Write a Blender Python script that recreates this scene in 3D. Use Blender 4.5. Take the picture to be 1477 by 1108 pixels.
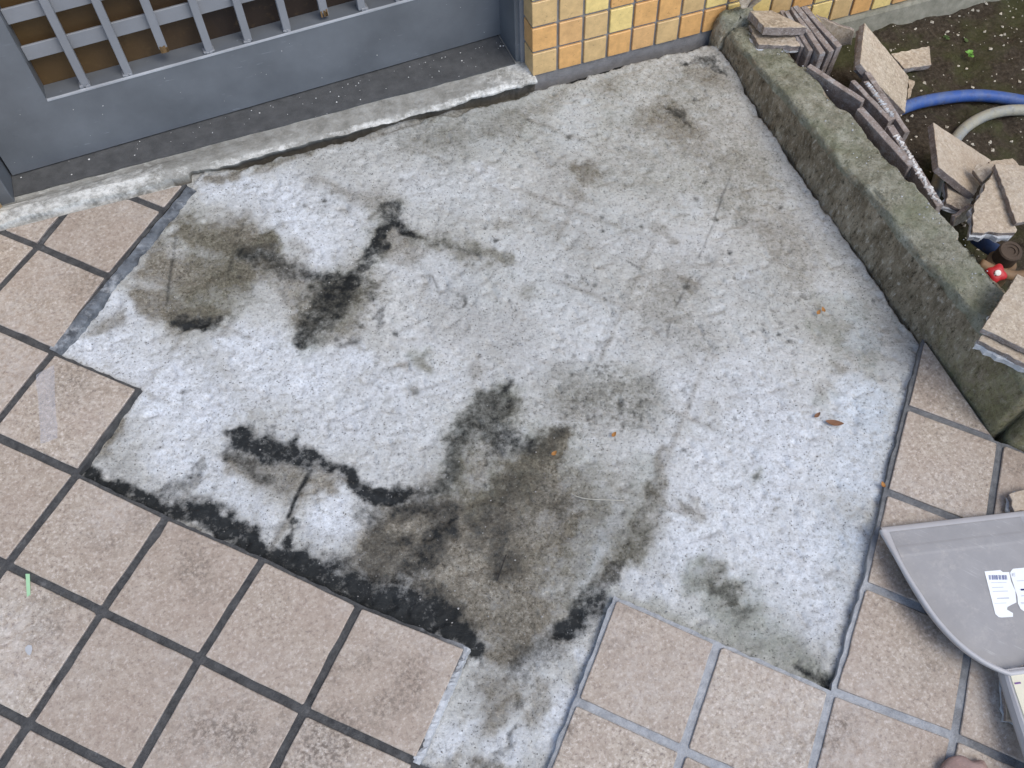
import bpy, bmesh, math, random
import numpy as np
from mathutils import Matrix, Vector

# ------------------------------------------------------------------ clearing, camera, world, sun, exposure
for o in list(bpy.data.objects):
    bpy.data.objects.remove(o, do_unlink=True)
scene = bpy.context.scene
COL = scene.collection
CAM_LOC = [-0.5669, -1.2123, 1.2344]
CAM_AXES = [[0.93052, -0.364319, 0.037465], [0.298576, 0.813866, 0.498473], [-0.212094, -0.452653, 0.866095]]
LENS = 33.437

cam_data = bpy.data.cameras.new('camera')
cam = bpy.data.objects.new('camera', cam_data)
COL.objects.link(cam)
_r, _u, _b = (Vector(a) for a in CAM_AXES)
_m = Matrix((( _r.x, _u.x, _b.x, CAM_LOC[0]), (_r.y, _u.y, _b.y, CAM_LOC[1]), (_r.z, _u.z, _b.z, CAM_LOC[2]), (0, 0, 0, 1)))
cam.matrix_world = _m
cam_data.sensor_fit = 'HORIZONTAL'
cam_data.sensor_width = 36.0
cam_data.lens = LENS
cam_data.clip_start = 0.02
cam_data.clip_end = 300.0
scene.camera = cam

SUN_DIR = Vector((0.22, -0.45, 0.86)).normalized()      # towards the sun
world = bpy.data.worlds.new('World')
scene.world = world
world.use_nodes = True
wn = world.node_tree.nodes
wl = world.node_tree.links
sky = wn.new('ShaderNodeTexSky')
sky.sky_type = 'NISHITA'
sky.sun_disc = False
sky.sun_elevation = math.asin(SUN_DIR.z)
sky.sun_rotation = math.atan2(SUN_DIR.x, SUN_DIR.y)
sky.air_density = 1.0
sky.dust_density = 1.6
sky.ozone_density = 0.4
bg = wn['Background']
wl.new(sky.outputs['Color'], bg.inputs['Color'])
bg.inputs['Strength'].default_value = 0.15
sd = bpy.data.lights.new('sun', 'SUN')
sd.energy = 1.25
sd.angle = math.radians(34)
sd.color = (1.0, 0.965, 0.88)
sun = bpy.data.objects.new('sun', sd)
COL.objects.link(sun)
sun.rotation_euler = SUN_DIR.to_track_quat('Z', 'Y').to_euler()
scene.view_settings.view_transform = 'Standard'
scene.view_settings.look = 'None'
scene.view_settings.gamma = 1.0
scene.view_settings.use_curve_mapping = False
scene.view_settings.exposure = 0.64

# ------------------------------------------------------------------ measured places, in metres
WALL_ORIGIN = [0.0034, 0.0108, 0.0]
WALL_AXES = [[0.999152, 0.003207, 0.041053], [0.0, 0.996962, -0.077884], [-0.041178, 0.077818, 0.996117]]
GRID = {(-7, -1): [-1.7373, 0.1464], (-7, 0): [-1.6313, 0.2525], (-7, 1): [-1.5252, 0.3585], (-6, -2): [-1.7373, -0.0657], (-6, -1): [-1.6313, 0.0403], (-6, 0): [-1.5252, 0.1464], (-6, 1): [-1.4191, 0.2525], (-6, 2): [-1.3131, 0.3585], (-5, -3): [-1.7373, -0.2778], (-5, -2): [-1.6312, -0.1718], (-5, -1): [-1.5252, -0.0657], (-5, 0): [-1.4191, 0.0403], (-5, 1): [-1.313, 0.1464], (-5, 2): [-1.2069, 0.2524], (-5, 3): [-1.1009, 0.3585], (-4, -4): [-1.7373, -0.49], (-4, -3): [-1.6312, -0.3839], (-4, -2): [-1.5251, -0.2778], (-4, -1): [-1.419, -0.1718], (-4, 0): [-1.3129, -0.0658], (-4, 1): [-1.2067, 0.0402], (-4, 2): [-1.1005, 0.1461], (-4, 3): [-0.9948, 0.2524], (-4, 4): [-0.889, 0.3586], (-3, -5): [-1.7373, -0.7021], (-3, -4): [-1.6312, -0.596], (-3, -3): [-1.5251, -0.4899], (-3, -2): [-1.419, -0.3838], (-3, -1): [-1.3129, -0.2778], (-3, 0): [-1.2067, -0.1719], (-3, 1): [-1.1, -0.0664], (-3, 2): [-0.9929, 0.0389], (-3, 3): [-0.8883, 0.146], (-3, 4): [-0.7832, 0.2528], (-3, 5): [-0.6771, 0.3588], (-2, -6): [-1.7373, -0.9142], (-2, -5): [-1.6312, -0.8081], (-2, -4): [-1.5251, -0.702], (-2, -3): [-1.419, -0.5959], (-2, -2): [-1.3128, -0.4897], (-2, -1): [-1.2066, -0.3837], (-2, 0): [-1.1005, -0.2779], (-2, 1): [-0.9939, -0.1724], (-2, 2): [-0.8842, -0.0691], (-2, 3): [-0.7836, 0.0409], (-2, 4): [-0.6784, 0.1476], (-2, 5): [-0.5715, 0.2531], (-2, 6): [-0.465, 0.3588], (-1, -7): [-1.7373, -1.1264], (-1, -6): [-1.6312, -1.0203], (-1, -5): [-1.5251, -0.9142], (-1, -4): [-1.419, -0.8081], (-1, -3): [-1.3128, -0.7019], (-1, -2): [-1.2065, -0.5954], (-1, -1): [-1.1002, -0.4892], (-1, 0): [-0.994, -0.3841], (-1, 1): [-0.8882, -0.2785], (-1, 2): [-0.789, -0.1672], (-1, 3): [-0.6818, -0.0622], (-1, 4): [-0.5739, 0.0426], (-1, 5): [-0.4657, 0.1472], (-1, 6): [-0.359, 0.2528], (-1, 7): [-0.2527, 0.3587], (0, -8): [-1.7373, -1.3385], (0, -7): [-1.6313, -1.2324], (0, -6): [-1.5252, -1.1264], (0, -5): [-1.419, -1.0203], (0, -4): [-1.3128, -0.9141], (0, -3): [-1.2065, -0.8081], (0, -2): [-1.1003, -0.7015], (0, -1): [-0.9942, -0.5937], (0, 0): [-0.8865, -0.4912], (0, 1): [-0.7807, -0.3841], (0, 2): [-0.6781, -0.2765], (0, 3): [-0.5737, -0.1696], (0, 4): [-0.4667, -0.0642], (0, 5): [-0.3594, 0.041], (0, 6): [-0.2529, 0.1467], (0, 7): [-0.1466, 0.2526], (0, 8): [-0.0404, 0.3586], (1, -8): [-1.6313, -1.4446], (1, -7): [-1.5252, -1.3385], (1, -6): [-1.4191, -1.2324], (1, -5): [-1.313, -1.1263], (1, -4): [-1.2068, -1.0202], (1, -3): [-1.1003, -0.9145], (1, -2): [-0.9937, -0.8092], (1, -1): [-0.888, -0.7006], (1, 0): [-0.7838, -0.5981], (1, 1): [-0.6763, -0.4904], (1, 2): [-0.5708, -0.3836], (1, 3): [-0.4654, -0.2772], (1, 4): [-0.3594, -0.1712], (1, 5): [-0.253, -0.0654], (1, 6): [-0.1467, 0.0405], (1, 7): [-0.0405, 0.1465], (1, 8): [0.0656, 0.2525], (2, -8): [-1.5252, -1.5507], (2, -7): [-1.4191, -1.4446], (2, -6): [-1.313, -1.3385], (2, -5): [-1.2069, -1.2324], (2, -4): [-1.1007, -1.1263], (2, -3): [-0.9946, -1.0201], (2, -2): [-0.8888, -0.9132], (2, -1): [-0.7844, -0.8038], (2, 0): [-0.676, -0.7021], (2, 1): [-0.5707, -0.5961], (2, 2): [-0.4647, -0.4899], (2, 3): [-0.3588, -0.3837], (2, 4): [-0.2528, -0.2776], (2, 5): [-0.1467, -0.1716], (2, 6): [-0.0405, -0.0656], (2, 7): [0.0656, 0.0404], (2, 8): [0.1717, 0.1464], (3, -8): [-1.4191, -1.6567], (3, -7): [-1.3131, -1.5507], (3, -6): [-1.207, -1.4446], (3, -5): [-1.1009, -1.3385], (3, -4): [-0.9947, -1.2324], (3, -3): [-0.8885, -1.1261], (3, -2): [-0.7826, -1.0198], (3, -1): [-0.6773, -0.9139], (3, 0): [-0.5737, -0.8088], (3, 1): [-0.4651, -0.7022], (3, 2): [-0.3587, -0.5962], (3, 3): [-0.2527, -0.4901], (3, 4): [-0.1466, -0.3839], (3, 5): [-0.0405, -0.2778], (3, 6): [0.0656, -0.1717], (3, 7): [0.1717, -0.0657], (3, 8): [0.2778, 0.0404], (4, -8): [-1.3131, -1.7628], (4, -7): [-1.207, -1.6567], (4, -6): [-1.1009, -1.5507], (4, -5): [-0.9948, -1.4446], (4, -4): [-0.8886, -1.3385], (4, -3): [-0.7823, -1.2325], (4, -2): [-0.6749, -1.1268], (4, -1): [-0.5661, -1.0217], (4, 0): [-0.4598, -0.9123], (4, 1): [-0.3583, -0.8085], (4, 2): [-0.2531, -0.7027], (4, 3): [-0.1468, -0.5963], (4, 4): [-0.0406, -0.49], (4, 5): [0.0656, -0.3839], (4, 6): [0.1717, -0.2778], (4, 7): [0.2778, -0.1717], (4, 8): [0.3839, -0.0657], (5, -8): [-1.207, -1.8689], (5, -7): [-1.1009, -1.7628], (5, -6): [-0.9949, -1.6568], (5, -5): [-0.8888, -1.5507], (5, -4): [-0.7826, -1.4447], (5, -3): [-0.6763, -1.3387], (5, -2): [-0.5697, -1.2329], (5, -1): [-0.4636, -1.1272], (5, 0): [-0.3587, -1.0224], (5, 1): [-0.2546, -0.9164], (5, 2): [-0.1479, -0.8094], (5, 3): [-0.0408, -0.7025], (5, 4): [0.0655, -0.596], (5, 5): [0.1716, -0.4897], (5, 6): [0.2777, -0.3837], (5, 7): [0.3838, -0.2777], (5, 8): [0.4899, -0.1717], (6, -8): [-1.101, -1.975], (6, -7): [-0.9949, -1.8689], (6, -6): [-0.8888, -1.7628], (6, -5): [-0.7827, -1.6568], (6, -4): [-0.6767, -1.5508], (6, -3): [-0.5706, -1.4448], (6, -2): [-0.4647, -1.3389], (6, -1): [-0.36, -1.2327], (6, 0): [-0.256, -1.1256], (6, 1): [-0.1518, -1.0217], (6, 2): [-0.0413, -0.9156], (6, 3): [0.066, -0.8083], (6, 4): [0.1717, -0.7015], (6, 5): [0.2776, -0.5953], (6, 6): [0.3837, -0.4895], (6, 7): [0.4898, -0.3837], (6, 8): [0.596, -0.2777], (7, -8): [-0.9949, -2.081], (7, -7): [-0.8888, -1.975], (7, -6): [-0.7828, -1.8689], (7, -5): [-0.6767, -1.7629], (7, -4): [-0.5706, -1.6569], (7, -3): [-0.4647, -1.5509], (7, -2): [-0.3589, -1.445], (7, -1): [-0.2535, -1.3391], (7, 0): [-0.1484, -1.2337], (7, 1): [-0.0447, -1.1297], (7, 2): [0.0691, -1.0223], (7, 3): [0.1727, -0.9141], (7, 4): [0.2779, -0.8072], (7, 5): [0.3833, -0.7006], (7, 6): [0.4895, -0.5952], (7, 7): [0.5958, -0.4896], (7, 8): [0.702, -0.3837], (8, -7): [-0.7828, -2.081], (8, -6): [-0.6767, -1.975], (8, -5): [-0.5706, -1.8689], (8, -4): [-0.4646, -1.7629], (8, -3): [-0.3586, -1.657], (8, -2): [-0.2525, -1.5511], (8, -1): [-0.1463, -1.4454], (8, 0): [-0.0381, -1.3401], (8, 1): [0.0727, -1.2345], (8, 2): [0.1741, -1.1277], (8, 3): [0.2773, -1.0188], (8, 4): [0.3798, -0.9082], (8, 5): [0.4879, -0.8048], (8, 6): [0.5953, -0.7009], (8, 7): [0.7018, -0.5956], (8, 8): [0.8081, -0.4898], (9, -6): [-0.5706, -2.081], (9, -5): [-0.4646, -1.975], (9, -4): [-0.3585, -1.869], (9, -3): [-0.2524, -1.763], (9, -2): [-0.1463, -1.6571], (9, -1): [-0.0399, -1.5513], (9, 0): [0.0677, -1.4457], (9, 1): [0.1754, -1.3399], (9, 2): [0.2795, -1.2331], (9, 3): [0.3833, -1.125], (9, 4): [0.4877, -1.0168], (9, 5): [0.5945, -0.9119], (9, 6): [0.7015, -0.8072], (9, 7): [0.8079, -0.7017], (9, 8): [0.9141, -0.5959], (10, -5): [-0.3585, -2.0811], (10, -4): [-0.2524, -1.975], (10, -3): [-0.1464, -1.869], (10, -2): [-0.0402, -1.763], (10, -1): [0.0661, -1.6571], (10, 0): [0.1725, -1.5512], (10, 1): [0.2789, -1.4451], (10, 2): [0.3845, -1.3387], (10, 3): [0.4898, -1.2319], (10, 4): [0.5954, -1.1253], (10, 5): [0.7015, -1.0194], (10, 6): [0.8079, -0.9137], (10, 7): [0.9141, -0.8079], (10, 8): [1.0202, -0.702], (11, -4): [-0.1464, -2.0811], (11, -3): [-0.0403, -1.975], (11, -2): [0.0658, -1.869], (11, -1): [0.172, -1.763], (11, 0): [0.2781, -1.657], (11, 1): [0.3842, -1.5509], (11, 2): [0.4902, -1.4446], (11, 3): [0.596, -1.3383], (11, 4): [0.702, -1.2321], (11, 5): [0.808, -1.126], (11, 6): [0.9141, -1.0201], (11, 7): [1.0202, -0.9141], (11, 8): [1.1263, -0.8081], (12, -3): [0.0658, -2.0811], (12, -2): [0.1719, -1.975], (12, -1): [0.278, -1.869], (12, 0): [0.384, -1.7629], (12, 1): [0.4901, -1.6568], (12, 2): [0.5961, -1.5507], (12, 3): [0.7021, -1.4445], (12, 4): [0.8081, -1.3384], (12, 5): [0.9142, -1.2323], (12, 6): [1.0203, -1.1263], (12, 7): [1.1263, -1.0203], (12, 8): [1.2324, -0.9142], (13, -2): [0.2779, -2.0811], (13, -1): [0.384, -1.975], (13, 0): [0.4901, -1.8689], (13, 1): [0.5961, -1.7628], (13, 2): [0.7022, -1.6567], (13, 3): [0.8082, -1.5506], (13, 4): [0.9143, -1.4446], (13, 5): [1.0203, -1.3385], (13, 6): [1.1264, -1.2324], (13, 7): [1.2324, -1.1264], (13, 8): [1.3385, -1.0203], (14, -1): [0.49, -2.081], (14, 0): [0.5961, -1.975], (14, 1): [0.7022, -1.8689], (14, 2): [0.8082, -1.7628], (14, 3): [0.9143, -1.6567], (14, 4): [1.0203, -1.5507], (14, 5): [1.1264, -1.4446], (14, 6): [1.2325, -1.3385], (14, 7): [1.3385, -1.2325], (14, 8): [1.4446, -1.1264]}
STAINS = [
 ('dark', 1.0, [(-0.88, -0.472, 0.0097), (-0.816, -0.546, 0.0095), (-0.775, -0.579, 0.0171), (-0.712, -0.643, 0.0132), (-0.659, -0.7, 0.0168), (-0.62, -0.735, 0.0279), (-0.568, -0.786, 0.0332), (-0.524, -0.833, 0.0293), (-0.481, -0.874, 0.0237), (-0.455, -0.903, 0.0109)]),
 ('dark', 0.55, [(-0.78, -0.559, 0.0134), (-0.736, -0.556, 0.0077), (-0.713, -0.519, 0.0049)]),
 ('dark', 0.95, [(-0.674, -0.489, 0.007), (-0.659, -0.509, 0.0179), (-0.624, -0.543, 0.0198), (-0.587, -0.577, 0.0148), (-0.55, -0.61, 0.0108), (-0.514, -0.644, 0.0127), (-0.487, -0.672, 0.0156)]),
 ('dark', 0.6, [(-0.68, -0.525, 0.0138), (-0.644, -0.585, 0.0117)]),
 ('brown', 0.55, [(-0.68, -0.548, 0.0215), (-0.63, -0.59, 0.0214), (-0.578, -0.621, 0.0136)]),
 ('dark', 0.8, [(-0.583, -0.594, 0.0039), (-0.606, -0.617, 0.0029), (-0.632, -0.651, 0.0029), (-0.654, -0.691, 0.0066)]),
 ('dark', 0.68, [(-0.491, -0.667, 0.0146), (-0.453, -0.692, 0.0195), (-0.412, -0.671, 0.0158), (-0.373, -0.633, 0.0181), (-0.333, -0.608, 0.0266), (-0.289, -0.584, 0.0208), (-0.265, -0.562, 0.0094)]),
 ('olive', 0.7, [(-0.413, -0.682, 0.0236), (-0.363, -0.63, 0.0262), (-0.323, -0.609, 0.0348), (-0.281, -0.581, 0.025)]),
 ('brown', 0.4, [(-0.336, -0.616, 0.0306), (-0.295, -0.594, 0.0248)]),
 ('dark', 0.7, [(-0.332, -0.605, 0.0184), (-0.304, -0.658, 0.0162), (-0.279, -0.686, 0.0121)]),
 ('dark', 0.75, [(-0.473, -0.705, 0.0212), (-0.432, -0.736, 0.0231), (-0.474, -0.769, 0.017), (-0.518, -0.784, 0.0224)]),
 ('dark', 0.5, [(-0.375, -0.747, 0.0233), (-0.334, -0.762, 0.0233), (-0.36, -0.802, 0.0153), (-0.387, -0.834, 0.0113)]),
 ('dark', 0.45, [(-0.256, -0.688, 0.0162), (-0.226, -0.669, 0.0102)]),
 ('dark', 0.85, [(-0.337, -0.153, 0.0082), (-0.337, -0.193, 0.015), (-0.368, -0.229, 0.008), (-0.411, -0.269, 0.0078), (-0.453, -0.295, 0.0187)]),
 ('dark', 0.72, [(-0.453, -0.295, 0.022), (-0.485, -0.326, 0.0195), (-0.529, -0.365, 0.0213), (-0.549, -0.381, 0.0116)]),
 ('olive', 0.6, [(-0.443, -0.298, 0.033), (-0.488, -0.339, 0.0324), (-0.532, -0.378, 0.0254)]),
 ('olive', 0.5, [(-0.338, -0.169, 0.0232), (-0.369, -0.228, 0.0159), (-0.412, -0.273, 0.0156)]),
 ('dark', 0.75, [(-0.34, -0.192, 0.0138), (-0.307, -0.233, 0.008)]),
 ('dark', 0.4, [(-0.307, -0.233, 0.0069), (-0.27, -0.274, 0.0046), (-0.224, -0.312, 0.0034)]),
 ('olive', 0.5, [(-0.305, -0.236, 0.0137), (-0.252, -0.29, 0.0137), (-0.191, -0.338, 0.0113)]),
 ('brown', 0.4, [(-0.305, -0.236, 0.016), (-0.253, -0.293, 0.0136), (-0.191, -0.338, 0.0091)]),
 ('dark', 0.6, [(-0.451, -0.288, 0.0165), (-0.52, -0.249, 0.0143), (-0.549, -0.205, 0.0155), (-0.582, -0.178, 0.0111)]),
 ('brown', 0.6, [(-0.445, -0.305, 0.0285), (-0.522, -0.34, 0.0279), (-0.519, -0.286, 0.0218), (-0.543, -0.226, 0.0221)]),
 ('dark', 0.6, [(-0.426, -0.319, 0.0099), (-0.424, -0.341, 0.0055)]),
 ('brown', 0.4, [(-0.345, -0.15, 0.0256), (-0.381, -0.13, 0.0116), (-0.42, -0.099, 0.007)]),
 ('brown', 0.8, [(-0.673, -0.104, 0.0157), (-0.597, -0.147, 0.0358), (-0.536, -0.176, 0.0179)]),
 ('brown', 0.75, [(-0.72, -0.17, 0.024), (-0.645, -0.211, 0.0458), (-0.577, -0.228, 0.0285)]),
 ('brown', 0.75, [(-0.756, -0.217, 0.0171), (-0.695, -0.267, 0.0255), (-0.661, -0.283, 0.017)]),
 ('dark', 0.8, [(-0.693, -0.281, 0.0095), (-0.675, -0.298, 0.0127), (-0.653, -0.296, 0.0053)]),
 ('dark', 0.55, [(-0.569, -0.172, 0.0156), (-0.546, -0.195, 0.0134)]),
 ('olive', 0.6, [(-0.539, -0.167, 0.0202), (-0.526, -0.183, 0.0112)]),
 ('brown', 0.9, [(-0.473, -0.737, 0.0477), (-0.398, -0.755, 0.053), (-0.333, -0.746, 0.0489), (-0.27, -0.724, 0.0339), (-0.228, -0.68, 0.0163)]),
 ('brown', 0.85, [(-0.46, -0.816, 0.0429), (-0.405, -0.827, 0.062), (-0.341, -0.819, 0.0476), (-0.29, -0.796, 0.033)]),
 ('brown', 0.85, [(-0.421, -0.872, 0.0369), (-0.373, -0.9, 0.0313), (-0.421, -0.921, 0.0236)]),
 ('brown', 0.5, [(-0.295, -0.858, 0.0285), (-0.331, -0.896, 0.0279)]),
 ('brown', 0.55, [(-0.476, -0.993, 0.0175), (-0.443, -0.979, 0.0194), (-0.453, -0.956, 0.0178)]),
 ('brown', 0.45, [(-0.432, -1.023, 0.0122), (-0.406, -0.993, 0.0142)]),
 ('brown', 0.5, [(-0.493, -1.039, 0.0103), (-0.472, -1.056, 0.0102)]),
 ('brown', 0.4, [(-0.535, -1.03, 0.0085), (-0.521, -1.028, 0.0068)]),
 ('dark', 0.45, [(-0.495, -1.043, 0.006), (-0.449, -1.03, 0.0035)]),
 ('dark', 0.45, [(-0.428, -1.002, 0.0044), (-0.42, -0.998, 0.0044)]),
 ('dark', 0.85, [(-0.253, -0.917, 0.0075), (-0.274, -0.917, 0.0149), (-0.305, -0.924, 0.0185), (-0.332, -0.933, 0.0129)]),
 ('dark', 0.6, [(-0.216, -0.879, 0.0115), (-0.252, -0.9, 0.0151), (-0.284, -0.903, 0.0169)]),
 ('dark', 0.55, [(-0.416, -0.947, 0.0198), (-0.383, -0.95, 0.0163), (-0.343, -0.936, 0.0128)]),
 ('dark', 0.3, [(-0.339, -0.71, 0.0198), (-0.302, -0.723, 0.0238), (-0.273, -0.757, 0.0197)]),
 ('brown', 0.5, [(-0.24, -0.887, 0.019), (-0.211, -0.868, 0.0211), (-0.167, -0.831, 0.0196), (-0.132, -0.793, 0.015), (-0.093, -0.742, 0.0082)]),
 ('dark', 0.22, [(-0.211, -0.868, 0.0096), (-0.167, -0.831, 0.0108), (-0.131, -0.787, 0.008)]),
 ('brown', 0.45, [(-0.109, -0.835, 0.0099), (-0.104, -0.848, 0.0059)]),
 ('dark', 0.35, [(-0.109, -0.824, 0.006), (-0.106, -0.84, 0.0049)]),
 ('olive', 0.5, [(-0.296, -0.679, 0.0302), (-0.249, -0.673, 0.0264), (-0.289, -0.717, 0.0299)]),
 ('olive', 0.75, [(-0.125, -0.922, 0.0134), (-0.121, -0.965, 0.0227), (-0.104, -1.022, 0.0298), (-0.07, -1.074, 0.0239), (-0.039, -1.119, 0.0128)]),
 ('olive', 0.5, [(-0.241, -0.922, 0.0094), (-0.204, -0.954, 0.0131), (-0.169, -0.987, 0.0167), (-0.13, -1.031, 0.0221)]),
 ('dark', 0.4, [(-0.117, -0.948, 0.0095), (-0.112, -0.978, 0.0085), (-0.119, -0.996, 0.0037)]),
 ('brown', 0.35, [(-0.114, -0.942, 0.0134), (-0.112, -0.968, 0.0095)]),
 ('olive', 0.4, [(-0.081, -0.97, 0.0114)]),
 ('olive', 0.35, [(-0.05, -0.982, 0.0076)]),
 ('brown', 0.6, [(0.192, -0.147, 0.038), (0.219, -0.178, 0.0278)]),
 ('brown', 0.45, [(0.172, -0.117, 0.0178), (0.222, -0.215, 0.0325)]),
 ('dark', 0.6, [(0.201, -0.139, 0.0051), (0.216, -0.159, 0.0089), (0.217, -0.169, 0.0051)]),
 ('brown', 0.35, [(0.234, -0.246, 0.0299), (0.281, -0.288, 0.0248)]),
 ('brown', 0.25, [(0.273, -0.328, 0.0319), (0.269, -0.385, 0.0241)]),
 ('brown', 0.55, [(0.023, -0.189, 0.0171), (0.017, -0.212, 0.0194)]),
 ('brown', 0.4, [(-0.019, -0.241, 0.0168), (-0.016, -0.259, 0.0143)]),
 ('brown', 0.3, [(0.12, -0.048, 0.0257)]),
 ('olive', 0.4, [(-0.017, -0.11, 0.0112)]),
 ('brown', 0.4, [(0.233, -0.474, 0.014), (0.233, -0.497, 0.0093)]),
 ('brown', 0.35, [(0.238, -0.406, 0.0143), (0.234, -0.436, 0.0095)]),
 ('brown', 0.4, [(0.089, -0.36, 0.0106), (0.093, -0.398, 0.0093)]),
 ('olive', 0.4, [(0.013, -0.329, 0.0106)]),
 ('brown', 0.35, [(0.252, -0.354, 0.0146), (0.265, -0.342, 0.0098)]),
 ('olive', 0.55, [(0.221, -0.61, 0.009), (0.246, -0.633, 0.0224), (0.255, -0.671, 0.0133)]),
 ('olive', 0.5, [(0.277, -0.602, 0.025), (0.311, -0.621, 0.0205)]),
 ('olive', 0.45, [(0.231, -0.689, 0.0088)]),
 ('olive', 0.4, [(0.174, -0.748, 0.0096)]),
 ('olive', 0.35, [(0.195, -0.749, 0.0054)]),
 ('olive', 0.45, [(-0.17, -0.408, 0.0156)]),
 ('brown', 0.35, [(-0.174, -0.404, 0.0089)]),
 ('olive', 0.5, [(-0.394, -0.468, 0.0148), (-0.385, -0.491, 0.0094)]),
 ('brown', 0.45, [(-0.388, -0.483, 0.0105)]),
 ('brown', 0.4, [(-0.422, -0.471, 0.0063)]),
 ('dark', 0.7, [(0.016, -0.822, 0.0061)]),
 ('olive', 0.6, [(0.016, -0.822, 0.0102)]),
 ('dark', 0.6, [(0.071, -0.487, 0.0057)]),
 ('brown', 0.5, [(0.067, -0.482, 0.0102)]),
 ('dark', 0.55, [(0.17, -0.328, 0.0048)]),
 ('dark', 0.55, [(0.056, -0.349, 0.0035)]),
 ('dark', 0.55, [(-0.282, -0.39, 0.0066)]),
 ('dark', 0.55, [(-0.402, -0.524, 0.0052)]),
 ('dark', 0.55, [(0.148, -0.605, 0.0044)]),
 ('dark', 0.55, [(0.181, -0.602, 0.0034)]),
 ('dark', 0.55, [(0.179, -0.639, 0.0044)]),
 ('dark', 0.55, [(0.168, -0.622, 0.0033)]),
 ('dark', 0.55, [(0.202, -0.62, 0.0034)]),
 ('dark', 0.55, [(0.171, -0.449, 0.0047)]),
 ('dark', 0.55, [(-0.081, -0.414, 0.0034)]),
 ('dark', 0.55, [(-0.049, -0.403, 0.0034)]),
 ('dark', 0.55, [(-0.367, -0.221, 0.0034)]),
 ('dark', 0.55, [(-0.186, -0.294, 0.0046)]),
 ('dark', 0.55, [(-0.068, -0.434, 0.0045)]),
 ('dark', 0.55, [(-0.119, -0.644, 0.0052)]),
 ('dark', 0.55, [(-0.089, -0.654, 0.0032)]),
 ('dark', 0.55, [(-0.383, -0.641, 0.003)]),
 ('dark', 0.55, [(-0.358, -0.703, 0.0039)]),
 ('dark', 0.55, [(-0.259, -0.669, 0.0041)]),
 ('dark', 0.55, [(0.131, -0.445, 0.0046)]),
 ('dark', 0.55, [(0.182, -0.378, 0.0048)]),
 ('dark', 0.55, [(-0.463, -0.124, 0.0046)]),
 ('dark', 0.55, [(-0.445, -0.382, 0.0054)]),
 ('dark', 0.55, [(-0.488, -0.394, 0.0042)]),
 ('dark', 0.55, [(-0.267, -0.265, 0.0034)]),
 ('dark', 0.55, [(-0.322, -0.32, 0.0033)]),
 ('dark', 0.55, [(-0.399, -0.413, 0.0043)]),
 ('dark', 0.55, [(0.017, -0.126, 0.005)]),
 ('dark', 0.55, [(0.101, -0.181, 0.005)]),
 ('dark', 0.55, [(-0.037, -0.062, 0.0063)]),
 ('dark', 0.55, [(0.269, -0.122, 0.0052)]),
 ('dark', 0.55, [(-0.195, -0.267, 0.0035)]),
 ('dark', 0.55, [(0.183, -0.575, 0.0045)]),
 ('dark', 0.55, [(0.245, -0.568, 0.0057)]),
 ('dark', 0.55, [(0.154, -0.499, 0.0034)]),
 ('dark', 0.55, [(-0.421, -0.377, 0.0076)]),
 ('dark', 0.55, [(-0.474, -0.405, 0.0085)]),
 ('dark', 0.5283177479479938, [(-0.192, -0.81, 0.0034)]),
 ('dark', 0.26015182989926516, [(-0.15, -0.988, 0.0024)]),
 ('dark', 0.5653151721127179, [(0.164, -0.852, 0.0019)]),
 ('dark', 0.44031630073257566, [(-0.148, -0.268, 0.0032)]),
 ('dark', 0.3478188281038886, [(-0.652, -0.048, 0.0039)]),
 ('dark', 0.5290014470009216, [(0.249, -0.287, 0.0023)]),
 ('dark', 0.25062120177088715, [(0.089, -0.182, 0.0041)]),
 ('dark', 0.5938473880890738, [(-0.43, -0.125, 0.0039)]),
 ('dark', 0.4387282141047837, [(-0.562, -0.864, 0.0027)]),
 ('dark', 0.4917246793874179, [(-0.632, -0.821, 0.0032)]),
 ('dark', 0.37641647715283444, [(0.311, -0.501, 0.0023)]),
 ('dark', 0.35547568526931184, [(-0.451, 0.1, 0.0034)]),
 ('dark', 0.3682639015697528, [(-0.763, -0.536, 0.0021)]),
 ('dark', 0.3605275870462554, [(0.122, -0.655, 0.0028)]),
 ('dark', 0.5912848471004823, [(0.241, -0.128, 0.0021)]),
 ('dark', 0.25632363738248554, [(-0.111, -0.936, 0.003)]),
 ('dark', 0.25317743538683496, [(-0.386, -0.575, 0.0017)]),
 ('dark', 0.31878258467955284, [(-0.656, -0.824, 0.0028)]),
 ('dark', 0.37053363456855415, [(0.015, -1.068, 0.0022)]),
 ('dark', 0.2878185041726915, [(-0.297, -0.803, 0.003)]),
 ('dark', 0.26282105297998964, [(-0.073, -0.963, 0.0033)]),
 ('dark', 0.4637896383324185, [(-0.599, -0.227, 0.0038)]),
 ('dark', 0.4408004129843836, [(-0.509, -0.854, 0.002)]),
 ('dark', 0.2773686812772007, [(-0.293, -0.121, 0.0022)]),
 ('dark', 0.30653531254861566, [(-0.221, -1.023, 0.0015)]),
 ('dark', 0.3920608074302917, [(0.271, -0.769, 0.0022)]),
 ('dark', 0.4094827855217327, [(-0.25, -0.867, 0.0023)]),
 ('dark', 0.26145242698924653, [(-0.757, -0.753, 0.0023)]),
 ('dark', 0.5060825481818367, [(0.357, -0.282, 0.0044)]),
 ('dark', 0.28732071339404064, [(-0.202, -0.85, 0.0024)]),
 ('dark', 0.3531845241741899, [(-0.661, -0.728, 0.0023)]),
 ('dark', 0.5916026494113208, [(0.119, -1.029, 0.0024)]),
 ('dark', 0.41766485755080307, [(-0.316, -0.752, 0.0021)]),
 ('dark', 0.38195026172488367, [(-0.177, -0.118, 0.0043)]),
 ('dark', 0.42476285773314254, [(0.192, -0.84, 0.0024)]),
 ('dark', 0.5237066398697732, [(-0.583, -0.146, 0.0037)]),
 ('dark', 0.5212143322415246, [(-0.453, -0.754, 0.0029)]),
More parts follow.
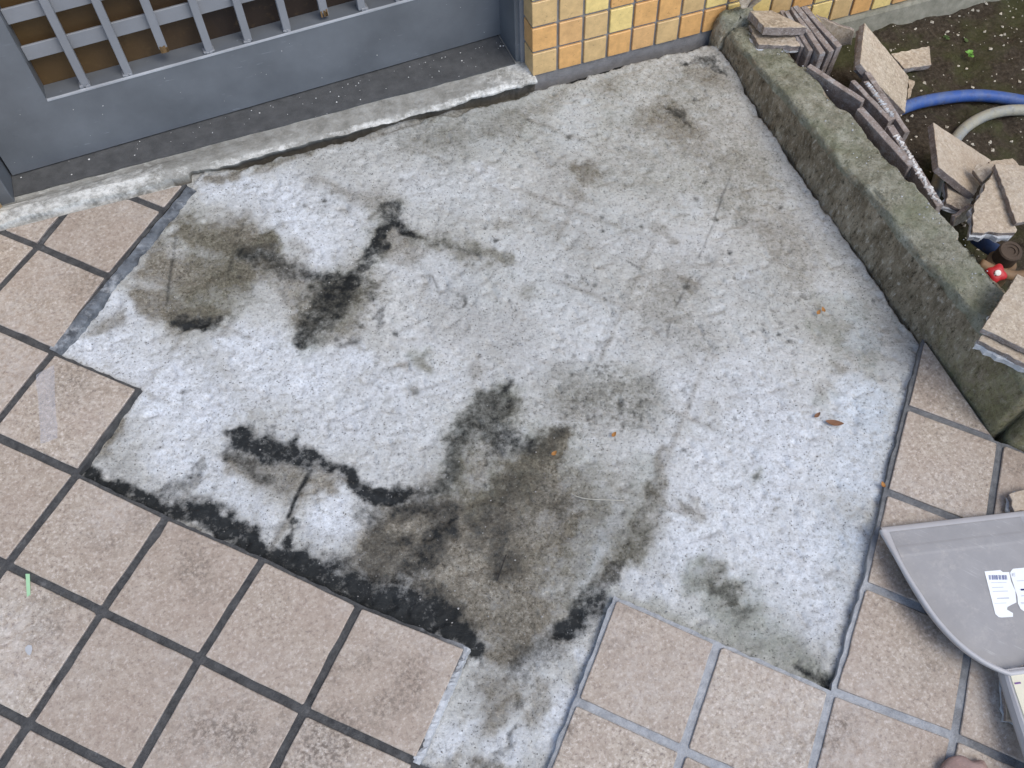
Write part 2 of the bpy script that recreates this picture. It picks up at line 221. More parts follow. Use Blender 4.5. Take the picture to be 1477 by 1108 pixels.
 ('dark', 0.3772011171710492, [(-0.159, -0.84, 0.0029)]),
 ('dark', 0.5194116156051667, [(-0.443, -0.454, 0.0031)]),
 ('dark', 0.4773922522554344, [(-0.555, -0.854, 0.0025)]),
 ('dark', 0.33774230080892687, [(-0.729, -0.416, 0.003)]),
 ('dark', 0.47660293046961233, [(-0.368, -0.814, 0.003)]),
 ('dark', 0.5082395734498673, [(-0.424, -0.628, 0.0033)]),
 ('dark', 0.5544689383614063, [(-0.479, -0.795, 0.0028)]),
 ('dark', 0.43134880065657477, [(0.051, -1.094, 0.0025)]),
 ('dark', 0.5780835918996421, [(-0.644, -0.727, 0.0024)]),
 ('dark', 0.5056236989484852, [(-0.117, -0.817, 0.0019)]),
 ('dark', 0.48294468021207215, [(0.032, -0.732, 0.0026)]),
 ('dark', 0.47290333393772777, [(-0.203, -0.837, 0.003)]),
 ('dark', 0.40437394543308863, [(-0.62, 0.019, 0.0034)]),
 ('dark', 0.47080280670122665, [(-0.56, -0.619, 0.0016)]),
 ('dark', 0.2689500537673641, [(-0.135, -0.245, 0.0022)]),
 ('dark', 0.31767603562706903, [(-0.294, -0.126, 0.002)]),
 ('dark', 0.4641278827577229, [(-0.21, -0.416, 0.0031)]),
 ('dark', 0.2502312155267755, [(-0.594, -0.804, 0.0022)]),
 ('dark', 0.2902760534815443, [(-0.421, -0.375, 0.0035)]),
 ('dark', 0.4647474319151331, [(-0.16, 0.044, 0.0023)]),
 ('dark', 0.453313683365413, [(-0.105, -0.403, 0.004)]),
 ('dark', 0.5345464475257102, [(0.155, -0.595, 0.0032)]),
 ('dark', 0.45857817481429297, [(-0.216, -0.098, 0.0033)]),
 ('dark', 0.46301346258663323, [(0.029, -1.095, 0.0021)]),
 ('dark', 0.28777141879584456, [(0.526, -0.136, 0.0036)]),
 ('dark', 0.47030970347504975, [(0.079, -0.199, 0.0042)]),
 ('dark', 0.3292175525627551, [(-0.326, -0.435, 0.0024)]),
 ('dark', 0.5863986838552175, [(0.348, -0.617, 0.0039)]),
 ('dark', 0.5933431968486379, [(-0.009, -0.335, 0.003)]),
 ('dark', 0.5944967795731197, [(-0.239, -0.329, 0.0029)]),
 ('dark', 0.29266010434195844, [(-0.434, -0.447, 0.003)]),
 ('dark', 0.5235972039234197, [(-0.197, -0.311, 0.0037)]),
 ('dark', 0.3458256668240957, [(-0.725, -0.402, 0.0035)]),
 ('dark', 0.3436909790737174, [(0.214, -0.395, 0.0023)]),
 ('dark', 0.46281315682358404, [(0.424, -0.534, 0.003)]),
 ('dark', 0.5102156334612591, [(-0.116, -0.702, 0.0019)]),
 ('dark', 0.4367242719814893, [(0.157, -0.448, 0.0026)]),
 ('dark', 0.41251785920871537, [(-0.44, -0.504, 0.0024)]),
 ('dark', 0.26275011972332485, [(-0.009, -0.727, 0.0022)]),
 ('dark', 0.5607792015418203, [(-0.404, -0.887, 0.0025)]),
 ('dark', 0.3997060366586761, [(-0.77, -0.628, 0.0026)]),
 ('dark', 0.41865767166422685, [(-0.065, -0.75, 0.0035)]),
 ('dark', 0.5481654856492825, [(-0.301, -0.397, 0.0022)]),
 ('dark', 0.27311899778453663, [(-0.524, -0.767, 0.0031)]),
 ('dark', 0.35022637826903236, [(0.013, -0.56, 0.0035)]),
 ('dark', 0.4174444138506909, [(0.438, -0.328, 0.0034)]),
 ('dark', 0.3037347115497757, [(-0.154, -0.375, 0.0031)]),
 ('dark', 0.3305067404621965, [(0.368, -0.191, 0.0042)]),
 ('dark', 0.2589436692488794, [(0.005, -0.808, 0.0031)]),
 ('dark', 0.4954368525768957, [(0.036, -1.122, 0.0016)]),
 ('dark', 0.476008098114448, [(0.302, -0.39, 0.0042)]),
 ('dark', 0.3523725181596046, [(0.2, -0.233, 0.0043)]),
 ('dark', 0.394877686952944, [(-0.608, -0.527, 0.0019)]),
 ('dark', 0.2878751514932073, [(0.146, -0.074, 0.003)]),
 ('dark', 0.4513394977258438, [(-0.537, 0.141, 0.0038)]),
 ('dark', 0.4010846758783103, [(0.404, -0.304, 0.0028)]),
 ('dark', 0.5784883043144207, [(-0.113, -0.579, 0.0025)]),
 ('dark', 0.30288822277655353, [(-0.717, -0.572, 0.0028)]),
 ('dark', 0.4442118036930209, [(-0.357, -0.9, 0.0026)]),
 ('dark', 0.3389665901021121, [(-0.481, -0.512, 0.0032)]),
 ('dark', 0.33204710969497203, [(-0.036, -0.149, 0.0029)]),
 ('dark', 0.4996537082384671, [(0.202, -0.298, 0.0036)]),
 ('dark', 0.28191239611942104, [(-0.683, -0.556, 0.0018)]),
 ('dark', 0.5569243271792117, [(-0.0, -0.309, 0.003)]),
 ('dark', 0.26031134232681463, [(-0.491, -0.749, 0.0029)]),
 ('dark', 0.583214512841904, [(-0.588, 0.021, 0.0035)]),
 ('dark', 0.5904441130831306, [(-0.378, -0.003, 0.0035)]),
 ('dark', 0.4686791157838275, [(0.329, -0.286, 0.0029)]),
 ('dark', 0.4648150793974384, [(-0.442, -0.274, 0.0025)]),
 ('dark', 0.5408851815418103, [(-0.194, -0.097, 0.0035)]),
 ('dark', 0.5480516480414305, [(0.132, -0.603, 0.0029)]),
 ('dark', 0.5090560094504618, [(-0.156, -0.655, 0.0025)]),
 ('dark', 0.32084263129874635, [(-0.499, 0.166, 0.0021)]),
 ('brown', 0.3520694737859333, [(0.255, -0.597, 0.0057)]),
 ('brown', 0.3238930760647562, [(-0.307, -0.749, 0.0087)]),
 ('brown', 0.23093465216958786, [(-0.039, -0.068, 0.008)]),
 ('brown', 0.3760685659492911, [(-0.249, -0.318, 0.0072)]),
 ('brown', 0.23230749480481128, [(-0.343, -0.169, 0.0088)]),
 ('brown', 0.20641910187050472, [(-0.422, -0.353, 0.0145)]),
 ('brown', 0.3375428498115278, [(-0.41, -0.747, 0.0107)]),
 ('brown', 0.22358265785180043, [(-0.32, -0.787, 0.0107)]),
 ('brown', 0.345859600594041, [(-0.417, -0.531, 0.0067)]),
 ('brown', 0.24609449454615898, [(-0.319, 0.124, 0.0072)]),
 ('brown', 0.27285062176067376, [(-0.391, -0.781, 0.0075)]),
 ('brown', 0.34646954088452464, [(-0.112, -0.258, 0.0135)]),
 ('brown', 0.33443727673406737, [(-0.43, -0.097, 0.0157)]),
 ('brown', 0.39508633355902323, [(0.02, -0.461, 0.0057)]),
 ('brown', 0.28203376109861944, [(-0.656, -0.531, 0.0053)]),
 ('brown', 0.303787992246748, [(-0.264, -0.841, 0.0078)]),
 ('brown', 0.3797583919811154, [(-0.459, 0.113, 0.0116)]),
 ('brown', 0.24869272357858077, [(0.55, -0.214, 0.0072)]),
 ('brown', 0.25108600979064044, [(-0.102, 0.004, 0.0109)]),
 ('brown', 0.20752091102322295, [(-0.206, 0.051, 0.0172)]),
 ('brown', 0.2804715040148182, [(-0.485, -0.355, 0.0105)]),
 ('brown', 0.22159608317437646, [(-0.534, -0.141, 0.0112)]),
 ('brown', 0.37135336805901203, [(0.233, -0.701, 0.0076)]),
 ('brown', 0.2973080060231397, [(-0.652, -0.324, 0.0107)]),
 ('brown', 0.345127725619604, [(-0.321, -0.523, 0.0139)]),
 ('brown', 0.3652831450099978, [(-0.338, -0.35, 0.0077)]),
 ('brown', 0.21752693471298454, [(-0.5, -0.151, 0.0136)]),
 ('brown', 0.22596270521992365, [(0.263, -0.424, 0.0068)]),
 ('brown', 0.28573002214397436, [(-0.289, 0.038, 0.0126)]),
 ('brown', 0.34012047834512077, [(-0.28, 0.064, 0.0068)]),
 ('brown', 0.2747525347553639, [(-0.404, -0.157, 0.0068)]),
 ('brown', 0.3504634406704635, [(-0.175, -0.269, 0.0116)]),
 ('brown', 0.3519437419348109, [(0.182, -0.733, 0.011)]),
 ('brown', 0.33109171357950606, [(-0.313, -0.689, 0.0136)]),
 ('brown', 0.25353897229811134, [(-0.003, -0.707, 0.0129)]),
 ('brown', 0.21318577573663688, [(-0.148, -0.068, 0.008)]),
 ('brown', 0.2571042389184769, [(-0.445, -0.522, 0.0057)]),
 ('brown', 0.20549445617446638, [(0.09, -0.61, 0.006)]),
 ('brown', 0.3719596300395847, [(-0.497, -0.2, 0.0152)]),
 ('brown', 0.2857806460936713, [(0.07, -0.264, 0.01)]),
 ('dark', 0.7, [(0.291, -0.034, 0.0066), (0.325, -0.04, 0.0093), (0.349, -0.052, 0.008), (0.366, -0.075, 0.0066)]),
 ('brown', 0.45, [(0.297, -0.065, 0.0263), (0.349, -0.093, 0.0263)]),
 ('brown', 0.3, [(-0.117, -0.061, 0.0198), (-0.049, -0.04, 0.0201), (0.027, -0.038, 0.0229)]),
 ('brown', 0.25, [(-0.246, -0.06, 0.0242), (-0.169, -0.06, 0.0245)]),
 ('brown', 0.25, [(-0.105, -0.626, 0.0423), (-0.188, -0.634, 0.0416)]),
 ('brown', 0.2, [(-0.247, -0.468, 0.0541), (-0.313, -0.43, 0.0433)]),
 ('brown', 0.25, [(0.041, -0.573, 0.0441), (0.007, -0.49, 0.0561)]),
 ('olive', 0.3, [(0.162, -0.28, 0.0732), (0.044, -0.304, 0.0713)]),
 ('olive', 0.25, [(0.184, -0.539, 0.057)]),
 ('olive', 0.25, [(-0.23, -0.361, 0.0672)]),
 ('olive', 0.35, [(-0.539, 0.001, 0.0118), (-0.417, 0.0, 0.012)]),
 ('brown', 0.5, [(-0.506, -0.011, 0.0106), (-0.357, -0.007, 0.0109), (-0.229, -0.008, 0.0086)]),  # along the sill gap: brown dirt with its shade painted in
 ('brown', 0.6, [(-0.603, -0.018, 0.0093), (-0.549, -0.016, 0.0105)]),
 ('brown', 0.6, [(0.049, 0.015, 0.0065), (0.189, 0.011, 0.0066), (0.334, 0.007, 0.0081)]),
 ('white', 0.9, [(-0.841, -0.285, 0.0351), (-0.756, -0.387, 0.0609), (-0.697, -0.446, 0.0463)]),
 ('white', 0.8, [(-0.79, -0.23, 0.0317), (-0.772, -0.304, 0.0415)]),
 ('white', 0.85, [(-0.586, -0.049, 0.0392), (-0.503, -0.094, 0.0531), (-0.458, -0.189, 0.0498)]),
 ('white', 0.6, [(-0.389, -0.198, 0.0297), (-0.42, -0.14, 0.0416)]),
 ('white', 0.85, [(-0.644, -0.35, 0.0377), (-0.588, -0.423, 0.0517), (-0.487, -0.447, 0.0376)]),
 ('white', 0.8, [(-0.756, -0.485, 0.0354), (-0.715, -0.529, 0.0332)]),
 ('white', 0.6, [(-0.567, -0.506, 0.0506), (-0.453, -0.549, 0.0611)]),
 ('white', 0.4, [(-0.47, -0.603, 0.0399), (-0.422, -0.584, 0.0405)]),
 ('white', 0.85, [(-0.581, -0.664, 0.0326), (-0.543, -0.706, 0.021)]),
 ('white', 0.75, [(-0.699, -0.587, 0.0269), (-0.67, -0.631, 0.0191)]),
 ('white', 0.6, [(-0.734, -0.568, 0.0154)]),
 ('white', 0.5, [(-0.439, -0.504, 0.0518), (-0.361, -0.532, 0.0416)]),
 ('white', 0.5, [(-0.157, -0.134, 0.0145), (-0.112, -0.249, 0.0141)]),
 ('white', 0.4, [(-0.173, -0.211, 0.0471), (-0.274, -0.143, 0.0472)]),
 ('white', 0.55, [(-0.191, -0.307, 0.0114)]),
 ('white', 0.45, [(0.027, -0.102, 0.0375), (0.068, -0.071, 0.0254)]),
 ('white', 0.4, [(-0.123, -0.077, 0.0295)]),
 ('white', 0.4, [(0.146, -0.098, 0.0204)]),
 ('white', 0.5, [(-0.152, 0.024, 0.0151), (-0.28, -0.004, 0.0147)]),
 ('white', 0.75, [(0.059, -0.787, 0.1037), (-0.102, -0.877, 0.0685), (0.002, -0.948, 0.0876)]),
 ('white', 0.75, [(0.146, -0.879, 0.0512), (0.234, -0.776, 0.0493)]),
 ('white', 0.7, [(0.007, -1.034, 0.0379), (0.066, -0.972, 0.0391)]),
 ('white', 0.6, [(-0.068, -0.787, 0.0709)]),
 ('white', 0.5, [(-0.005, -0.663, 0.0639), (0.107, -0.678, 0.0757)]),
 ('white', 0.6, [(0.291, -0.664, 0.0291), (0.299, -0.566, 0.0161), (0.273, -0.497, 0.0117)]),
 ('white', 0.6, [(-0.218, -0.918, 0.0208), (-0.174, -0.935, 0.0208)]),
 ('white', 0.55, [(0.16, -0.337, 0.0168), (0.167, -0.348, 0.0096)]),
 ('white', 0.4, [(-0.106, -0.726, 0.0308)]),
 ('white', 0.75, [(-0.523, -0.993, 0.019), (-0.548, -1.014, 0.0137)]),
 ('white', 0.7, [(-0.401, -1.04, 0.0209), (-0.364, -1.009, 0.0124)]),
 ('white', 0.65, [(-0.328, -0.98, 0.0127)]),
 ('white', 0.6, [(-0.453, -1.042, 0.0172), (-0.485, -1.016, 0.0104)]),
 ('white', 0.6, [(-0.248, -0.822, 0.0213), (-0.286, -0.872, 0.017)]),
 ('white', 0.6, [(-0.358, -0.703, 0.0257)]),
 ('white', 0.35, [(-0.47, -0.843, 0.0184)]),
 ('white', 0.4, [(-0.218, -0.778, 0.0198)]),
 ('white', 0.4, [(0.345, -0.444, 0.0312), (0.349, -0.242, 0.0203)]),
 ('white', 0.3, [(-0.03, -0.326, 0.0701)]),
 ('white', 0.35, [(0.093, -0.591, 0.0664)]),
 ('white', 0.5337677795267395, [(-0.243, 0.11, 0.0088)]),
 ('white', 0.5121249157366867, [(0.226, -0.186, 0.0038)]),
 ('white', 0.6754150284366588, [(0.003, -0.584, 0.0074)]),
 ('white', 0.6659966296800743, [(-0.611, -0.203, 0.0052)]),
 ('white', 0.6070003767847485, [(-0.3, -0.468, 0.0082)]),
 ('white', 0.5384062022018874, [(-0.377, -0.96, 0.0024)]),
 ('white', 0.3209245151506582, [(0.135, -0.6, 0.0087)]),
 ('white', 0.49279771657304994, [(-0.763, -0.449, 0.0072)]),
 ('white', 0.41081789082797454, [(-0.257, -0.194, 0.0037)]),
 ('white', 0.6004320555485614, [(-0.121, -0.43, 0.0039)]),
 ('white', 0.692968236396128, [(-0.319, -0.217, 0.0081)]),
 ('white', 0.460342950669448, [(0.07, -0.8, 0.003)]),
 ('white', 0.31509760348132027, [(0.116, -0.676, 0.0033)]),
 ('white', 0.6600726751115148, [(-0.725, -0.604, 0.003)]),
 ('white', 0.5731614186470093, [(0.169, -0.492, 0.0083)]),
 ('white', 0.4505741378327295, [(-0.237, -0.865, 0.002)]),
 ('white', 0.37389582637924673, [(-0.272, -0.641, 0.0044)]),
 ('white', 0.424830941896413, [(-0.267, 0.094, 0.0054)]),
 ('white', 0.4596418692164116, [(-0.349, -0.731, 0.0077)]),
 ('white', 0.5771225558443791, [(-0.098, -1.028, 0.0056)]),
 ('white', 0.44511904704067257, [(-0.32, -0.832, 0.0053)]),
 ('white', 0.41366887475965997, [(-0.067, -0.646, 0.0026)]),
 ('white', 0.5321584935871588, [(-0.656, -0.235, 0.0071)]),
 ('white', 0.6716758758260608, [(0.081, -0.438, 0.0042)]),
 ('white', 0.6013573917398782, [(0.227, -0.15, 0.0077)]),
 ('white', 0.5750699275767266, [(0.048, -1.06, 0.0067)]),
 ('white', 0.38349816049065355, [(-0.044, -0.751, 0.0052)]),
 ('white', 0.6898659103682072, [(0.343, -0.44, 0.0063)]),
 ('white', 0.4560667704879634, [(-0.156, 0.096, 0.0039)]),
 ('white', 0.664069931737735, [(-0.243, -0.952, 0.0053)]),
 ('white', 0.5755147304811558, [(-0.216, -0.052, 0.0065)]),
 ('white', 0.6547075602414048, [(0.046, -0.512, 0.0037)]),
 ('white', 0.5488695534406223, [(-0.381, -0.221, 0.0084)]),
 ('white', 0.606595114426128, [(-0.639, -0.553, 0.0033)]),
 ('white', 0.6321079839465942, [(-0.73, -0.449, 0.0073)]),
 ('white', 0.47015708828936537, [(0.038, -0.561, 0.0057)]),
 ('white', 0.4122994634044904, [(0.311, -0.515, 0.0066)]),
 ('white', 0.31219154044738573, [(0.468, -0.41, 0.0033)]),
 ('white', 0.37355108986445984, [(-0.225, -0.676, 0.0032)]),
 ('white', 0.5760901639763851, [(-0.208, -0.726, 0.0064)]),
 ('white', 0.6338536486605797, [(-0.714, -0.366, 0.008)]),
 ('white', 0.5580725323680923, [(-0.544, -0.795, 0.007)]),
 ('white', 0.6362877184087659, [(-0.592, -0.634, 0.0047)]),
 ('white', 0.3626584563005004, [(-0.597, -0.042, 0.0029)]),
 ('white', 0.34196041099719365, [(-0.65, -0.531, 0.0065)]),
 ('white', 0.6214857166499943, [(-0.132, -0.919, 0.006)]),
 ('white', 0.5500400479711196, [(-0.009, -1.09, 0.0072)]),
 ('white', 0.3257829791173163, [(-0.566, 0.079, 0.0039)]),
 ('white', 0.5722001164790094, [(-0.372, -0.462, 0.0069)]),
 ('white', 0.5173864765942057, [(-0.672, -0.287, 0.0045)]),
 ('white', 0.4497644786022446, [(-0.681, -0.5, 0.0061)]),
 ('white', 0.6780115775538267, [(-0.409, -0.942, 0.0022)]),
 ('white', 0.41837113802382747, [(-0.07, -0.853, 0.0027)]),
 ('white', 0.5949264204365603, [(-0.215, -0.392, 0.0084)]),
 ('white', 0.4995044697597162, [(-0.301, -0.28, 0.007)]),
 ('white', 0.4183878791573714, [(0.026, -0.739, 0.0042)]),
 ('white', 0.3201578951488168, [(0.119, -0.71, 0.0049)]),
 ('white', 0.32935026629517733, [(-0.576, -0.61, 0.0035)]),
 ('white', 0.6938565796015006, [(-0.676, -0.372, 0.0054)]),
 ('white', 0.3367279870881646, [(-0.502, -0.883, 0.0037)]),
 ('white', 0.6063642684841482, [(0.402, -0.1, 0.0055)]),
 ('white', 0.4832923649453183, [(-0.71, -0.081, 0.0048)]),
 ('white', 0.38743462322305994, [(-0.021, -0.033, 0.0099)]),
 ('white', 0.33413931416305814, [(-0.303, -0.502, 0.0039)]),
 ('white', 0.5031252563670221, [(0.146, -0.899, 0.0024)]),
 ('white', 0.4738781537418204, [(-0.454, -0.763, 0.0053)]),
 ('white', 0.5543400871370403, [(0.112, -0.844, 0.0023)]),
 ('white', 0.4653021598233999, [(-0.806, -0.623, 0.0067)]),
 ('white', 0.4514157385078259, [(-0.085, -1.025, 0.0075)]),
 ('white', 0.3592869976251656, [(-0.142, -0.983, 0.0063)]),
 ('white', 0.6976689856335494, [(-0.479, -0.923, 0.003)]),
 ('white', 0.4879348050457657, [(-0.246, -0.273, 0.0043)]),
 ('white', 0.3676898531855369, [(0.13, -0.196, 0.0059)]),
 ('white', 0.6589611959742587, [(-0.677, -0.259, 0.0078)]),
 ('white', 0.6313162788565017, [(-0.419, 0.161, 0.0097)]),
 ('white', 0.3946225228228003, [(0.036, -0.182, 0.0092)]),
 ('white', 0.37392118517276024, [(0.554, -0.197, 0.006)]),
 ('white', 0.4491768727724013, [(-0.57, -0.697, 0.0063)]),
 ('white', 0.6899900522601536, [(-0.627, -0.436, 0.0064)]),
 ('white', 0.5574033510667902, [(-0.585, 0.074, 0.0051)]),
 ('white', 0.532680730352888, [(-0.385, -0.479, 0.0082)]),
 ('white', 0.40522463922954566, [(-0.547, -0.52, 0.0053)]),
 ('white', 0.4924611290247101, [(0.206, -0.238, 0.0077)]),
 ('white', 0.4675412572396478, [(-0.821, -0.619, 0.0047)]),
 ('white', 0.3224238002431148, [(-0.246, -0.855, 0.0048)]),
 ('white', 0.4383013867632146, [(-0.717, -0.25, 0.0023)]),
 ('white', 0.5619508001906304, [(-0.452, -0.422, 0.008)]),
 ('white', 0.5852714913579755, [(-0.4, -0.532, 0.0079)]),
 ('white', 0.4207089985810794, [(0.003, -1.12, 0.0028)]),
 ('white', 0.47948963062526617, [(0.508, -0.256, 0.0083)]),
 ('white', 0.6698050246042161, [(-0.174, -0.45, 0.0042)]),
 ('white', 0.355202008653291, [(-0.316, -0.862, 0.0039)]),
 ('white', 0.3829455332959546, [(-0.282, -0.614, 0.0049)]),
 ('white', 0.4368409689820214, [(-0.615, 0.119, 0.0034)]),
 ('white', 0.41029725517020954, [(0.414, -0.499, 0.008)]),
 ('white', 0.63166864223723, [(0.139, -0.399, 0.0068)]),
 ('white', 0.39828654736880076, [(-0.413, -0.632, 0.0036)]),
 ('white', 0.6589129562269203, [(0.195, -0.645, 0.0034)]),
 ('white', 0.5958921353670207, [(-0.507, 0.137, 0.0066)]),
 ('white', 0.6296203929513798, [(-0.665, 0.206, 0.006)]),
 ('white', 0.5355420661312444, [(0.457, -0.177, 0.0035)]),
 ('white', 0.5448183255703728, [(-0.062, -0.744, 0.0034)]),
 ('white', 0.32561638867618015, [(0.504, -0.308, 0.0078)]),
 ('white', 0.4841171392912966, [(-0.568, 0.135, 0.0071)]),
 ('white', 0.32774333046802895, [(0.065, -0.903, 0.0059)]),
 ('white', 0.6017996916332979, [(0.359, -0.272, 0.0045)]),
 ('white', 0.6032847056472177, [(-0.279, 0.141, 0.0065)]),
 ('white', 0.36216849880215757, [(0.208, -0.681, 0.0036)]),
 ('white', 0.3820987178612297, [(-0.618, -0.85, 0.0023)]),
 ('white', 0.4700809104375604, [(-0.245, 0.004, 0.0071)]),
 ('white', 0.35552307044002335, [(0.079, -0.254, 0.006)]),
 ('white', 0.5293089906693964, [(-0.023, -0.576, 0.0081)]),
 ('white', 0.4975048109967488, [(-0.567, -0.154, 0.0059)]),
 ('white', 0.5649526958707103, [(0.156, -0.765, 0.0048)]),
 ('white', 0.4174407798557129, [(-0.093, -0.952, 0.0025)]),
 ('white', 0.6558743253834659, [(-0.465, -0.306, 0.0039)]),
 ('white', 0.6824857676428584, [(-0.17, -0.735, 0.0027)]),
 ('white', 0.34118153116326466, [(0.13, -0.494, 0.0066)]),
 ('white', 0.3199367456925854, [(0.082, -0.767, 0.0082)]),
 ('white', 0.5895951264078785, [(-0.42, -0.637, 0.0036)]),
 ('dark', 1.0, [(-0.889, -0.482, 0.0058), (-0.835, -0.543, 0.0076), (-0.786, -0.592, 0.0104), (-0.732, -0.647, 0.0103), (-0.678, -0.699, 0.0121), (-0.625, -0.754, 0.0148), (-0.574, -0.806, 0.0165), (-0.515, -0.861, 0.0145), (-0.457, -0.911, 0.009)]),
 ('dark', 0.8, [(-0.067, -1.086, 0.0027), (-0.046, -1.113, 0.0055), (-0.033, -1.126, 0.0064)]),
 ('dark', 0.6, [(-0.013, -1.105, 0.0028), (-0.03, -1.122, 0.0036)]),
 ('brown', 0.7, [(-0.848, -0.451, 0.0156), (-0.823, -0.424, 0.0079)]),
 ('brown', 0.5, [(-0.339, -0.651, 0.0262), (-0.391, -0.679, 0.0198)]),
 ('olive', 0.5, [(-0.384, -0.716, 0.0196), (-0.336, -0.7, 0.0238)]),
 ('brown', 0.8, [(-0.515, -0.743, 0.0378), (-0.444, -0.77, 0.0475), (-0.394, -0.799, 0.0475)]),
 ('dark', 0.5, [(-0.518, -0.753, 0.0245), (-0.498, -0.812, 0.0241), (-0.461, -0.846, 0.0184)]),
 ('brown', 0.45, [(-0.233, -0.738, 0.026), (-0.236, -0.794, 0.0294), (-0.287, -0.84, 0.0325)]),
 ('brown', 0.3, [(-0.191, -0.765, 0.0259), (-0.208, -0.826, 0.0292)]),
 ('olive', 0.4, [(-0.225, -0.694, 0.0304), (-0.209, -0.758, 0.0359), (-0.234, -0.838, 0.0348), (-0.293, -0.9, 0.0281)]),
 ('brown', 0.45, [(-0.336, -0.884, 0.0373), (-0.349, -0.938, 0.0237)]),
 ('olive', 0.5, [(-0.134, -0.763, 0.0242), (-0.202, -0.861, 0.0232)]),
 ('brown', 0.5, [(-0.351, -0.227, 0.0228), (-0.323, -0.252, 0.0205)]),
 ('brown', 0.5, [(-0.418, -0.293, 0.0332), (-0.485, -0.368, 0.0278)]),
 ('dark', 0.4, [(-0.432, -0.281, 0.0133), (-0.412, -0.31, 0.011), (-0.429, -0.346, 0.0087)]),
 ('white', 0.6, [(-0.292, -0.827, 0.0115), (-0.26, -0.85, 0.0134), (-0.298, -0.888, 0.0113)]),
 ('white', 0.5, [(-0.377, -0.858, 0.0093), (-0.42, -0.842, 0.013), (-0.452, -0.819, 0.0112)]),
 ('white', 0.5, [(-0.336, -0.7, 0.0139), (-0.375, -0.719, 0.0137)]),
 ('dark', 0.5, [(-0.676, -0.118, 0.0022), (-0.701, -0.191, 0.0022), (-0.717, -0.242, 0.0021)]),
 ('dark', 0.35, [(-0.588, -0.157, 0.0034), (-0.615, -0.222, 0.0022)]),
 ('brown', 0.5, [(-0.816, -0.261, 0.0104), (-0.794, -0.255, 0.0105)]),
 ('brown', 0.4, [(-0.428, -0.665, 0.0197), (-0.5, -0.695, 0.0231)]),
 ('dark', 0.5, [(-0.533, -0.671, 0.0154), (-0.506, -0.714, 0.0153), (-0.531, -0.748, 0.0169)]),
 ('dark', 1.0, [(-0.659, -0.7, 0.0168), (-0.629, -0.732, 0.0279), (-0.568, -0.786, 0.0387), (-0.516, -0.836, 0.0366), (-0.473, -0.88, 0.0273)]),
 ('olive', 0.36, [(-0.187, -0.037, 0.0738), (0.02, -0.054, 0.0885), (0.216, -0.085, 0.0905)]),
 ('olive', 0.32, [(0.106, -0.227, 0.1103), (0.242, -0.309, 0.0858)]),
 ('olive', 0.2, [(-0.195, -0.267, 0.104), (-0.071, -0.418, 0.1018)]),
 ('brown', 0.2, [(0.231, -0.052, 0.0783), (0.301, -0.171, 0.0769), (0.258, -0.381, 0.0723)]),
 ('olive', 0.2, [(0.059, -0.537, 0.0894), (0.238, -0.559, 0.0801)]),
 ('brown', 0.35, [(0.27, -0.433, 0.0286), (0.263, -0.538, 0.0277)]),
 ('brown', 0.3, [(0.293, -0.292, 0.0248), (0.303, -0.445, 0.0239)]),
 ('olive', 0.4, [(0.284, -0.716, 0.022), (0.298, -0.652, 0.027)]),
 ('olive', 0.35, [(-0.105, -0.626, 0.0529), (-0.174, -0.601, 0.0421)]),
 ('dark', 0.16, [(-0.149, -0.623, 0.0357), (-0.125, -0.67, 0.0271)]),
 ('dark', 0.14, [(-0.154, -0.582, 0.0319), (-0.085, -0.634, 0.0318)]),
 ('brown', 0.7, [(-0.38, -0.762, 0.0482), (-0.391, -0.843, 0.0562), (-0.448, -0.779, 0.0473)]),
 ('olive', 0.35, [(-0.317, -0.86, 0.0378), (-0.244, -0.813, 0.035)]),
 ('dark', 0.32877776766999706, [(-0.195, -0.637, 0.0013)]),
 ('dark', 0.5609033243549173, [(-0.135, -0.582, 0.0014)]),
 ('dark', 0.5830237003293143, [(-0.165, -0.653, 0.0024)]),
 ('dark', 0.33125356315473203, [(-0.071, -0.621, 0.0019)]),
 ('dark', 0.4694918734009813, [(-0.144, -0.643, 0.0017)]),
 ('dark', 0.5799526498366325, [(-0.102, -0.684, 0.0026)]),
 ('dark', 0.5306124066845481, [(-0.171, -0.626, 0.0014)]),
 ('dark', 0.5961675718362196, [(-0.164, -0.619, 0.0021)]),
 ('dark', 0.4652802350831751, [(-0.191, -0.629, 0.0027)]),
 ('dark', 0.45439765821706646, [(-0.184, -0.632, 0.0026)]),
 ('dark', 0.5756192703364662, [(-0.221, -0.651, 0.0017)]),
 ('dark', 0.341843350915938, [(-0.091, -0.591, 0.0014)]),
 ('dark', 0.43295368452274263, [(-0.072, -0.636, 0.0026)]),
 ('dark', 0.3852413985863747, [(-0.194, -0.586, 0.0024)]),
 ('dark', 0.5275601946786136, [(-0.166, -0.679, 0.0021)]),
 ('dark', 0.508497098721906, [(-0.125, -0.663, 0.0023)]),
 ('dark', 0.34001519288808096, [(-0.023, -0.779, 0.0015)]),
 ('dark', 0.48588823258272995, [(-0.099, -0.677, 0.0025)]),
 ('dark', 0.33156721584039817, [(-0.121, -0.706, 0.0021)]),
 ('dark', 0.3157474157419386, [(-0.161, -0.672, 0.0023)]),
 ('dark', 0.4009410975373071, [(-0.094, -0.709, 0.0021)]),
 ('dark', 0.5621104594796488, [(-0.169, -0.576, 0.0026)]),
 ('dark', 0.5630831262960228, [(-0.169, -0.666, 0.0014)]),
 ('dark', 0.5929139139646988, [(-0.205, -0.634, 0.0014)]),
 ('dark', 0.5184884995955866, [(-0.171, -0.549, 0.0013)]),
 ('dark', 0.5559193084034684, [(-0.088, -0.636, 0.0022)]),
 ('dark', 0.5027329365781206, [(-0.257, -0.635, 0.0017)]),
 ('dark', 0.5134681746867036, [(-0.126, -0.576, 0.0022)]),
 ('dark', 0.4483620501726031, [(-0.121, -0.611, 0.0013)]),
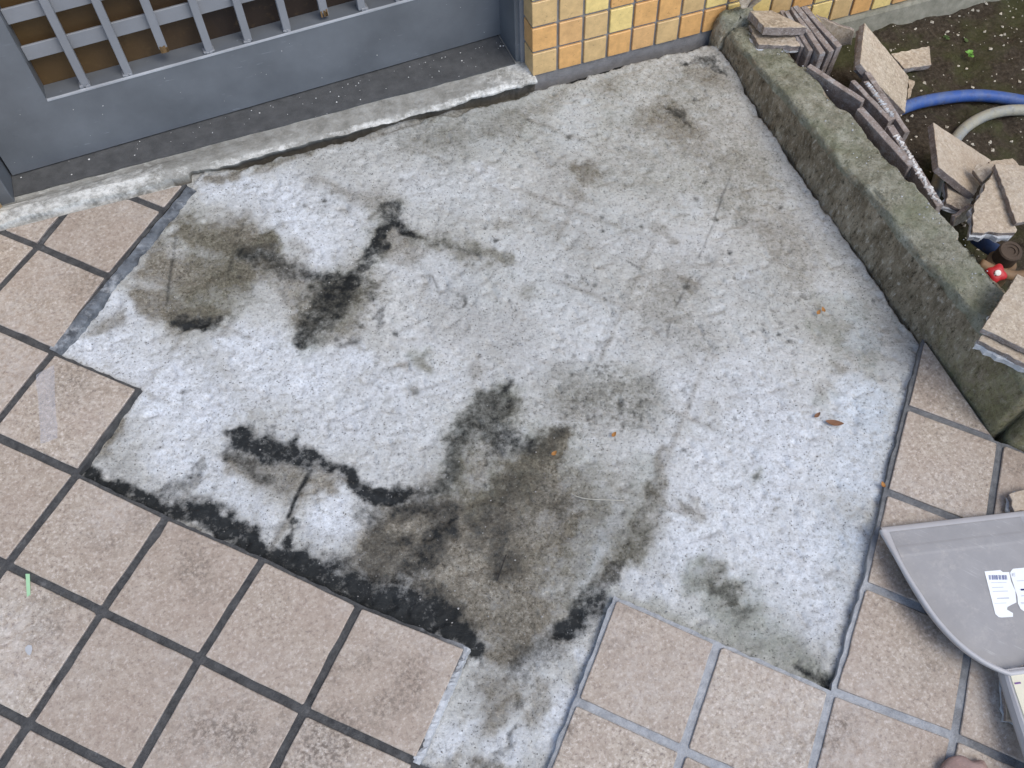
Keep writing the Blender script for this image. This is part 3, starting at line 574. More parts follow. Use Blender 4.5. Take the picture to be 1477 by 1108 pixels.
 ('dark', 0.5511292361613707, [(-0.082, -0.567, 0.0014)]),
 ('dark', 0.3358487600167456, [(-0.203, -0.597, 0.0016)]),
 ('dark', 0.37145307957960383, [(-0.02, -0.66, 0.0025)]),
 ('dark', 0.49341963275541967, [(-0.16, -0.584, 0.0016)]),
 ('dark', 0.49699374862583534, [(-0.146, -0.637, 0.0021)]),
 ('dark', 0.43045952301216306, [(-0.121, -0.578, 0.0017)]),
 ('dark', 0.4790256087877124, [(-0.128, -0.587, 0.0024)]),
 ('dark', 0.3184648787047348, [(-0.236, -0.624, 0.0016)]),
 ('dark', 0.31705015777842394, [(-0.114, -0.618, 0.0013)]),
 ('dark', 0.43742912312407656, [(-0.13, -0.612, 0.0019)]),
 ('dark', 0.45653310136769754, [(-0.098, -0.592, 0.0013)]),
 ('dark', 0.48705172791765805, [(-0.08, -0.569, 0.0026)]),
 ('dark', 0.5552922178466708, [(-0.193, -0.559, 0.0022)]),
 ('dark', 0.5968567695522382, [(-0.025, -0.688, 0.0016)]),
 ('dark', 0.33004070639778943, [(-0.1, -0.666, 0.0018)]),
 ('dark', 0.30098817504983433, [(-0.114, -0.661, 0.0019)]),
 ('dark', 0.4166236781882747, [(-0.2, -0.687, 0.0015)]),
 ('dark', 0.5067677896944627, [(-0.008, -0.649, 0.0016)]),
 ('dark', 0.42261374956577613, [(-0.206, -0.64, 0.0013)]),
 ('dark', 0.5080318309833332, [(-0.247, -0.617, 0.0025)]),
 ('dark', 0.5612196569875221, [(-0.153, -0.547, 0.0027)]),
 ('dark', 0.4979272795462658, [(-0.105, -0.593, 0.0023)]),
 ('dark', 0.4330227495714163, [(-0.05, -0.61, 0.0016)]),
 ('dark', 0.5045731988555477, [(-0.176, -0.653, 0.0024)]),
 ('dark', 0.5520822491372982, [(-0.139, -0.691, 0.0018)]),
 ('dark', 0.4087178725349114, [(-0.091, -0.689, 0.0015)]),
 ('dark', 0.3446646892400687, [(-0.146, -0.636, 0.0019)]),
 ('dark', 0.46499072864638064, [(-0.138, -0.637, 0.0027)]),
 ('dark', 0.5773385969225427, [(-0.1, -0.608, 0.0014)]),
 ('dark', 0.3175450438028549, [(-0.14, -0.637, 0.0021)]),
 ('dark', 0.5409987209101123, [(-0.116, -0.582, 0.002)]),
 ('dark', 0.46108493599094746, [(-0.057, -0.628, 0.0015)]),
 ('dark', 0.546838825232921, [(-0.208, -0.632, 0.0016)]),
 ('dark', 0.32127221474756384, [(-0.205, -0.696, 0.002)]),
 ('dark', 0.478323184655324, [(-0.153, -0.7, 0.0014)]),
 ('dark', 0.39620579335927514, [(-0.129, -0.584, 0.0026)]),
 ('dark', 0.5033191944197067, [(-0.116, -0.598, 0.0015)]),
 ('dark', 0.49222884372842546, [(-0.165, -0.621, 0.0026)]),
 ('dark', 0.45393971326858906, [(-0.149, -0.618, 0.002)]),
 ('dark', 0.3834663471938504, [(-0.177, -0.629, 0.0019)]),
 ('dark', 0.37306498933062376, [(-0.075, -0.689, 0.0017)]),
 ('dark', 0.5793407821130854, [(-0.109, -0.667, 0.0017)]),
 ('dark', 0.5835140871046665, [(-0.107, -0.671, 0.0014)]),
 ('dark', 0.504544622683381, [(-0.175, -0.648, 0.0019)]),
 ('dark', 0.39843016870787307, [(-0.07, -0.716, 0.0022)]),
 ('dark', 0.31744826270996246, [(-0.266, -0.616, 0.0016)]),
 ('dark', 0.5465967868779513, [(-0.167, -0.661, 0.002)]),
 ('dark', 0.5537416901672656, [(-0.2, -0.659, 0.0021)]),
 ('dark', 0.4845274189008325, [(-0.232, -0.621, 0.0018)]),
 ('dark', 0.4317222684385565, [(-0.174, -0.632, 0.0025)]),
 ('dark', 0.4809886200868634, [(-0.178, -0.663, 0.0021)]),
 ('dark', 0.5201792440682225, [(-0.132, -0.684, 0.0013)]),
 ('dark', 0.5715706967885309, [(-0.087, -0.705, 0.0013)]),
 ('dark', 0.38535710073697943, [(-0.083, -0.688, 0.0022)]),
 ('dark', 0.348498902532538, [(-0.083, -0.665, 0.0017)]),
 ('dark', 0.5560242408410324, [(-0.144, -0.573, 0.0025)]),
 ('dark', 0.35321700356636665, [(-0.201, -0.541, 0.002)]),
 ('dark', 0.3333866479345027, [(-0.2, -0.673, 0.0025)]),
 ('dark', 0.5828457727155685, [(-0.236, -0.661, 0.0026)]),
 ('dark', 0.5990992678656086, [(-0.254, -0.653, 0.0014)]),
 ('dark', 0.43731576954715756, [(-0.111, -0.559, 0.0017)]),
 ('olive', 0.55, [(-0.659, -0.117, 0.0335), (-0.598, -0.199, 0.0551), (-0.657, -0.264, 0.0429)]),
 ('brown', 0.5, [(-0.706, -0.13, 0.0221), (-0.631, -0.245, 0.0368)]),
 ('white', 0.5, [(-0.69, -0.158, 0.011), (-0.715, -0.2, 0.0108)]),
 ('white', 0.4, [(-0.624, -0.262, 0.0086), (-0.57, -0.267, 0.0109)]),
 ('white', 0.5, [(-0.317, -0.27, 0.0453), (-0.285, -0.384, 0.0551), (-0.216, -0.507, 0.0538)]),
 ('white', 0.45, [(-0.114, -0.516, 0.0655), (-0.156, -0.358, 0.0681)]),
 ('white', 0.4, [(0.025, -0.346, 0.0703), (0.122, -0.412, 0.0585)]),
 ('white', 0.4, [(-0.302, -0.554, 0.0418), (-0.348, -0.431, 0.043)]),
 ('white', 0.4, [(0.163, -0.531, 0.0455), (-0.023, -0.604, 0.054)]),
 ('white', 0.7, [(-0.257, -0.819, 0.0155), (-0.259, -0.871, 0.0152), (-0.199, -0.785, 0.0139)]),
 ('white', 0.55, [(-0.349, -0.889, 0.013), (-0.311, -0.872, 0.0113), (-0.383, -0.886, 0.0092)]),
 ('white', 0.6, [(-0.363, -0.689, 0.0178)]),
 ('dark', 0.45, [(-0.351, -0.739, 0.0254), (-0.316, -0.718, 0.0198), (-0.38, -0.762, 0.0231)]),
 ('dark', 0.4, [(-0.456, -0.717, 0.0232), (-0.418, -0.725, 0.0233)]),
]
CRACKS = [[[0.2707, -0.2811], [0.2253, -0.3278], [0.1838, -0.3735]], [[0.1702, -0.3895], [0.1164, -0.4433]], [[0.0867, -0.4716], [0.0611, -0.4948], [0.0293, -0.5264], [-0.0015, -0.5641]], [[-0.3154, -0.3077], [-0.3093, -0.3349], [-0.3071, -0.369]], [[0.0027, -0.407], [0.0165, -0.4315]]]
PIECES = [
 {'label': 'thick wedge-shaped tile offcut lying on the kerb end, on another offcut', 'face': [[0.4101, -0.029, 0.0853], [0.4544, -0.0344, 0.0797], [0.4908, -0.0992, 0.0822], [0.4087, -0.0831, 0.0918]], 'n': [0.1386, 0.115, 0.9837], 'th': 0.016, 'mortar': 0.0, 'rough': 0.0008},
 {'label': 'tile offcut with pale rough edge lying directly on the kerb under another offcut', 'face': [[0.4099, -0.0387, 0.0622], [0.4803, -0.0788, 0.0597], [0.4718, -0.1194, 0.0623], [0.3987, -0.0945, 0.0658]], 'n': [0.0646, 0.0507, 0.9966], 'th': 0.011, 'mortar': 0.004, 'rough': 0.0016},
 {'label': 'small broken tile with white edge against the wall at the top of the photo', 'face': [[0.3868, -0.0101, 0.1102], [0.4186, -0.0203, 0.1098], [0.408, -0.0211, 0.0857], [0.3988, -0.0185, 0.0843]], 'n': [-0.2987, -0.9399, 0.1655], 'th': 0.009, 'mortar': 0.0, 'rough': 0.001},
 {'label': 'grey tile sliver with white edge standing by the wall at the photo top', 'face': [[0.4156, -0.0371, 0.1198], [0.4269, -0.0415, 0.1202], [0.4163, -0.0236, 0.0846], [0.4095, -0.0213, 0.0854]], 'n': [-0.3311, -0.879, -0.3431], 'th': 0.006, 'mortar': 0.0, 'rough': 0.0008},
 {'label': 'large pale tile with bright face leaning down from the standing stack', 'face': [[0.6108, -0.1122, 0.0703], [0.7012, -0.1861, -0.0203], [0.631, -0.2743, -0.0097], [0.565, -0.236, 0.0501], [0.536, -0.2109, 0.0797]], 'n': [0.5254, -0.3228, 0.7873], 'th': 0.012, 'mortar': 0.0, 'rough': 0.0005},
 {'label': 'second tile layer just under the large pale leaning tile', 'face': [[0.6085, -0.1097, 0.0567], [0.7012, -0.1827, -0.0368], [0.6353, -0.2678, -0.0252], [0.5399, -0.2069, 0.0653]], 'n': [0.5413, -0.3125, 0.7806], 'th': 0.01, 'mortar': 0.0, 'rough': 0.0006},
 {'label': 'small rectangular tile offcut lying flat on the soil near the wall', 'face': [[0.7287, -0.0989, -0.0446], [0.8214, -0.1002, -0.0504], [0.7939, -0.1483, -0.0495], [0.7315, -0.1426, -0.0455]], 'n': [0.0615, -0.0174, 0.998], 'th': 0.012, 'mortar': 0.0, 'rough': 0.0008},
 {'label': 'tiny tile shard on the soil beside the large pale tile', 'face': [[0.7328, -0.163, -0.055], [0.7418, -0.1725, -0.055], [0.7097, -0.2058, -0.055], [0.7002, -0.2088, -0.055]], 'n': [0.0, 0.0, 1.0], 'th': 0.006, 'mortar': 0.0, 'rough': 0.001},
 {'label': 'large pointed tile wedge with bright face in the right-hand pile', 'face': [[0.6078, -0.3559, 0.05], [0.7136, -0.427, -0.01], [0.6436, -0.4785, 0.0124], [0.5999, -0.5078, 0.0269], [0.5475, -0.4536, 0.06]], 'n': [0.4049, -0.1576, 0.9007], 'th': 0.013, 'mortar': 0.0, 'rough': 0.0004},
 {'label': 'small square tile offcut with grey mortar edge tucked under the pointed wedge', 'face': [[0.5812, -0.4609, 0.0201], [0.6059, -0.5071, 0.0149], [0.5708, -0.5286, 0.0202], [0.5462, -0.5048, 0.0249]], 'n': [0.1642, -0.0239, 0.9861], 'th': 0.008, 'mortar': 0.007, 'rough': 0.0012},
 {'label': 'pale shard standing between the kerb and the mortar-backed triangle', 'face': [[0.5408, -0.5376, 0.0286], [0.5814, -0.5272, 0.0312], [0.5794, -0.5376, 0.0085], [0.5397, -0.5453, 0.0116]], 'n': [0.205, -0.8974, 0.3908], 'th': 0.008, 'mortar': 0.0, 'rough': 0.0012},
 {'label': 'small dark grey chunk wedged between the pointed wedge and right-hand tile', 'face': [[0.6202, -0.466, 0.0523], [0.6404, -0.4787, 0.0609], [0.6309, -0.4918, 0.0547], [0.6125, -0.4983, 0.0448], [0.6112, -0.4707, 0.0473]], 'n': [-0.441, -0.1035, 0.8915], 'th': 0.016, 'mortar': 0.0, 'rough': 0.0008},
 {'label': 'triangular tile offcut with thick white mortar underneath in the right-hand pile', 'face': [[0.6241, -0.4981, 0.065], [0.6248, -0.5106, 0.0648], [0.5894, -0.6132, 0.062], [0.5844, -0.6169, 0.0618], [0.519, -0.5915, 0.06], [0.5562, -0.5422, 0.062]], 'n': [-0.0333, -0.016, 0.9993], 'th': 0.0085, 'mortar': 0.011, 'rough': 0.0014},
 {'label': 'large square-cut tile at the right edge overlapping the mortar-backed triangle', 'face': [[0.627, -0.4897, 0.0754], [0.702, -0.5173, 0.0695], [0.6348, -0.6111, 0.0708], [0.5854, -0.6069, 0.0743]], 'n': [0.0666, -0.0334, 0.9972], 'th': 0.0095, 'mortar': 0.0, 'rough': 0.0006},
 {'label': 'grey tile lying under the far side of the right-edge tile', 'face': [[0.6575, -0.4588, 0.039], [0.7103, -0.4615, 0.031], [0.7131, -0.5125, 0.0343], [0.6378, -0.5081, 0.0457]], 'n': [0.154, 0.073, 0.9854], 'th': 0.012, 'mortar': 0.0, 'rough': 0.0008},
 {'label': 'topmost tile of the two-tile stack sitting on the kerb at the right edge', 'face': [[0.4454, -0.7297, 0.158], [0.4812, -0.7743, 0.158], [0.4078, -0.882, 0.158], [0.3403, -0.7912, 0.158]], 'n': [0.0, 0.0, 1.0], 'th': 0.0105, 'mortar': 0.0, 'rough': 0.0006},
 {'label': 'lower mortar-backed tile of the stack sitting on the kerb at the right edge', 'face': [[0.4431, -0.7391, 0.144], [0.4836, -0.7832, 0.144], [0.4058, -0.8967, 0.144], [0.3353, -0.8007, 0.144]], 'n': [0.0, 0.0, 1.0], 'th': 0.0105, 'mortar': 0.012, 'rough': 0.0018},
 {'label': 'tile fragment with grey mortar side lying behind the dustpan lip', 'face': [[0.3248, -0.9864, 0.02], [0.3679, -0.9912, 0.02], [0.3543, -1.0207, 0.02], [0.3161, -1.0114, 0.02]], 'n': [0.0, 0.0, 1.0], 'th': 0.01, 'mortar': 0.006, 'rough': 0.001},
 {'label': 'tile fragment with grey sides lying under the dustpan handle', 'face': [[0.1653, -1.1978, 0.016], [0.2031, -1.221, 0.016], [0.1681, -1.262, 0.016], [0.1356, -1.2412, 0.016]], 'n': [0.0, 0.0, 1.0], 'th': 0.009, 'mortar': 0.005, 'rough': 0.001},
 {'label': 'brown tile leaning on the wall side of the standing row', 'face': [[0.5526, -0.0457, 0.05], [0.6095, -0.0975, 0.04], [0.6086, -0.1055, 0.015], [0.5956, -0.0965, 0.0091]], 'n': [-0.6251, -0.7363, 0.259], 'th': 0.009, 'mortar': 0.0, 'rough': 0.0008},
]
STAND = [
 {'label': 'short upright tile offcut, nearest the kerb in the standing row by the wall', 'a': [0.4883, -0.0231, 0.062], 'b': [0.4765, -0.1237, 0.062], 'h': 0.1, 'th': 0.009, 'lean': 0.0, 'white': 0.0},
 {'label': 'upright tile second from the kerb in the standing row by the wall', 'a': [0.4919, -0.0323, 0.066], 'b': [0.4809, -0.1406, 0.066], 'h': 0.12, 'th': 0.009, 'lean': 0.0, 'white': 0.0},
 {'label': 'upright tile in the middle of the standing row by the wall', 'a': [0.5033, -0.0317, 0.072], 'b': [0.4921, -0.1595, 0.072], 'h': 0.138, 'th': 0.011, 'lean': 0.0, 'white': 0.0},
 {'label': 'upright tile fourth from the kerb in the standing row by the wall', 'a': [0.5078, -0.0331, 0.074], 'b': [0.5089, -0.1612, 0.074], 'h': 0.14, 'th': 0.011, 'lean': 0.0, 'white': 0.0},
 {'label': 'grey-edged upright tile, fifth from the kerb in the standing row by the wall', 'a': [0.5214, -0.0391, 0.074], 'b': [0.5293, -0.1553, 0.074], 'h': 0.142, 'th': 0.012, 'lean': 0.0, 'white': 0.0},
 {'label': 'dark tile standing behind the kerb, leaning below the standing row', 'a': [0.4464, -0.1835, 0.078], 'b': [0.4925, -0.292, 0.078], 'h': 0.12, 'th': 0.01, 'lean': 0.12, 'white': 0.0},
 {'label': 'long dark tile standing against the back of the kerb at its middle', 'a': [0.4707, -0.3101, 0.085], 'b': [0.4823, -0.4526, 0.085], 'h': 0.13, 'th': 0.0125, 'lean': 0.1, 'white': 0.0},
 {'label': 'tile on edge with thick white mortar along its top behind the kerb', 'a': [0.5012, -0.3604, 0.082], 'b': [0.4804, -0.5397, 0.082], 'h': 0.13, 'th': 0.012, 'lean': 0.06, 'white': 1.0},
 {'label': 'thin brown tile on edge behind the first dark leaning tile', 'a': [0.5053, -0.2386, 0.074], 'b': [0.5161, -0.345, 0.074], 'h': 0.12, 'th': 0.009, 'lean': 0.06, 'white': 0.0},
 {'label': 'mottled tile on edge with crumbs of mortar along its top', 'a': [0.5343, -0.2411, 0.066], 'b': [0.5311, -0.3382, 0.066], 'h': 0.12, 'th': 0.01, 'lean': 0.04, 'white': 0.5},
 {'label': 'narrow tile on edge just below the large pale leaning tile', 'a': [0.5491, -0.2222, 0.066], 'b': [0.5356, -0.3725, 0.066], 'h': 0.13, 'th': 0.01, 'lean': 0.02, 'white': 0.0},
]
PTS = {'blue_hose': [[0.5851, -0.2597, -0.035], [0.6586, -0.24, -0.04], [0.7272, -0.2349, -0.045], [0.8158, -0.2484, -0.048], [0.8764, -0.2774, -0.048], [0.9252, -0.3193, -0.045], [0.9769, -0.3799, -0.045], [0.952, -0.492, -0.045]], 'faded_hose': [[0.5756, -0.4603, -0.03], [0.6558, -0.3833, -0.035], [0.7298, -0.3311, -0.04], [0.7933, -0.3096, -0.042], [0.8492, -0.3098, -0.042], [0.9194, -0.327, -0.045], [1.0071, -0.3548, -0.06]], 'valve': [[0.5693, -0.6373, 0.045]], 'lever': [[0.509, -0.6398, 0.06], [0.5262, -0.6617, 0.058], [0.5578, -0.6794, 0.055], [0.6046, -0.6806, 0.05]], 'knob': [[0.4741, -0.6894, 0.095], [0.4564, -0.6993, 0.1]], 'pipe': [[0.582, -0.5673, 0.0], [0.5827, -0.5978, 0.01], [0.5944, -0.6276, 0.015]], 'sprout': [[0.8923, -0.1418, -0.06], [0.8899, -0.0747, -0.07], [0.9168, -0.101, -0.065]], 'leaf': [[0.1654, -0.792, -0.009], [0.1474, -0.7716, -0.009]], 'stem': [[-0.2465, -0.7632, -0.008], [-0.2289, -0.7763, -0.006], [-0.183, -0.7948, -0.008]], 'twig': [[-0.3929, -0.8407, -0.009], [-0.3689, -0.812, -0.004]], 'tape': [[-0.9182, -0.3117, 0.001], [-0.8914, -0.3037, 0.001], [-0.9042, -0.4276, 0.001], [-0.928, -0.4281, 0.001]], 'green': [[-0.9719, -0.6157, 0.001], [-0.9668, -0.6176, 0.001], [-0.9697, -0.6464, 0.001], [-0.9742, -0.6477, 0.001]], 'flake': [[-0.9809, -0.719, 0.001]], 'orange': [[-0.1537, -0.695, -0.009], [-0.2479, -0.6926, -0.009], [0.1764, -0.9055, -0.004], [0.2557, -0.6077, -0.009], [0.2455, -0.6097, -0.009]], 'pan_lip': [[0.12, -0.9686, 0.03], [0.3211, -1.0179, 0.03]], 'label': [[0.2165, -1.0697, 0.032], [0.2689, -1.0864, 0.032], [0.1906, -1.1291, 0.032]], 'pink': [[0.0254, -1.2609, 0.03], [0.0808, -1.2756, 0.03], [0.0827, -1.271, 0.05], [0.1113, -1.2652, 0.05]], 'kerb_crack': [[0.3848, -0.8892, 0.0], [0.3872, -0.8629, 0.11]], 'strip': [[-0.8887, -0.277, -0.002], [-0.6299, -0.0296, -0.002]], 'corner_bits': [[-0.0277, -1.1297, -0.004], [-0.0338, -1.1227, -0.004]]}
LABEL = {'left': [(0.2198, -1.07, 0.0253), (0.2412, -1.0761, 0.0253), (0.2428, -1.0797, 0.0253), (0.251, -1.0828, 0.0253), (0.2454, -1.0946, 0.0253), (0.2431, -1.107, 0.0253), (0.2345, -1.1211, 0.0253), (0.2277, -1.1213, 0.0253), (0.2194, -1.1219, 0.0253), (0.2168, -1.1246, 0.0253), (0.2215, -1.1313, 0.0253), (0.2185, -1.1355, 0.0253), (0.2037, -1.1309, 0.0253), (0.2003, -1.1291, 0.0253), (0.1985, -1.1242, 0.0253)], 'right': [(0.2536, -1.0827, 0.0253), (0.2587, -1.0807, 0.0253), (0.2742, -1.0849, 0.0253), (0.296, -1.0923, 0.0253), (0.2772, -1.122, 0.0253), (0.2609, -1.1451, 0.0253), (0.2379, -1.1369, 0.0253), (0.2344, -1.1302, 0.0253), (0.2357, -1.1227, 0.0253), (0.2407, -1.1148, 0.0253), (0.2475, -1.0943, 0.0253), (0.2513, -1.0841, 0.0253)], 'bars': [[(0.2218, -1.0766, 0.0253), (0.2229, -1.0767, 0.0253), (0.2201, -1.0823, 0.0253), (0.219, -1.0822, 0.0253)], [(0.2234, -1.0772, 0.0253), (0.2242, -1.0772, 0.0253), (0.2214, -1.0828, 0.0253), (0.2206, -1.0828, 0.0253)], [(0.2254, -1.078, 0.0253), (0.2277, -1.0785, 0.0253), (0.2248, -1.0841, 0.0253), (0.2225, -1.0836, 0.0253)], [(0.2282, -1.079, 0.0253), (0.2293, -1.0791, 0.0253), (0.2265, -1.0847, 0.0253), (0.2254, -1.0846, 0.0253)], [(0.2297, -1.0796, 0.0253), (0.2305, -1.0795, 0.0253), (0.2276, -1.0851, 0.0253), (0.2269, -1.0852, 0.0253)], [(0.2308, -1.08, 0.0253), (0.2331, -1.0806, 0.0253), (0.2303, -1.0862, 0.0253), (0.228, -1.0856, 0.0253)], [(0.2343, -1.0813, 0.0253), (0.2358, -1.0816, 0.0253), (0.233, -1.0872, 0.0253), (0.2315, -1.0869, 0.0253)], [(0.2362, -1.0821, 0.0253), (0.2373, -1.0821, 0.0253), (0.2344, -1.0877, 0.0253), (0.2334, -1.0877, 0.0253)], [(0.2384, -1.0829, 0.0253), (0.2415, -1.0837, 0.0253), (0.2387, -1.0893, 0.0253), (0.2356, -1.0885, 0.0253)], [(0.2421, -1.0843, 0.0253), (0.2436, -1.0845, 0.0253), (0.2408, -1.0901, 0.0253), (0.2392, -1.0899, 0.0253)], [(0.244, -1.085, 0.0253), (0.2448, -1.085, 0.0253), (0.2419, -1.0905, 0.0253), (0.2412, -1.0906, 0.0253)]], 'print': [[(0.2191, -1.0863, 0.0253), (0.2386, -1.0931, 0.0253), (0.2384, -1.0937, 0.0253), (0.2188, -1.087, 0.0253)], [(0.216, -1.0923, 0.0253), (0.2307, -1.0972, 0.0253), (0.2305, -1.0979, 0.0253), (0.2157, -1.093, 0.0253)], [(0.2138, -1.097, 0.0253), (0.2333, -1.1037, 0.0253), (0.233, -1.1045, 0.0253), (0.2135, -1.0978, 0.0253)], [(0.2135, -1.1067, 0.0253), (0.2291, -1.1119, 0.0253), (0.2284, -1.1132, 0.0253), (0.2128, -1.108, 0.0253)], [(0.2059, -1.1114, 0.0253), (0.2214, -1.1166, 0.0253), (0.2212, -1.1172, 0.0253), (0.2057, -1.112, 0.0253)]], 'print2': [[(0.2531, -1.0859, 0.0253), (0.2548, -1.0861, 0.0253), (0.2526, -1.0894, 0.0253), (0.2509, -1.0892, 0.0253)], [(0.2549, -1.086, 0.0253), (0.2578, -1.0866, 0.0253), (0.2575, -1.0874, 0.0253), (0.2546, -1.0867, 0.0253)], [(0.2535, -1.0875, 0.0253), (0.2564, -1.0881, 0.0253), (0.2561, -1.0889, 0.0253), (0.2532, -1.0882, 0.0253)], [(0.253, -1.0893, 0.0253), (0.2557, -1.0899, 0.0253), (0.2554, -1.0906, 0.0253), (0.2527, -1.0901, 0.0253)], [(0.2533, -1.0965, 0.0253), (0.2631, -1.0998, 0.0253), (0.2629, -1.1004, 0.0253), (0.253, -1.0972, 0.0253)], [(0.2463, -1.1158, 0.0253), (0.2504, -1.1169, 0.0253), (0.25, -1.1177, 0.0253), (0.246, -1.1166, 0.0253)], [(0.2397, -1.1231, 0.0253), (0.2442, -1.1244, 0.0253), (0.2439, -1.1251, 0.0253), (0.2394, -1.1238, 0.0253)], [(0.2397, -1.1247, 0.0253), (0.2437, -1.1258, 0.0253), (0.2436, -1.1264, 0.0253), (0.2395, -1.1253, 0.0253)]], 'navy': [[(0.2511, -1.1078, 0.0253), (0.2718, -1.1145, 0.0253), (0.2704, -1.1167, 0.0253), (0.2498, -1.1097, 0.0253)]]}
PINK = [0.0471, -1.286, 0.03]
rng = random.Random(7)

# ------------------------------------------------------------------ helpers
def tag(o, label=None, cat=None, group=None, kind=None):
    if label: o['label'] = label
    if cat: o['category'] = cat
    if group: o['group'] = group
    if kind: o['kind'] = kind
    return o

def mesh_obj(name, verts, faces, mats=(), parent=None, loc=None, smooth=False, midx=None):
    me = bpy.data.meshes.new(name)
    if loc is not None:
        L = Vector(loc)
        verts = [Vector(v) - L for v in verts]
    me.from_pydata([tuple(v) for v in verts], [], faces)
    for m in mats: me.materials.append(m)
    if midx is not None:
        me.polygons.foreach_set('material_index', midx)
    if smooth:
        me.polygons.foreach_set('use_smooth', [True] * len(me.polygons))
    me.update()
    o = bpy.data.objects.new(name, me)
    COL.objects.link(o)
    if loc is not None: o.location = loc
    put(o, parent)
    return o

def put(o, parent):
    if parent is not None:
        o.parent = parent
        o.matrix_parent_inverse = parent_world(parent).inverted()

def parent_world(p):
    m = p.matrix_basis.copy()
    q = p.parent
    while q is not None:
        m = q.matrix_basis @ p.matrix_parent_inverse @ m
        p, q = q, q.parent
    return m

def empty(name, loc=(0, 0, 0)):
    o = bpy.data.objects.new(name, None)
    o.empty_display_size = 0.05
    o.location = loc
    COL.objects.link(o)
    return o

def finish(bm, name, mats, parent=None, loc=None, smooth=False):
    if loc is not None:
        bmesh.ops.translate(bm, verts=bm.verts, vec=-Vector(loc))
    bmesh.ops.recalc_face_normals(bm, faces=bm.faces)
    me = bpy.data.meshes.new(name)
    bm.to_mesh(me); bm.free()
    for m in mats: me.materials.append(m)
    if smooth:
        me.polygons.foreach_set('use_smooth', [True] * len(me.polygons))
    o = bpy.data.objects.new(name, me)
    COL.objects.link(o)
    if loc is not None: o.location = loc
    put(o, parent)
    return o

def fix_normals(o):
    bm = bmesh.new(); bm.from_mesh(o.data)
    bmesh.ops.recalc_face_normals(bm, faces=bm.faces)
    bm.to_mesh(o.data); bm.free()

# value noise in numpy
def _hash(ix, iy, seed):
    h = (ix.astype(np.int64) * 374761393 + iy.astype(np.int64) * 668265263 + seed * 1442695041) & 0xffffffff
    h = ((h ^ (h >> 13)) * 1274126177) & 0xffffffff
    h = h ^ (h >> 16)
    return (h & 0xffff) / 65535.0

def vnoise(x, y, freq, seed=0):
    x = np.asarray(x, float) * freq; y = np.asarray(y, float) * freq
    ix = np.floor(x); iy = np.floor(y)
    fx = x - ix; fy = y - iy
    fx = fx * fx * (3 - 2 * fx); fy = fy * fy * (3 - 2 * fy)
    a = _hash(ix, iy, seed); b = _hash(ix + 1, iy, seed); c = _hash(ix, iy + 1, seed); d = _hash(ix + 1, iy + 1, seed)
    return (a * (1 - fx) + b * fx) * (1 - fy) + (c * (1 - fx) + d * fx) * fy

def fbm(x, y, freq, oct=4, seed=0, gain=0.5):
    s = 0; amp = 1; t = 0
    for k in range(oct):
        s = s + amp * vnoise(x, y, freq * 2 ** k, seed + 17 * k); t += amp; amp *= gain
    return s / t

def sstep(a, b, x):
    t = np.clip((x - a) / (b - a), 0, 1)
    return t * t * (3 - 2 * t)

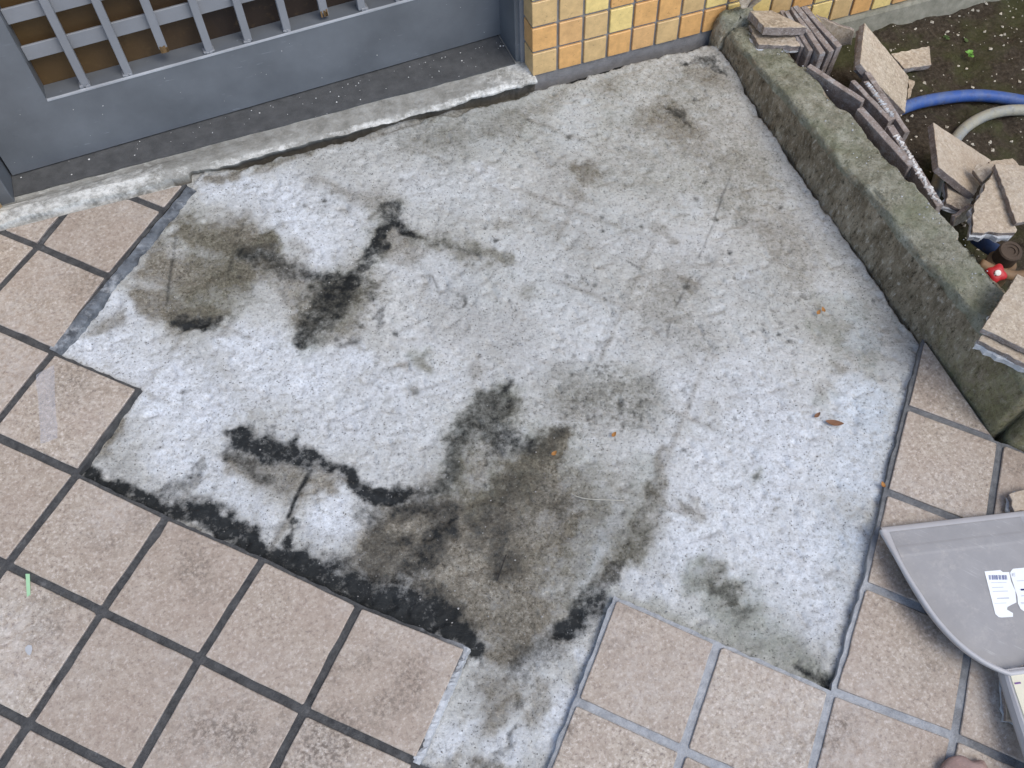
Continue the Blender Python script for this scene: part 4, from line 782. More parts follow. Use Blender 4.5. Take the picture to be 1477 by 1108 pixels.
# ------------------------------------------------------------------ material kit
class NT:
    def __init__(self, name):
        self.mat = bpy.data.materials.new(name)
        self.mat.use_nodes = True
        self.n = self.mat.node_tree.nodes; self.l = self.mat.node_tree.links
        self.bsdf = self.n['Principled BSDF']
        self.bsdf.inputs['Specular IOR Level'].default_value = 0.3
    def node(self, t, **kw):
        nd = self.n.new(t)
        for k, v in kw.items(): setattr(nd, k, v)
        return nd
    def coords(self, rand=False, world=False):
        if world:
            return self.node('ShaderNodeNewGeometry').outputs['Position']
        out = self.node('ShaderNodeTexCoord').outputs['Object']
        if rand:
            oi = self.node('ShaderNodeObjectInfo')
            mu = self.node('ShaderNodeMath', operation='MULTIPLY'); mu.inputs[1].default_value = 23.0
            self.l.new(oi.outputs['Random'], mu.inputs[0])
            ad = self.node('ShaderNodeVectorMath', operation='ADD')
            self.l.new(out, ad.inputs[0]); self.l.new(mu.outputs[0], ad.inputs[1])
            return ad.outputs[0]
        return out
    def scalev(self, vec, s):
        m = self.node('ShaderNodeMapping'); m.inputs['Scale'].default_value = s
        self.l.new(vec, m.inputs['Vector']); return m.outputs[0]
    def noise(self, vec, scale, detail=6, rough=0.55, dist=0.0):
        nd = self.node('ShaderNodeTexNoise')
        nd.inputs['Scale'].default_value = scale; nd.inputs['Detail'].default_value = detail
        nd.inputs['Roughness'].default_value = rough; nd.inputs['Distortion'].default_value = dist
        self.l.new(vec, nd.inputs['Vector']); return nd.outputs['Fac']
    def voro(self, vec, scale, feature='F1'):
        nd = self.node('ShaderNodeTexVoronoi'); nd.feature = feature
        nd.inputs['Scale'].default_value = scale; self.l.new(vec, nd.inputs['Vector'])
        return nd.outputs['Distance']
    def ramp(self, fac, stops):
        nd = self.node('ShaderNodeValToRGB'); cr = nd.color_ramp
        while len(cr.elements) < len(stops): cr.elements.new(0.5)
        for e, (p, c) in zip(cr.elements, stops):
            e.position = p
            e.color = (c, c, c, 1) if isinstance(c, (int, float)) else (*c, 1)
        self.l.new(fac, nd.inputs[0]); return nd.outputs[0]
    def mix(self, fac, a, b, mode='MIX'):
        nd = self.node('ShaderNodeMix', data_type='RGBA', blend_type=mode)
        for sock, v in ((0, fac), (6, a), (7, b)):
            i = nd.inputs[sock]
            if isinstance(v, (int, float)): i.default_value = v if sock == 0 else (v, v, v, 1)
            elif isinstance(v, tuple): i.default_value = (*v, 1)
            else: self.l.new(v, i)
        return nd.outputs[2]
    def math(self, op, a, b=None, c=None, clamp=False):
        nd = self.node('ShaderNodeMath', operation=op); nd.use_clamp = clamp
        for k, v in enumerate((a, b, c)):
            if v is None: continue
            if isinstance(v, (int, float)): nd.inputs[k].default_value = v
            else: self.l.new(v, nd.inputs[k])
        return nd.outputs[0]
    def attr(self, name):
        return self.node('ShaderNodeAttribute', attribute_name=name).outputs['Fac']
    def bump(self, height, strength=0.4, dist=0.002, prev=None):
        nd = self.node('ShaderNodeBump'); nd.inputs['Strength'].default_value = strength; nd.inputs['Distance'].default_value = dist
        self.l.new(height, nd.inputs['Height'])
        if prev is not None: self.l.new(prev, nd.inputs['Normal'])
        return nd.outputs[0]
    def done(self, color=None, rough=None, normal=None, spec=None, metal=None):
        b = self.bsdf.inputs
        for k, v in (('Base Color', color), ('Roughness', rough), ('Normal', normal), ('Specular IOR Level', spec), ('Metallic', metal)):
            if v is None: continue
            if isinstance(v, tuple): b[k].default_value = (*v, 1)
            elif isinstance(v, (int, float)): b[k].default_value = v
            else: self.l.new(v, b[k])
        return self.mat

def m_floor_tile(name='glazed_floor_tile', tint=None):
    t = NT(name)
    v = t.coords(rand=True); w = t.coords(world=True)
    big = t.noise(v, 14, 3); grain = t.noise(v, 215, 3, 0.7); mid = t.noise(v, 95, 6, 0.75)
    col = t.ramp(mid, [(0.33, (0.275, 0.225, 0.177)), (0.5, (0.375, 0.32, 0.262)), (0.67, (0.495, 0.44, 0.375))])
    col = t.mix(t.ramp(grain, [(0.34, 0.95), (0.45, 0.0)]), col, (0.19, 0.155, 0.135))
    col = t.mix(t.ramp(grain, [(0.56, 0.0), (0.66, 0.75)]), col, (0.64, 0.58, 0.53))
    col = t.mix(t.ramp(big, [(0.35, 0.0), (0.75, 0.35)]), col, (0.36, 0.28, 0.235))
    oi = t.node('ShaderNodeObjectInfo')
    col = t.mix(t.math('MULTIPLY', oi.outputs['Random'], 0.40), col, (0.30, 0.235, 0.19))
    dust = t.math('MULTIPLY', t.ramp(t.noise(w, 5, 4, 0.6), [(0.45, 0.0), (0.70, 0.45)]), t.ramp(t.noise(w, 90, 5, 0.7), [(0.38, 0.0), (0.62, 1.0)]))
    col = t.mix(dust, col, (0.58, 0.56, 0.54))
    # trodden-in dirt patches
    d = t.noise(w, 7.0, 5, 0.62); d2 = t.noise(w, 160, 4, 0.7)
    dm = t.math('MULTIPLY', t.ramp(d, [(0.52, 0.0), (0.68, 1.0)]), t.ramp(d2, [(0.42, 0.0), (0.60, 0.85)]))
    col = t.mix(dm, col, (0.12, 0.095, 0.075))
    if tint: col = t.mix(1.0, col, tint, 'MULTIPLY')
    h = t.math('ADD', t.math('MULTIPLY', grain, 0.5), mid)
    return t.done(col, t.ramp(mid, [(0.3, 0.42), (0.7, 0.62)]), t.bump(h, 0.7, 0.0013), spec=0.35)

def m_tile_body():
    t = NT('tile_clay_body'); v = t.coords(rand=True)
    a = t.noise(v, 60, 5, 0.65); g = t.noise(v, 340, 4, 0.7)
    col = t.ramp(a, [(0.3, (0.14, 0.115, 0.10)), (0.55, (0.24, 0.20, 0.18)), (0.75, (0.34, 0.31, 0.29))])
    col = t.mix(t.ramp(g, [(0.54, 0.0), (0.68, 0.7)]), col, (0.45, 0.44, 0.44))
    col = t.mix(t.ramp(t.noise(v, 35, 6, 0.75), [(0.54, 0.0), (0.66, 0.7)]), col, (0.40, 0.41, 0.42))
    return t.done(col, 0.85, t.bump(g, 0.5, 0.0012))

def m_mortar(name, lo, hi, white=0.0):
    t = NT(name); v = t.coords(world=True)
    a = t.noise(v, 45, 6, 0.65); g = t.noise(v, 380, 4, 0.7)
    col = t.ramp(a, [(0.28, lo), (0.72, hi)])
    if white: col = t.mix(t.ramp(t.noise(v, 22, 5, 0.7), [(0.5, 0.0), (0.66, white)]), col, (0.62, 0.64, 0.66))
    return t.done(col, 0.9, t.bump(g, 0.7, 0.0018))

def m_grout():
    t = NT('joint_grout'); v = t.coords(world=True)
    a = t.noise(v, 9, 6, 0.65); g = t.noise(v, 300, 4, 0.7); fine = t.noise(v, 75, 6, 0.75)
    s = t.node('ShaderNodeSeparateXYZ'); t.l.new(v, s.inputs[0])
    # older black-dirty joints on one side of the porch, newer pale ones on the other
    dx = t.math('ADD', s.outputs['X'], 0.16); dy = t.math('ADD', s.outputs['Y'], 1.10)
    rr = t.math('SQRT', t.math('ADD', t.math('MULTIPLY', dx, dx), t.math('MULTIPLY', dy, dy)))
    k = t.ramp(t.math('ADD', rr, t.math('MULTIPLY', t.math('SUBTRACT', a, 0.5), 0.5), clamp=True), [(0.20, 1.0), (0.42, 0.0)])
    k2 = t.ramp(s.outputs['X'], [(0.0, 0.0), (0.12, 0.30)])
    k = t.math('MAXIMUM', k, k2)
    dark = t.ramp(fine, [(0.3, (0.030, 0.031, 0.033)), (0.7, (0.105, 0.105, 0.105))])
    light = t.ramp(fine, [(0.3, (0.24, 0.25, 0.265)), (0.7, (0.44, 0.455, 0.475))])
    col = t.mix(k, dark, light)
    col = t.mix(t.ramp(t.noise(v, 26, 5, 0.7), [(0.60, 0.0), (0.72, 0.4)]), col, (0.28, 0.285, 0.29))
    return t.done(col, 0.85, t.bump(g, 0.9, 0.0022))

def m_slab():
    t = NT('stained_concrete'); v = t.coords(world=True)
    n1 = t.noise(v, 7, 6, 0.62); n2 = t.noise(v, 60, 6, 0.72); n3 = t.noise(v, 230, 4, 0.75); n4 = t.noise(v, 110, 6, 0.75)
    rm = t.node('ShaderNodeMapping'); rm.inputs['Rotation'].default_value = (0, 0, 0.45); t.l.new(v, rm.inputs['Vector'])
    st = t.scalev(rm.outputs[0], (0.25, 1.0, 1.0)); streak = t.noise(st, 190, 4, 0.65)
    base = t.ramp(t.math('ADD', t.math('MULTIPLY', n1, 0.5), t.math('MULTIPLY', n2, 0.5)), [(0.37, (0.30, 0.298, 0.28)), (0.50, (0.43, 0.432, 0.415)), (0.63, (0.54, 0.548, 0.538))])
    brk = t.math('SUBTRACT', t.math('ADD', t.math('MULTIPLY', n2, 0.5), t.math('MULTIPLY', n4, 0.5)), 0.5)
    def lay(name, k, lo, hi, top=1.0):
        a = t.math('ADD', t.attr(name), t.math('MULTIPLY', brk, k))
        return t.ramp(a, [(lo, 0.0), (hi, top)])
    w = lay('white', 2.8, 0.10, 1.0, 0.88)
    wc = t.mix(t.ramp(n4, [(0.38, 0.0), (0.62, 1.0)]), (0.49, 0.515, 0.55), (0.70, 0.735, 0.785))
    wc = t.mix(t.math('MULTIPLY', t.attr('smooth'), 0.95), wc, t.mix(t.ramp(n4, [(0.38, 0.0), (0.62, 1.0)]), (0.34, 0.425, 0.52), (0.48, 0.59, 0.71)))
    col = t.mix(w, base, wc)
    # grain: pale sand, dark pores
    col = t.mix(t.ramp(n3, [(0.56, 0.0), (0.68, 0.5)]), col, t.mix(1.0, col, (1.55, 1.55, 1.55), 'MULTIPLY'))
    col = t.mix(t.ramp(n3, [(0.33, 0.85), (0.45, 0.0)]), col, t.mix(1.0, col, (0.38, 0.37, 0.36), 'MULTIPLY'))
    col = t.mix(t.ramp(n4, [(0.33, 0.40), (0.43, 0.0)]), col, (0.25, 0.24, 0.22))
    col = t.mix(t.ramp(streak, [(0.56, 0.0), (0.70, 0.4)]), col, (0.66, 0.66, 0.66))
    o = lay('olive', 2.2, 0.02, 0.85, 0.9)
    col = t.mix(o, col, t.mix(1.0, col, (0.52, 0.53, 0.46), 'MULTIPLY'))
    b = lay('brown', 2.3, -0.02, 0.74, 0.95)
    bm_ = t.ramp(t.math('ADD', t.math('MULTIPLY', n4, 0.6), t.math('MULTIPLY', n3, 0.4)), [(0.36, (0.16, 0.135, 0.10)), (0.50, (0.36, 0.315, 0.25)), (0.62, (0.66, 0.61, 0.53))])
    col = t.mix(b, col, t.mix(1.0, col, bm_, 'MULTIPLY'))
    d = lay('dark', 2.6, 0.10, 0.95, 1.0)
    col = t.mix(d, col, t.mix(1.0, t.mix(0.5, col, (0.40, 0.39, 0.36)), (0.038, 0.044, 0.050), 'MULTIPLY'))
    col = t.mix(t.attr('crack'), col, (0.03, 0.028, 0.026))
    # bright quartz grains and dark pin holes
    vz = t.voro(v, 210)
    sel = t.noise(v, 130, 2)
    col = t.mix(t.math('MULTIPLY', t.ramp(vz, [(0.12, 0.85), (0.24, 0.0)]), t.ramp(sel, [(0.60, 0.0), (0.66, 0.8)])), col, t.mix(0.5, col, (0.55, 0.55, 0.54)))
    col = t.mix(t.math('MULTIPLY', t.ramp(vz, [(0.16, 0.85), (0.30, 0.0)]), t.ramp(sel, [(0.39, 1.0), (0.44, 0.0)])), col, (0.06, 0.055, 0.05))
    h = t.math('ADD', t.math('ADD', t.math('MULTIPLY', n4, 0.4), t.math('MULTIPLY', n3, 0.7)), t.math('MULTIPLY', streak, 0.35))
    smooth = t.attr('smooth')
    bp = t.node('ShaderNodeBump'); bp.inputs['Distance'].default_value = 0.0030
    t.l.new(t.math('SUBTRACT', 0.78, t.math('MULTIPLY', smooth, 0.50)), bp.inputs['Strength']); t.l.new(h, bp.inputs['Height'])
    rough = t.mix(d, 0.9, 0.6)
    return t.done(col, rough, bp.outputs[0], spec=0.25)

def m_soil():
    t = NT('garden_soil'); v = t.coords(world=True)
    a = t.noise(v, 9, 6, 0.6); g = t.noise(v, 130, 6, 0.7)
    col = t.ramp(g, [(0.3, (0.026, 0.020, 0.014)), (0.55, (0.060, 0.048, 0.035)), (0.75, (0.125, 0.105, 0.08))])
    col = t.mix(t.ramp(a, [(0.46, 0.0), (0.62, 0.65)]), col, (0.060, 0.066, 0.026))
    return t.done(col, 0.95, t.bump(g, 0.9, 0.006), spec=0.1)

def m_kerb():
    t = NT('mossy_granite'); v = t.coords(world=True)
    a = t.noise(v, 30, 7, 0.75); g = t.noise(v, 85, 6, 0.78); f = t.noise(v, 210, 3, 0.7)
    top = t.ramp(a, [(0.32, (0.16, 0.16, 0.115)), (0.5, (0.285, 0.28, 0.22)), (0.66, (0.42, 0.415, 0.35))])
    top = t.mix(t.ramp(f, [(0.57, 0.0), (0.70, 0.5)]), top, (0.48, 0.48, 0.42))
    top = t.mix(t.ramp(g, [(0.36, 0.85), (0.46, 0.0)]), top, (0.115, 0.12, 0.085))
    top = t.mix(t.ramp(f, [(0.33, 0.7), (0.43, 0.0)]), top, (0.12, 0.12, 0.09))
    top = t.mix(t.ramp(t.noise(v, 12, 5, 0.6), [(0.46, 0.0), (0.66, 0.45)]), top, (0.17, 0.19, 0.11))
    vs = t.scalev(v, (1.0, 1.0, 0.45)); s = t.noise(vs, 130, 5, 0.75); s2 = t.noise(vs, 34, 6, 0.7)
    side = t.ramp(s2, [(0.32, (0.15, 0.122, 0.082)), (0.5, (0.28, 0.236, 0.168)), (0.66, (0.42, 0.365, 0.275))])
    side = t.mix(t.ramp(s, [(0.55, 0.0), (0.66, 0.8)]), side, (0.55, 0.51, 0.43))
    side = t.mix(t.ramp(s, [(0.35, 0.85), (0.46, 0.0)]), side, (0.055, 0.045, 0.030))
    mossf = t.ramp(t.math('ADD', t.attr('moss'), t.math('MULTIPLY', t.math('SUBTRACT', g, 0.5), 1.2)), [(0.35, 0.0), (0.95, 0.75)])
    side = t.mix(mossf, side, t.mix(t.ramp(g, [(0.35, 0.0), (0.65, 1.0)]), (0.11, 0.105, 0.045), (0.32, 0.31, 0.16)))
    top = t.mix(t.math('MULTIPLY', mossf, 0.75), top, t.mix(t.ramp(g, [(0.35, 0.0), (0.65, 1.0)]), (0.09, 0.10, 0.05), (0.24, 0.25, 0.14)))
    # lichen on the dressed top against the earth-stained sides: split by a vertex layer
    k = t.ramp(t.math('ADD', t.attr('top'), t.math('MULTIPLY', t.math('SUBTRACT', a, 0.5), 0.9)), [(0.38, 0.0), (0.60, 1.0)])
    col = t.mix(k, side, top)
    h = t.math('ADD', g, t.math('MULTIPLY', f, 0.6))
    return t.done(col, 0.9, t.bump(h, 1.0, 0.006), spec=0.15)

def m_sill():
    t = NT('sill_concrete'); v = t.coords(world=True)
    a = t.noise(v, 34, 7, 0.74); g = t.noise(v, 130, 5, 0.75)
    col = t.ramp(a, [(0.3, (0.18, 0.175, 0.155)), (0.5, (0.30, 0.295, 0.27)), (0.7, (0.42, 0.42, 0.40))])
    w = t.math('ADD', t.attr('white'), t.math('MULTIPLY', t.math('SUBTRACT', t.noise(v, 48, 7, 0.78), 0.5), 3.2))
    col = t.mix(t.ramp(w, [(0.40, 0.0), (1.0, 0.9)]), col, (0.70, 0.70, 0.67))
    col = t.mix(t.attr('dirt_shade'), col, t.mix(g, (0.05, 0.042, 0.03), (0.14, 0.12, 0.09)))  # dirt brown that also carries the painted shade below the sill lip
    col = t.mix(t.ramp(g, [(0.28, 0.7), (0.4, 0.0)]), col, (0.10, 0.09, 0.075))
    return t.done(col, 0.9, t.bump(t.math('ADD', g, a), 0.6, 0.003))

def m_paint(name, base, rough=0.45, var=0.12, spec=0.35):
    t = NT(name); v = t.coords(world=True)
    a = t.noise(v, 9, 5, 0.6); g = t.noise(v, 210, 3, 0.6)
    sc = t.noise(t.scalev(v, (0.5, 1, 1.6)), 30, 6, 0.7)
    lo = tuple(c * (1 - var) for c in base); hi = tuple(min(1, c * (1 + var)) for c in base)
    col = t.ramp(a, [(0.3, lo), (0.7, hi)])
    col = t.mix(t.ramp(sc, [(0.66, 0.0), (0.74, 0.4)]), col, tuple(min(1, c * 1.6) for c in base))
    col = t.mix(t.ramp(sc, [(0.24, 0.5), (0.33, 0.0)]), col, tuple(c * 0.6 for c in base))
    sc2 = t.noise(t.scalev(v, (0.12, 0.12, 1.0)), 330, 3, 0.6)
    col = t.mix(t.math('MULTIPLY', t.ramp(sc2, [(0.66, 0.0), (0.71, 0.55)]), t.ramp(t.noise(v, 14, 3, 0.6), [(0.5, 0.0), (0.6, 1.0)])), col, tuple(min(1, c * 2.1) for c in base))
    return t.done(col, t.ramp(a, [(0.3, rough - 0.08), (0.7, rough + 0.12)]), t.bump(g, 0.15, 0.0008), spec=spec)

def m_wall_tile(name, base, spots=0.6):
    t = NT(name); v = t.coords(rand=True)
    a = t.noise(v, 60, 5, 0.7); g = t.noise(v, 210, 3, 0.7)
    col = t.ramp(a, [(0.3, tuple(c * 0.80 for c in base)), (0.7, tuple(min(1, c * 1.1) for c in base))])
    col = t.mix(t.ramp(g, [(0.30, spots), (0.38, 0.0)]), col, tuple(c * 0.35 for c in base))
    col = t.mix(t.ramp(t.noise(v, 18, 4, 0.6), [(0.55, 0.0), (0.75, 0.3)]), col, tuple(c * 0.6 for c in base))
    return t.done(col, 0.42, t.bump(t.math('ADD', g, a), 0.25, 0.0009), spec=0.4)

def m_plain(name, base, rough=0.6, bump=0.2, scale=200, var=0.15, spec=0.3):
    t = NT(name); v = t.coords()
    a = t.noise(v, scale * 0.1, 4, 0.6); g = t.noise(v, scale, 4, 0.65)
    col = t.ramp(a, [(0.3, tuple(c * (1 - var) for c in base)), (0.7, tuple(min(1, c * (1 + var)) for c in base))])
    return t.done(col, rough, t.bump(g, bump, 0.001), spec=spec)

M = {}
M['tile'] = m_floor_tile(); M['oldtile'] = m_floor_tile('weathered_loose_tile', (1.10, 1.08, 0.98)); M['body'] = m_tile_body(); M['grout'] = m_grout(); M['slab'] = m_slab(); M['soil'] = m_soil()
M['kerb'] = m_kerb(); M['sill'] = m_sill()
M['mortar'] = m_mortar('pale_mortar', (0.30, 0.31, 0.32), (0.56, 0.58, 0.60), 0.5)
M['whitemortar'] = m_mortar('white_mortar', (0.30, 0.28, 0.26), (0.74, 0.72, 0.69), 0.6)
M['strip'] = m_mortar('bluish_mortar_strip', (0.035, 0.038, 0.044), (0.19, 0.21, 0.235), 0.55)
M['wallgrout'] = m_mortar('wall_grout', (0.17, 0.165, 0.165), (0.28, 0.275, 0.275))
M['footing'] = m_mortar('wall_footing', (0.17, 0.165, 0.125), (0.33, 0.315, 0.255))
M['gate'] = m_paint('grey_gate_paint', (0.122, 0.134, 0.150), 0.42, 0.18)
M['ledge'] = m_paint('pale_edge_paint', (0.38, 0.40, 0.43), 0.5, 0.25)
M['bar'] = m_paint('grey_bar_paint', (0.21, 0.22, 0.24), 0.45, 0.12)
M['plate'] = m_mortar('dark_threshold', (0.060, 0.062, 0.064), (0.105, 0.107, 0.110))
M['dulledge'] = m_mortar('dull_mortar', (0.20, 0.195, 0.185), (0.38, 0.375, 0.36), 0.3)
M['dirt_shade'] = m_plain('black_joint_dirt', (0.025, 0.022, 0.018), 0.95, 0.8, 150)
WT = [m_wall_tile('wall_tile_orange', (0.67, 0.38, 0.145)), m_wall_tile('wall_tile_tan', (0.61, 0.42, 0.20)), m_wall_tile('wall_tile_yellow', (0.76, 0.58, 0.23)),
      m_wall_tile('wall_tile_ochre', (0.58, 0.36, 0.14)), m_wall_tile('wall_tile_pink', (0.65, 0.39, 0.17))]

# ------------------------------------------------------------------ frames
WO = Vector(WALL_ORIGIN); WX, WY, WZ = (Vector(a) for a in WALL_AXES)
def WP(x, y, z):
    return WO + WX * x + WY * y + WZ * z
S2 = math.sqrt(0.5)
def grid_uv(X, Y):
    return (X - Y) * S2 / 0.15 + 1.88, (X + Y) * S2 / 0.15 + 6.5

def box_bm(bm, P, x0, x1, y0, y1, z0, z1, bevel=0.0):
    vs = [bm.verts.new(P(x, y, z)) for x in (x0, x1) for y in (y0, y1) for z in (z0, z1)]
    fs = [(0, 1, 3, 2), (4, 6, 7, 5), (0, 4, 5, 1), (2, 3, 7, 6), (0, 2, 6, 4), (1, 5, 7, 3)]
    faces = [bm.faces.new([vs[i] for i in f]) for f in fs]
    if bevel:
        es = list({e for f in faces for e in f.edges})
        bmesh.ops.bevel(bm, geom=es, offset=bevel, segments=1, affect='EDGES', profile=0.5)

def box(name, P, dims, mat, parent=None, bevel=0.0, loc=None):
    bm = bmesh.new(); box_bm(bm, P, *dims, bevel=bevel)
    return finish(bm, name, [mat], parent, loc)

def clip_poly(poly, p, n):
    """keep the side where (q-p).n >= 0"""
    out = []
    for k in range(len(poly)):
        a, b = poly[k], poly[(k + 1) % len(poly)]
        da = (a[0] - p[0]) * n[0] + (a[1] - p[1]) * n[1]; db = (b[0] - p[0]) * n[0] + (b[1] - p[1]) * n[1]
        if da >= 0: out.append(a)
        if (da >= 0) != (db >= 0):
            t = da / (da - db); out.append((a[0] + t * (b[0] - a[0]), a[1] + t * (b[1] - a[1])))
    res = []
    for q in out:
        if not res or math.hypot(q[0] - res[-1][0], q[1] - res[-1][1]) > 1e-5: res.append(q)
    if len(res) > 1 and math.hypot(res[0][0] - res[-1][0], res[0][1] - res[-1][1]) < 1e-5: res.pop()
    return res

def inset_poly(poly, d):
    area = sum(poly[k][0] * poly[(k + 1) % len(poly)][1] - poly[(k + 1) % len(poly)][0] * poly[k][1] for k in range(len(poly)))
    if area < 0: poly = poly[::-1]
    out = list(poly)
    for k in range(len(poly)):
        a, b = poly[k], poly[(k + 1) % len(poly)]
        L = math.hypot(b[0] - a[0], b[1] - a[1])
        if L < 1e-6: continue
        n = (-(b[1] - a[1]) / L, (b[0] - a[0]) / L)
        out = clip_poly(out, (a[0] + n[0] * d, a[1] + n[1] * d), n)
        if len(out) < 3: return []
    return out

def poly_area(p):
    return 0.5 * abs(sum(p[k][0] * p[(k + 1) % len(p)][1] - p[(k + 1) % len(p)][0] * p[k][1] for k in range(len(p))))

# ------------------------------------------------------------------ ground, soil
ground = mesh_obj('ground', [(-40, -40, -0.4), (40, -40, -0.4), (40, 40, -0.4), (-40, 40, -0.4)], [(0, 1, 2, 3)], [M['soil']])
tag(ground, kind='structure')

def soil_z(x, y):
    z = -0.074 - 0.062 * np.minimum(y, 0.05)
    z = z + (fbm(x, y, 6, 3, 3) - 0.5) * 0.03 + (fbm(x, y, 40, 4, 9) - 0.5) * 0.016
    return z
def grid_mesh(name, xs, ys, zf, mat, keep=None, smooth=True, attrs=None):
    X, Y = np.meshgrid(xs, ys); nx, ny = len(xs), len(ys)
    Z = zf(X, Y)
    V = np.stack([X.ravel(), Y.ravel(), Z.ravel()], 1)
    I = np.arange(nx * ny).reshape(ny, nx)
    F = np.stack([I[:-1, :-1].ravel(), I[:-1, 1:].ravel(), I[1:, 1:].ravel(), I[1:, :-1].ravel()], 1)
    if keep is not None:
        cx = V[F, 0].mean(1); cy = V[F, 1].mean(1); F = F[keep(cx, cy)]
        used = np.zeros(len(V), bool); used[F.ravel()] = True
        remap = np.cumsum(used) - 1; V2 = V[used]; F = remap[F]
    else:
        used = np.ones(len(V), bool); V2 = V
    me = bpy.data.meshes.new(name)
    me.vertices.add(len(V2)); me.vertices.foreach_set('co', V2.astype(np.float32).ravel())
    me.loops.add(F.size); me.loops.foreach_set('vertex_index', F.astype(np.int32).ravel())
    me.polygons.add(len(F)); me.polygons.foreach_set('loop_start', np.arange(0, F.size, 4, dtype=np.int32)); me.polygons.foreach_set('loop_total', np.full(len(F), 4, np.int32))
    me.update(calc_edges=True); me.validate()
    if smooth: me.polygons.foreach_set('use_smooth', np.ones(len(F), bool))
    if attrs:
        for k, v in attrs.items():
            a = me.attributes.new(k, 'FLOAT', 'POINT'); a.data.foreach_set('value', v.ravel()[used].astype(np.float32))
    me.materials.append(mat)
    o = bpy.data.objects.new(name, me); COL.objects.link(o)
    return o
def soil_keep(x, y):
    u, v = grid_uv(x, y)
    return (v > 4.25) | (y > -0.85)
soil = grid_mesh('soil', np.concatenate([np.arange(0.42, 1.25, 0.006), np.arange(1.25, 2.6, 0.04)]), np.concatenate([np.arange(-1.9, -0.9, 0.04), np.arange(-0.9, 0.08, 0.006)]), soil_z, M['soil'], soil_keep)
tag(soil, kind='structure')

# ------------------------------------------------------------------ concrete slab laid bare, with its stains
xs = np.arange(-0.96, 0.395, 0.003); ys = np.arange(-1.42, 0.045, 0.003)
GX, GY = np.meshgrid(xs, ys)
WXn = GX + (fbm(GX, GY, 14, 4, 41) - 0.5) * 0.060 + (fbm(GX, GY, 70, 3, 43) - 0.5) * 0.026
WYn = GY + (fbm(GX, GY, 14, 4, 51) - 0.5) * 0.060 + (fbm(GX, GY, 70, 3, 53) - 0.5) * 0.026
field = {k: np.zeros_like(GX) for k in ('dark', 'brown', 'olive', 'white', 'crack', 'smooth')}
def seg_field(px, py, a, b):
    dx, dy = b[0] - a[0], b[1] - a[1]; L2 = dx * dx + dy * dy + 1e-12
    t = np.clip(((px - a[0]) * dx + (py - a[1]) * dy) / L2, 0, 1)
    r = a[2] + t * (b[2] - a[2])
    return np.hypot(px - a[0] - t * dx, py - a[1] - t * dy), r
for kind, s, pts in STAINS:
    F = field[kind]
    pp = pts if len(pts) > 1 else [pts[0], pts[0]]
    for a, b in zip(pp[:-1], pp[1:]):
        R = max(a[2], b[2]); m = R * 3.0 + 0.045
        i0 = max(0, int((min(a[0], b[0]) - m - xs[0]) / 0.003)); i1 = min(len(xs), int((max(a[0], b[0]) + m - xs[0]) / 0.003) + 2)
        j0 = max(0, int((min(a[1], b[1]) - m - ys[0]) / 0.003)); j1 = min(len(ys), int((max(a[1], b[1]) + m - ys[0]) / 0.003) + 2)
        if i0 >= i1 or j0 >= j1: continue
        small = R < 0.006
        qx = GX[j0:j1, i0:i1] if small else WXn[j0:j1, i0:i1]; qy = GY[j0:j1, i0:i1] if small else WYn[j0:j1, i0:i1]
        d, r = seg_field(qx, qy, a, b)
        soft = np.maximum(r * (0.75 if kind == 'dark' else 1.0), 0.0025)
        val = s * (0.72 * sstep(1.0, 0.0, (d - r * 0.85 + soft * 0.5) / (soft * 1.5)) + 0.36 * np.exp(-(d / (1.45 * r + 0.002)) ** 2))
        F[j0:j1, i0:i1] = np.maximum(F[j0:j1, i0:i1], val)
vary = 0.55 + 0.85 * fbm(GX, GY, 22, 4, 95)
for k_ in ('dark', 'brown', 'olive', 'white'):
    field[k_] *= np.clip(vary if k_ != 'dark' else 0.35 + 0.65 * vary, 0, 1.15)
# leave stains a little over the white bloom
field['white'] *= (1 - 0.85 * np.clip(field['dark'] + field['brown'], 0, 1))
UU, VV = grid_uv(GX, GY)
trace = np.maximum(sstep(0.06, 0.0, np.abs(UU - np.round(UU))), sstep(0.06, 0.0, np.abs(VV - np.round(VV))))
tr_on = trace * sstep(0.45, 0.7, fbm(GX, GY, 6, 3, 201)) * (1 - sstep(0.1, 0.45, GX + 0.2)) 
field['brown'] = np.maximum(field['brown'], 0.42 * tr_on)
for line in CRACKS:
    for a, b in zip(line[:-1], line[1:]):
        d, r = seg_field(GX + (fbm(GX, GY, 60, 2, 7) - 0.5) * 0.006, GY, (a[0], a[1], 0), (b[0], b[1], 0))
        field['crack'] = np.maximum(field['crack'], 0.55 * sstep(0.0034, 0.0, d) * sstep(0.25, 0.5, vnoise(GX, GY, 45, 71)))
field['smooth'] = sstep(0.0, 0.35, GX - 0.55 * GY - 0.55 + (fbm(GX, GY, 5, 2, 90) - 0.5) * 0.3)
relief = (fbm(GX, GY, 6, 2, 1) - 0.5) * 0.007 + ((fbm(GX, GY, 38, 4, 2) - 0.5) * 0.0017 + (fbm(GX, GY, 120, 3, 4) - 0.5) * 0.0034) * (1 - 0.6 * field['smooth'])
ca, sa = math.cos(0.55), math.sin(0.55)
relief += (fbm((GX * ca + GY * sa) * 0.35, (-GX * sa + GY * ca) * 1.6, 60, 3, 5) - 0.5) * 0.0016 * (1 - 0.6 * field['smooth'])
pit = vnoise(GX, GY, 75, 12) ** 6
relief -= 0.006 * pit
relief += 0.0012 * tr_on
bmp = np.clip(vnoise(GX, GY, 70, 33) - 0.84, 0, 1) * 0.016
relief += bmp * (1 - field['smooth'] * 0.7)
base = -0.0135 - 0.0015 * field['dark']
edge = np.where(GX > 0.0, -0.010, -0.010) + (fbm(GX, GY, 26, 4, 60) - 0.5) * 0.026
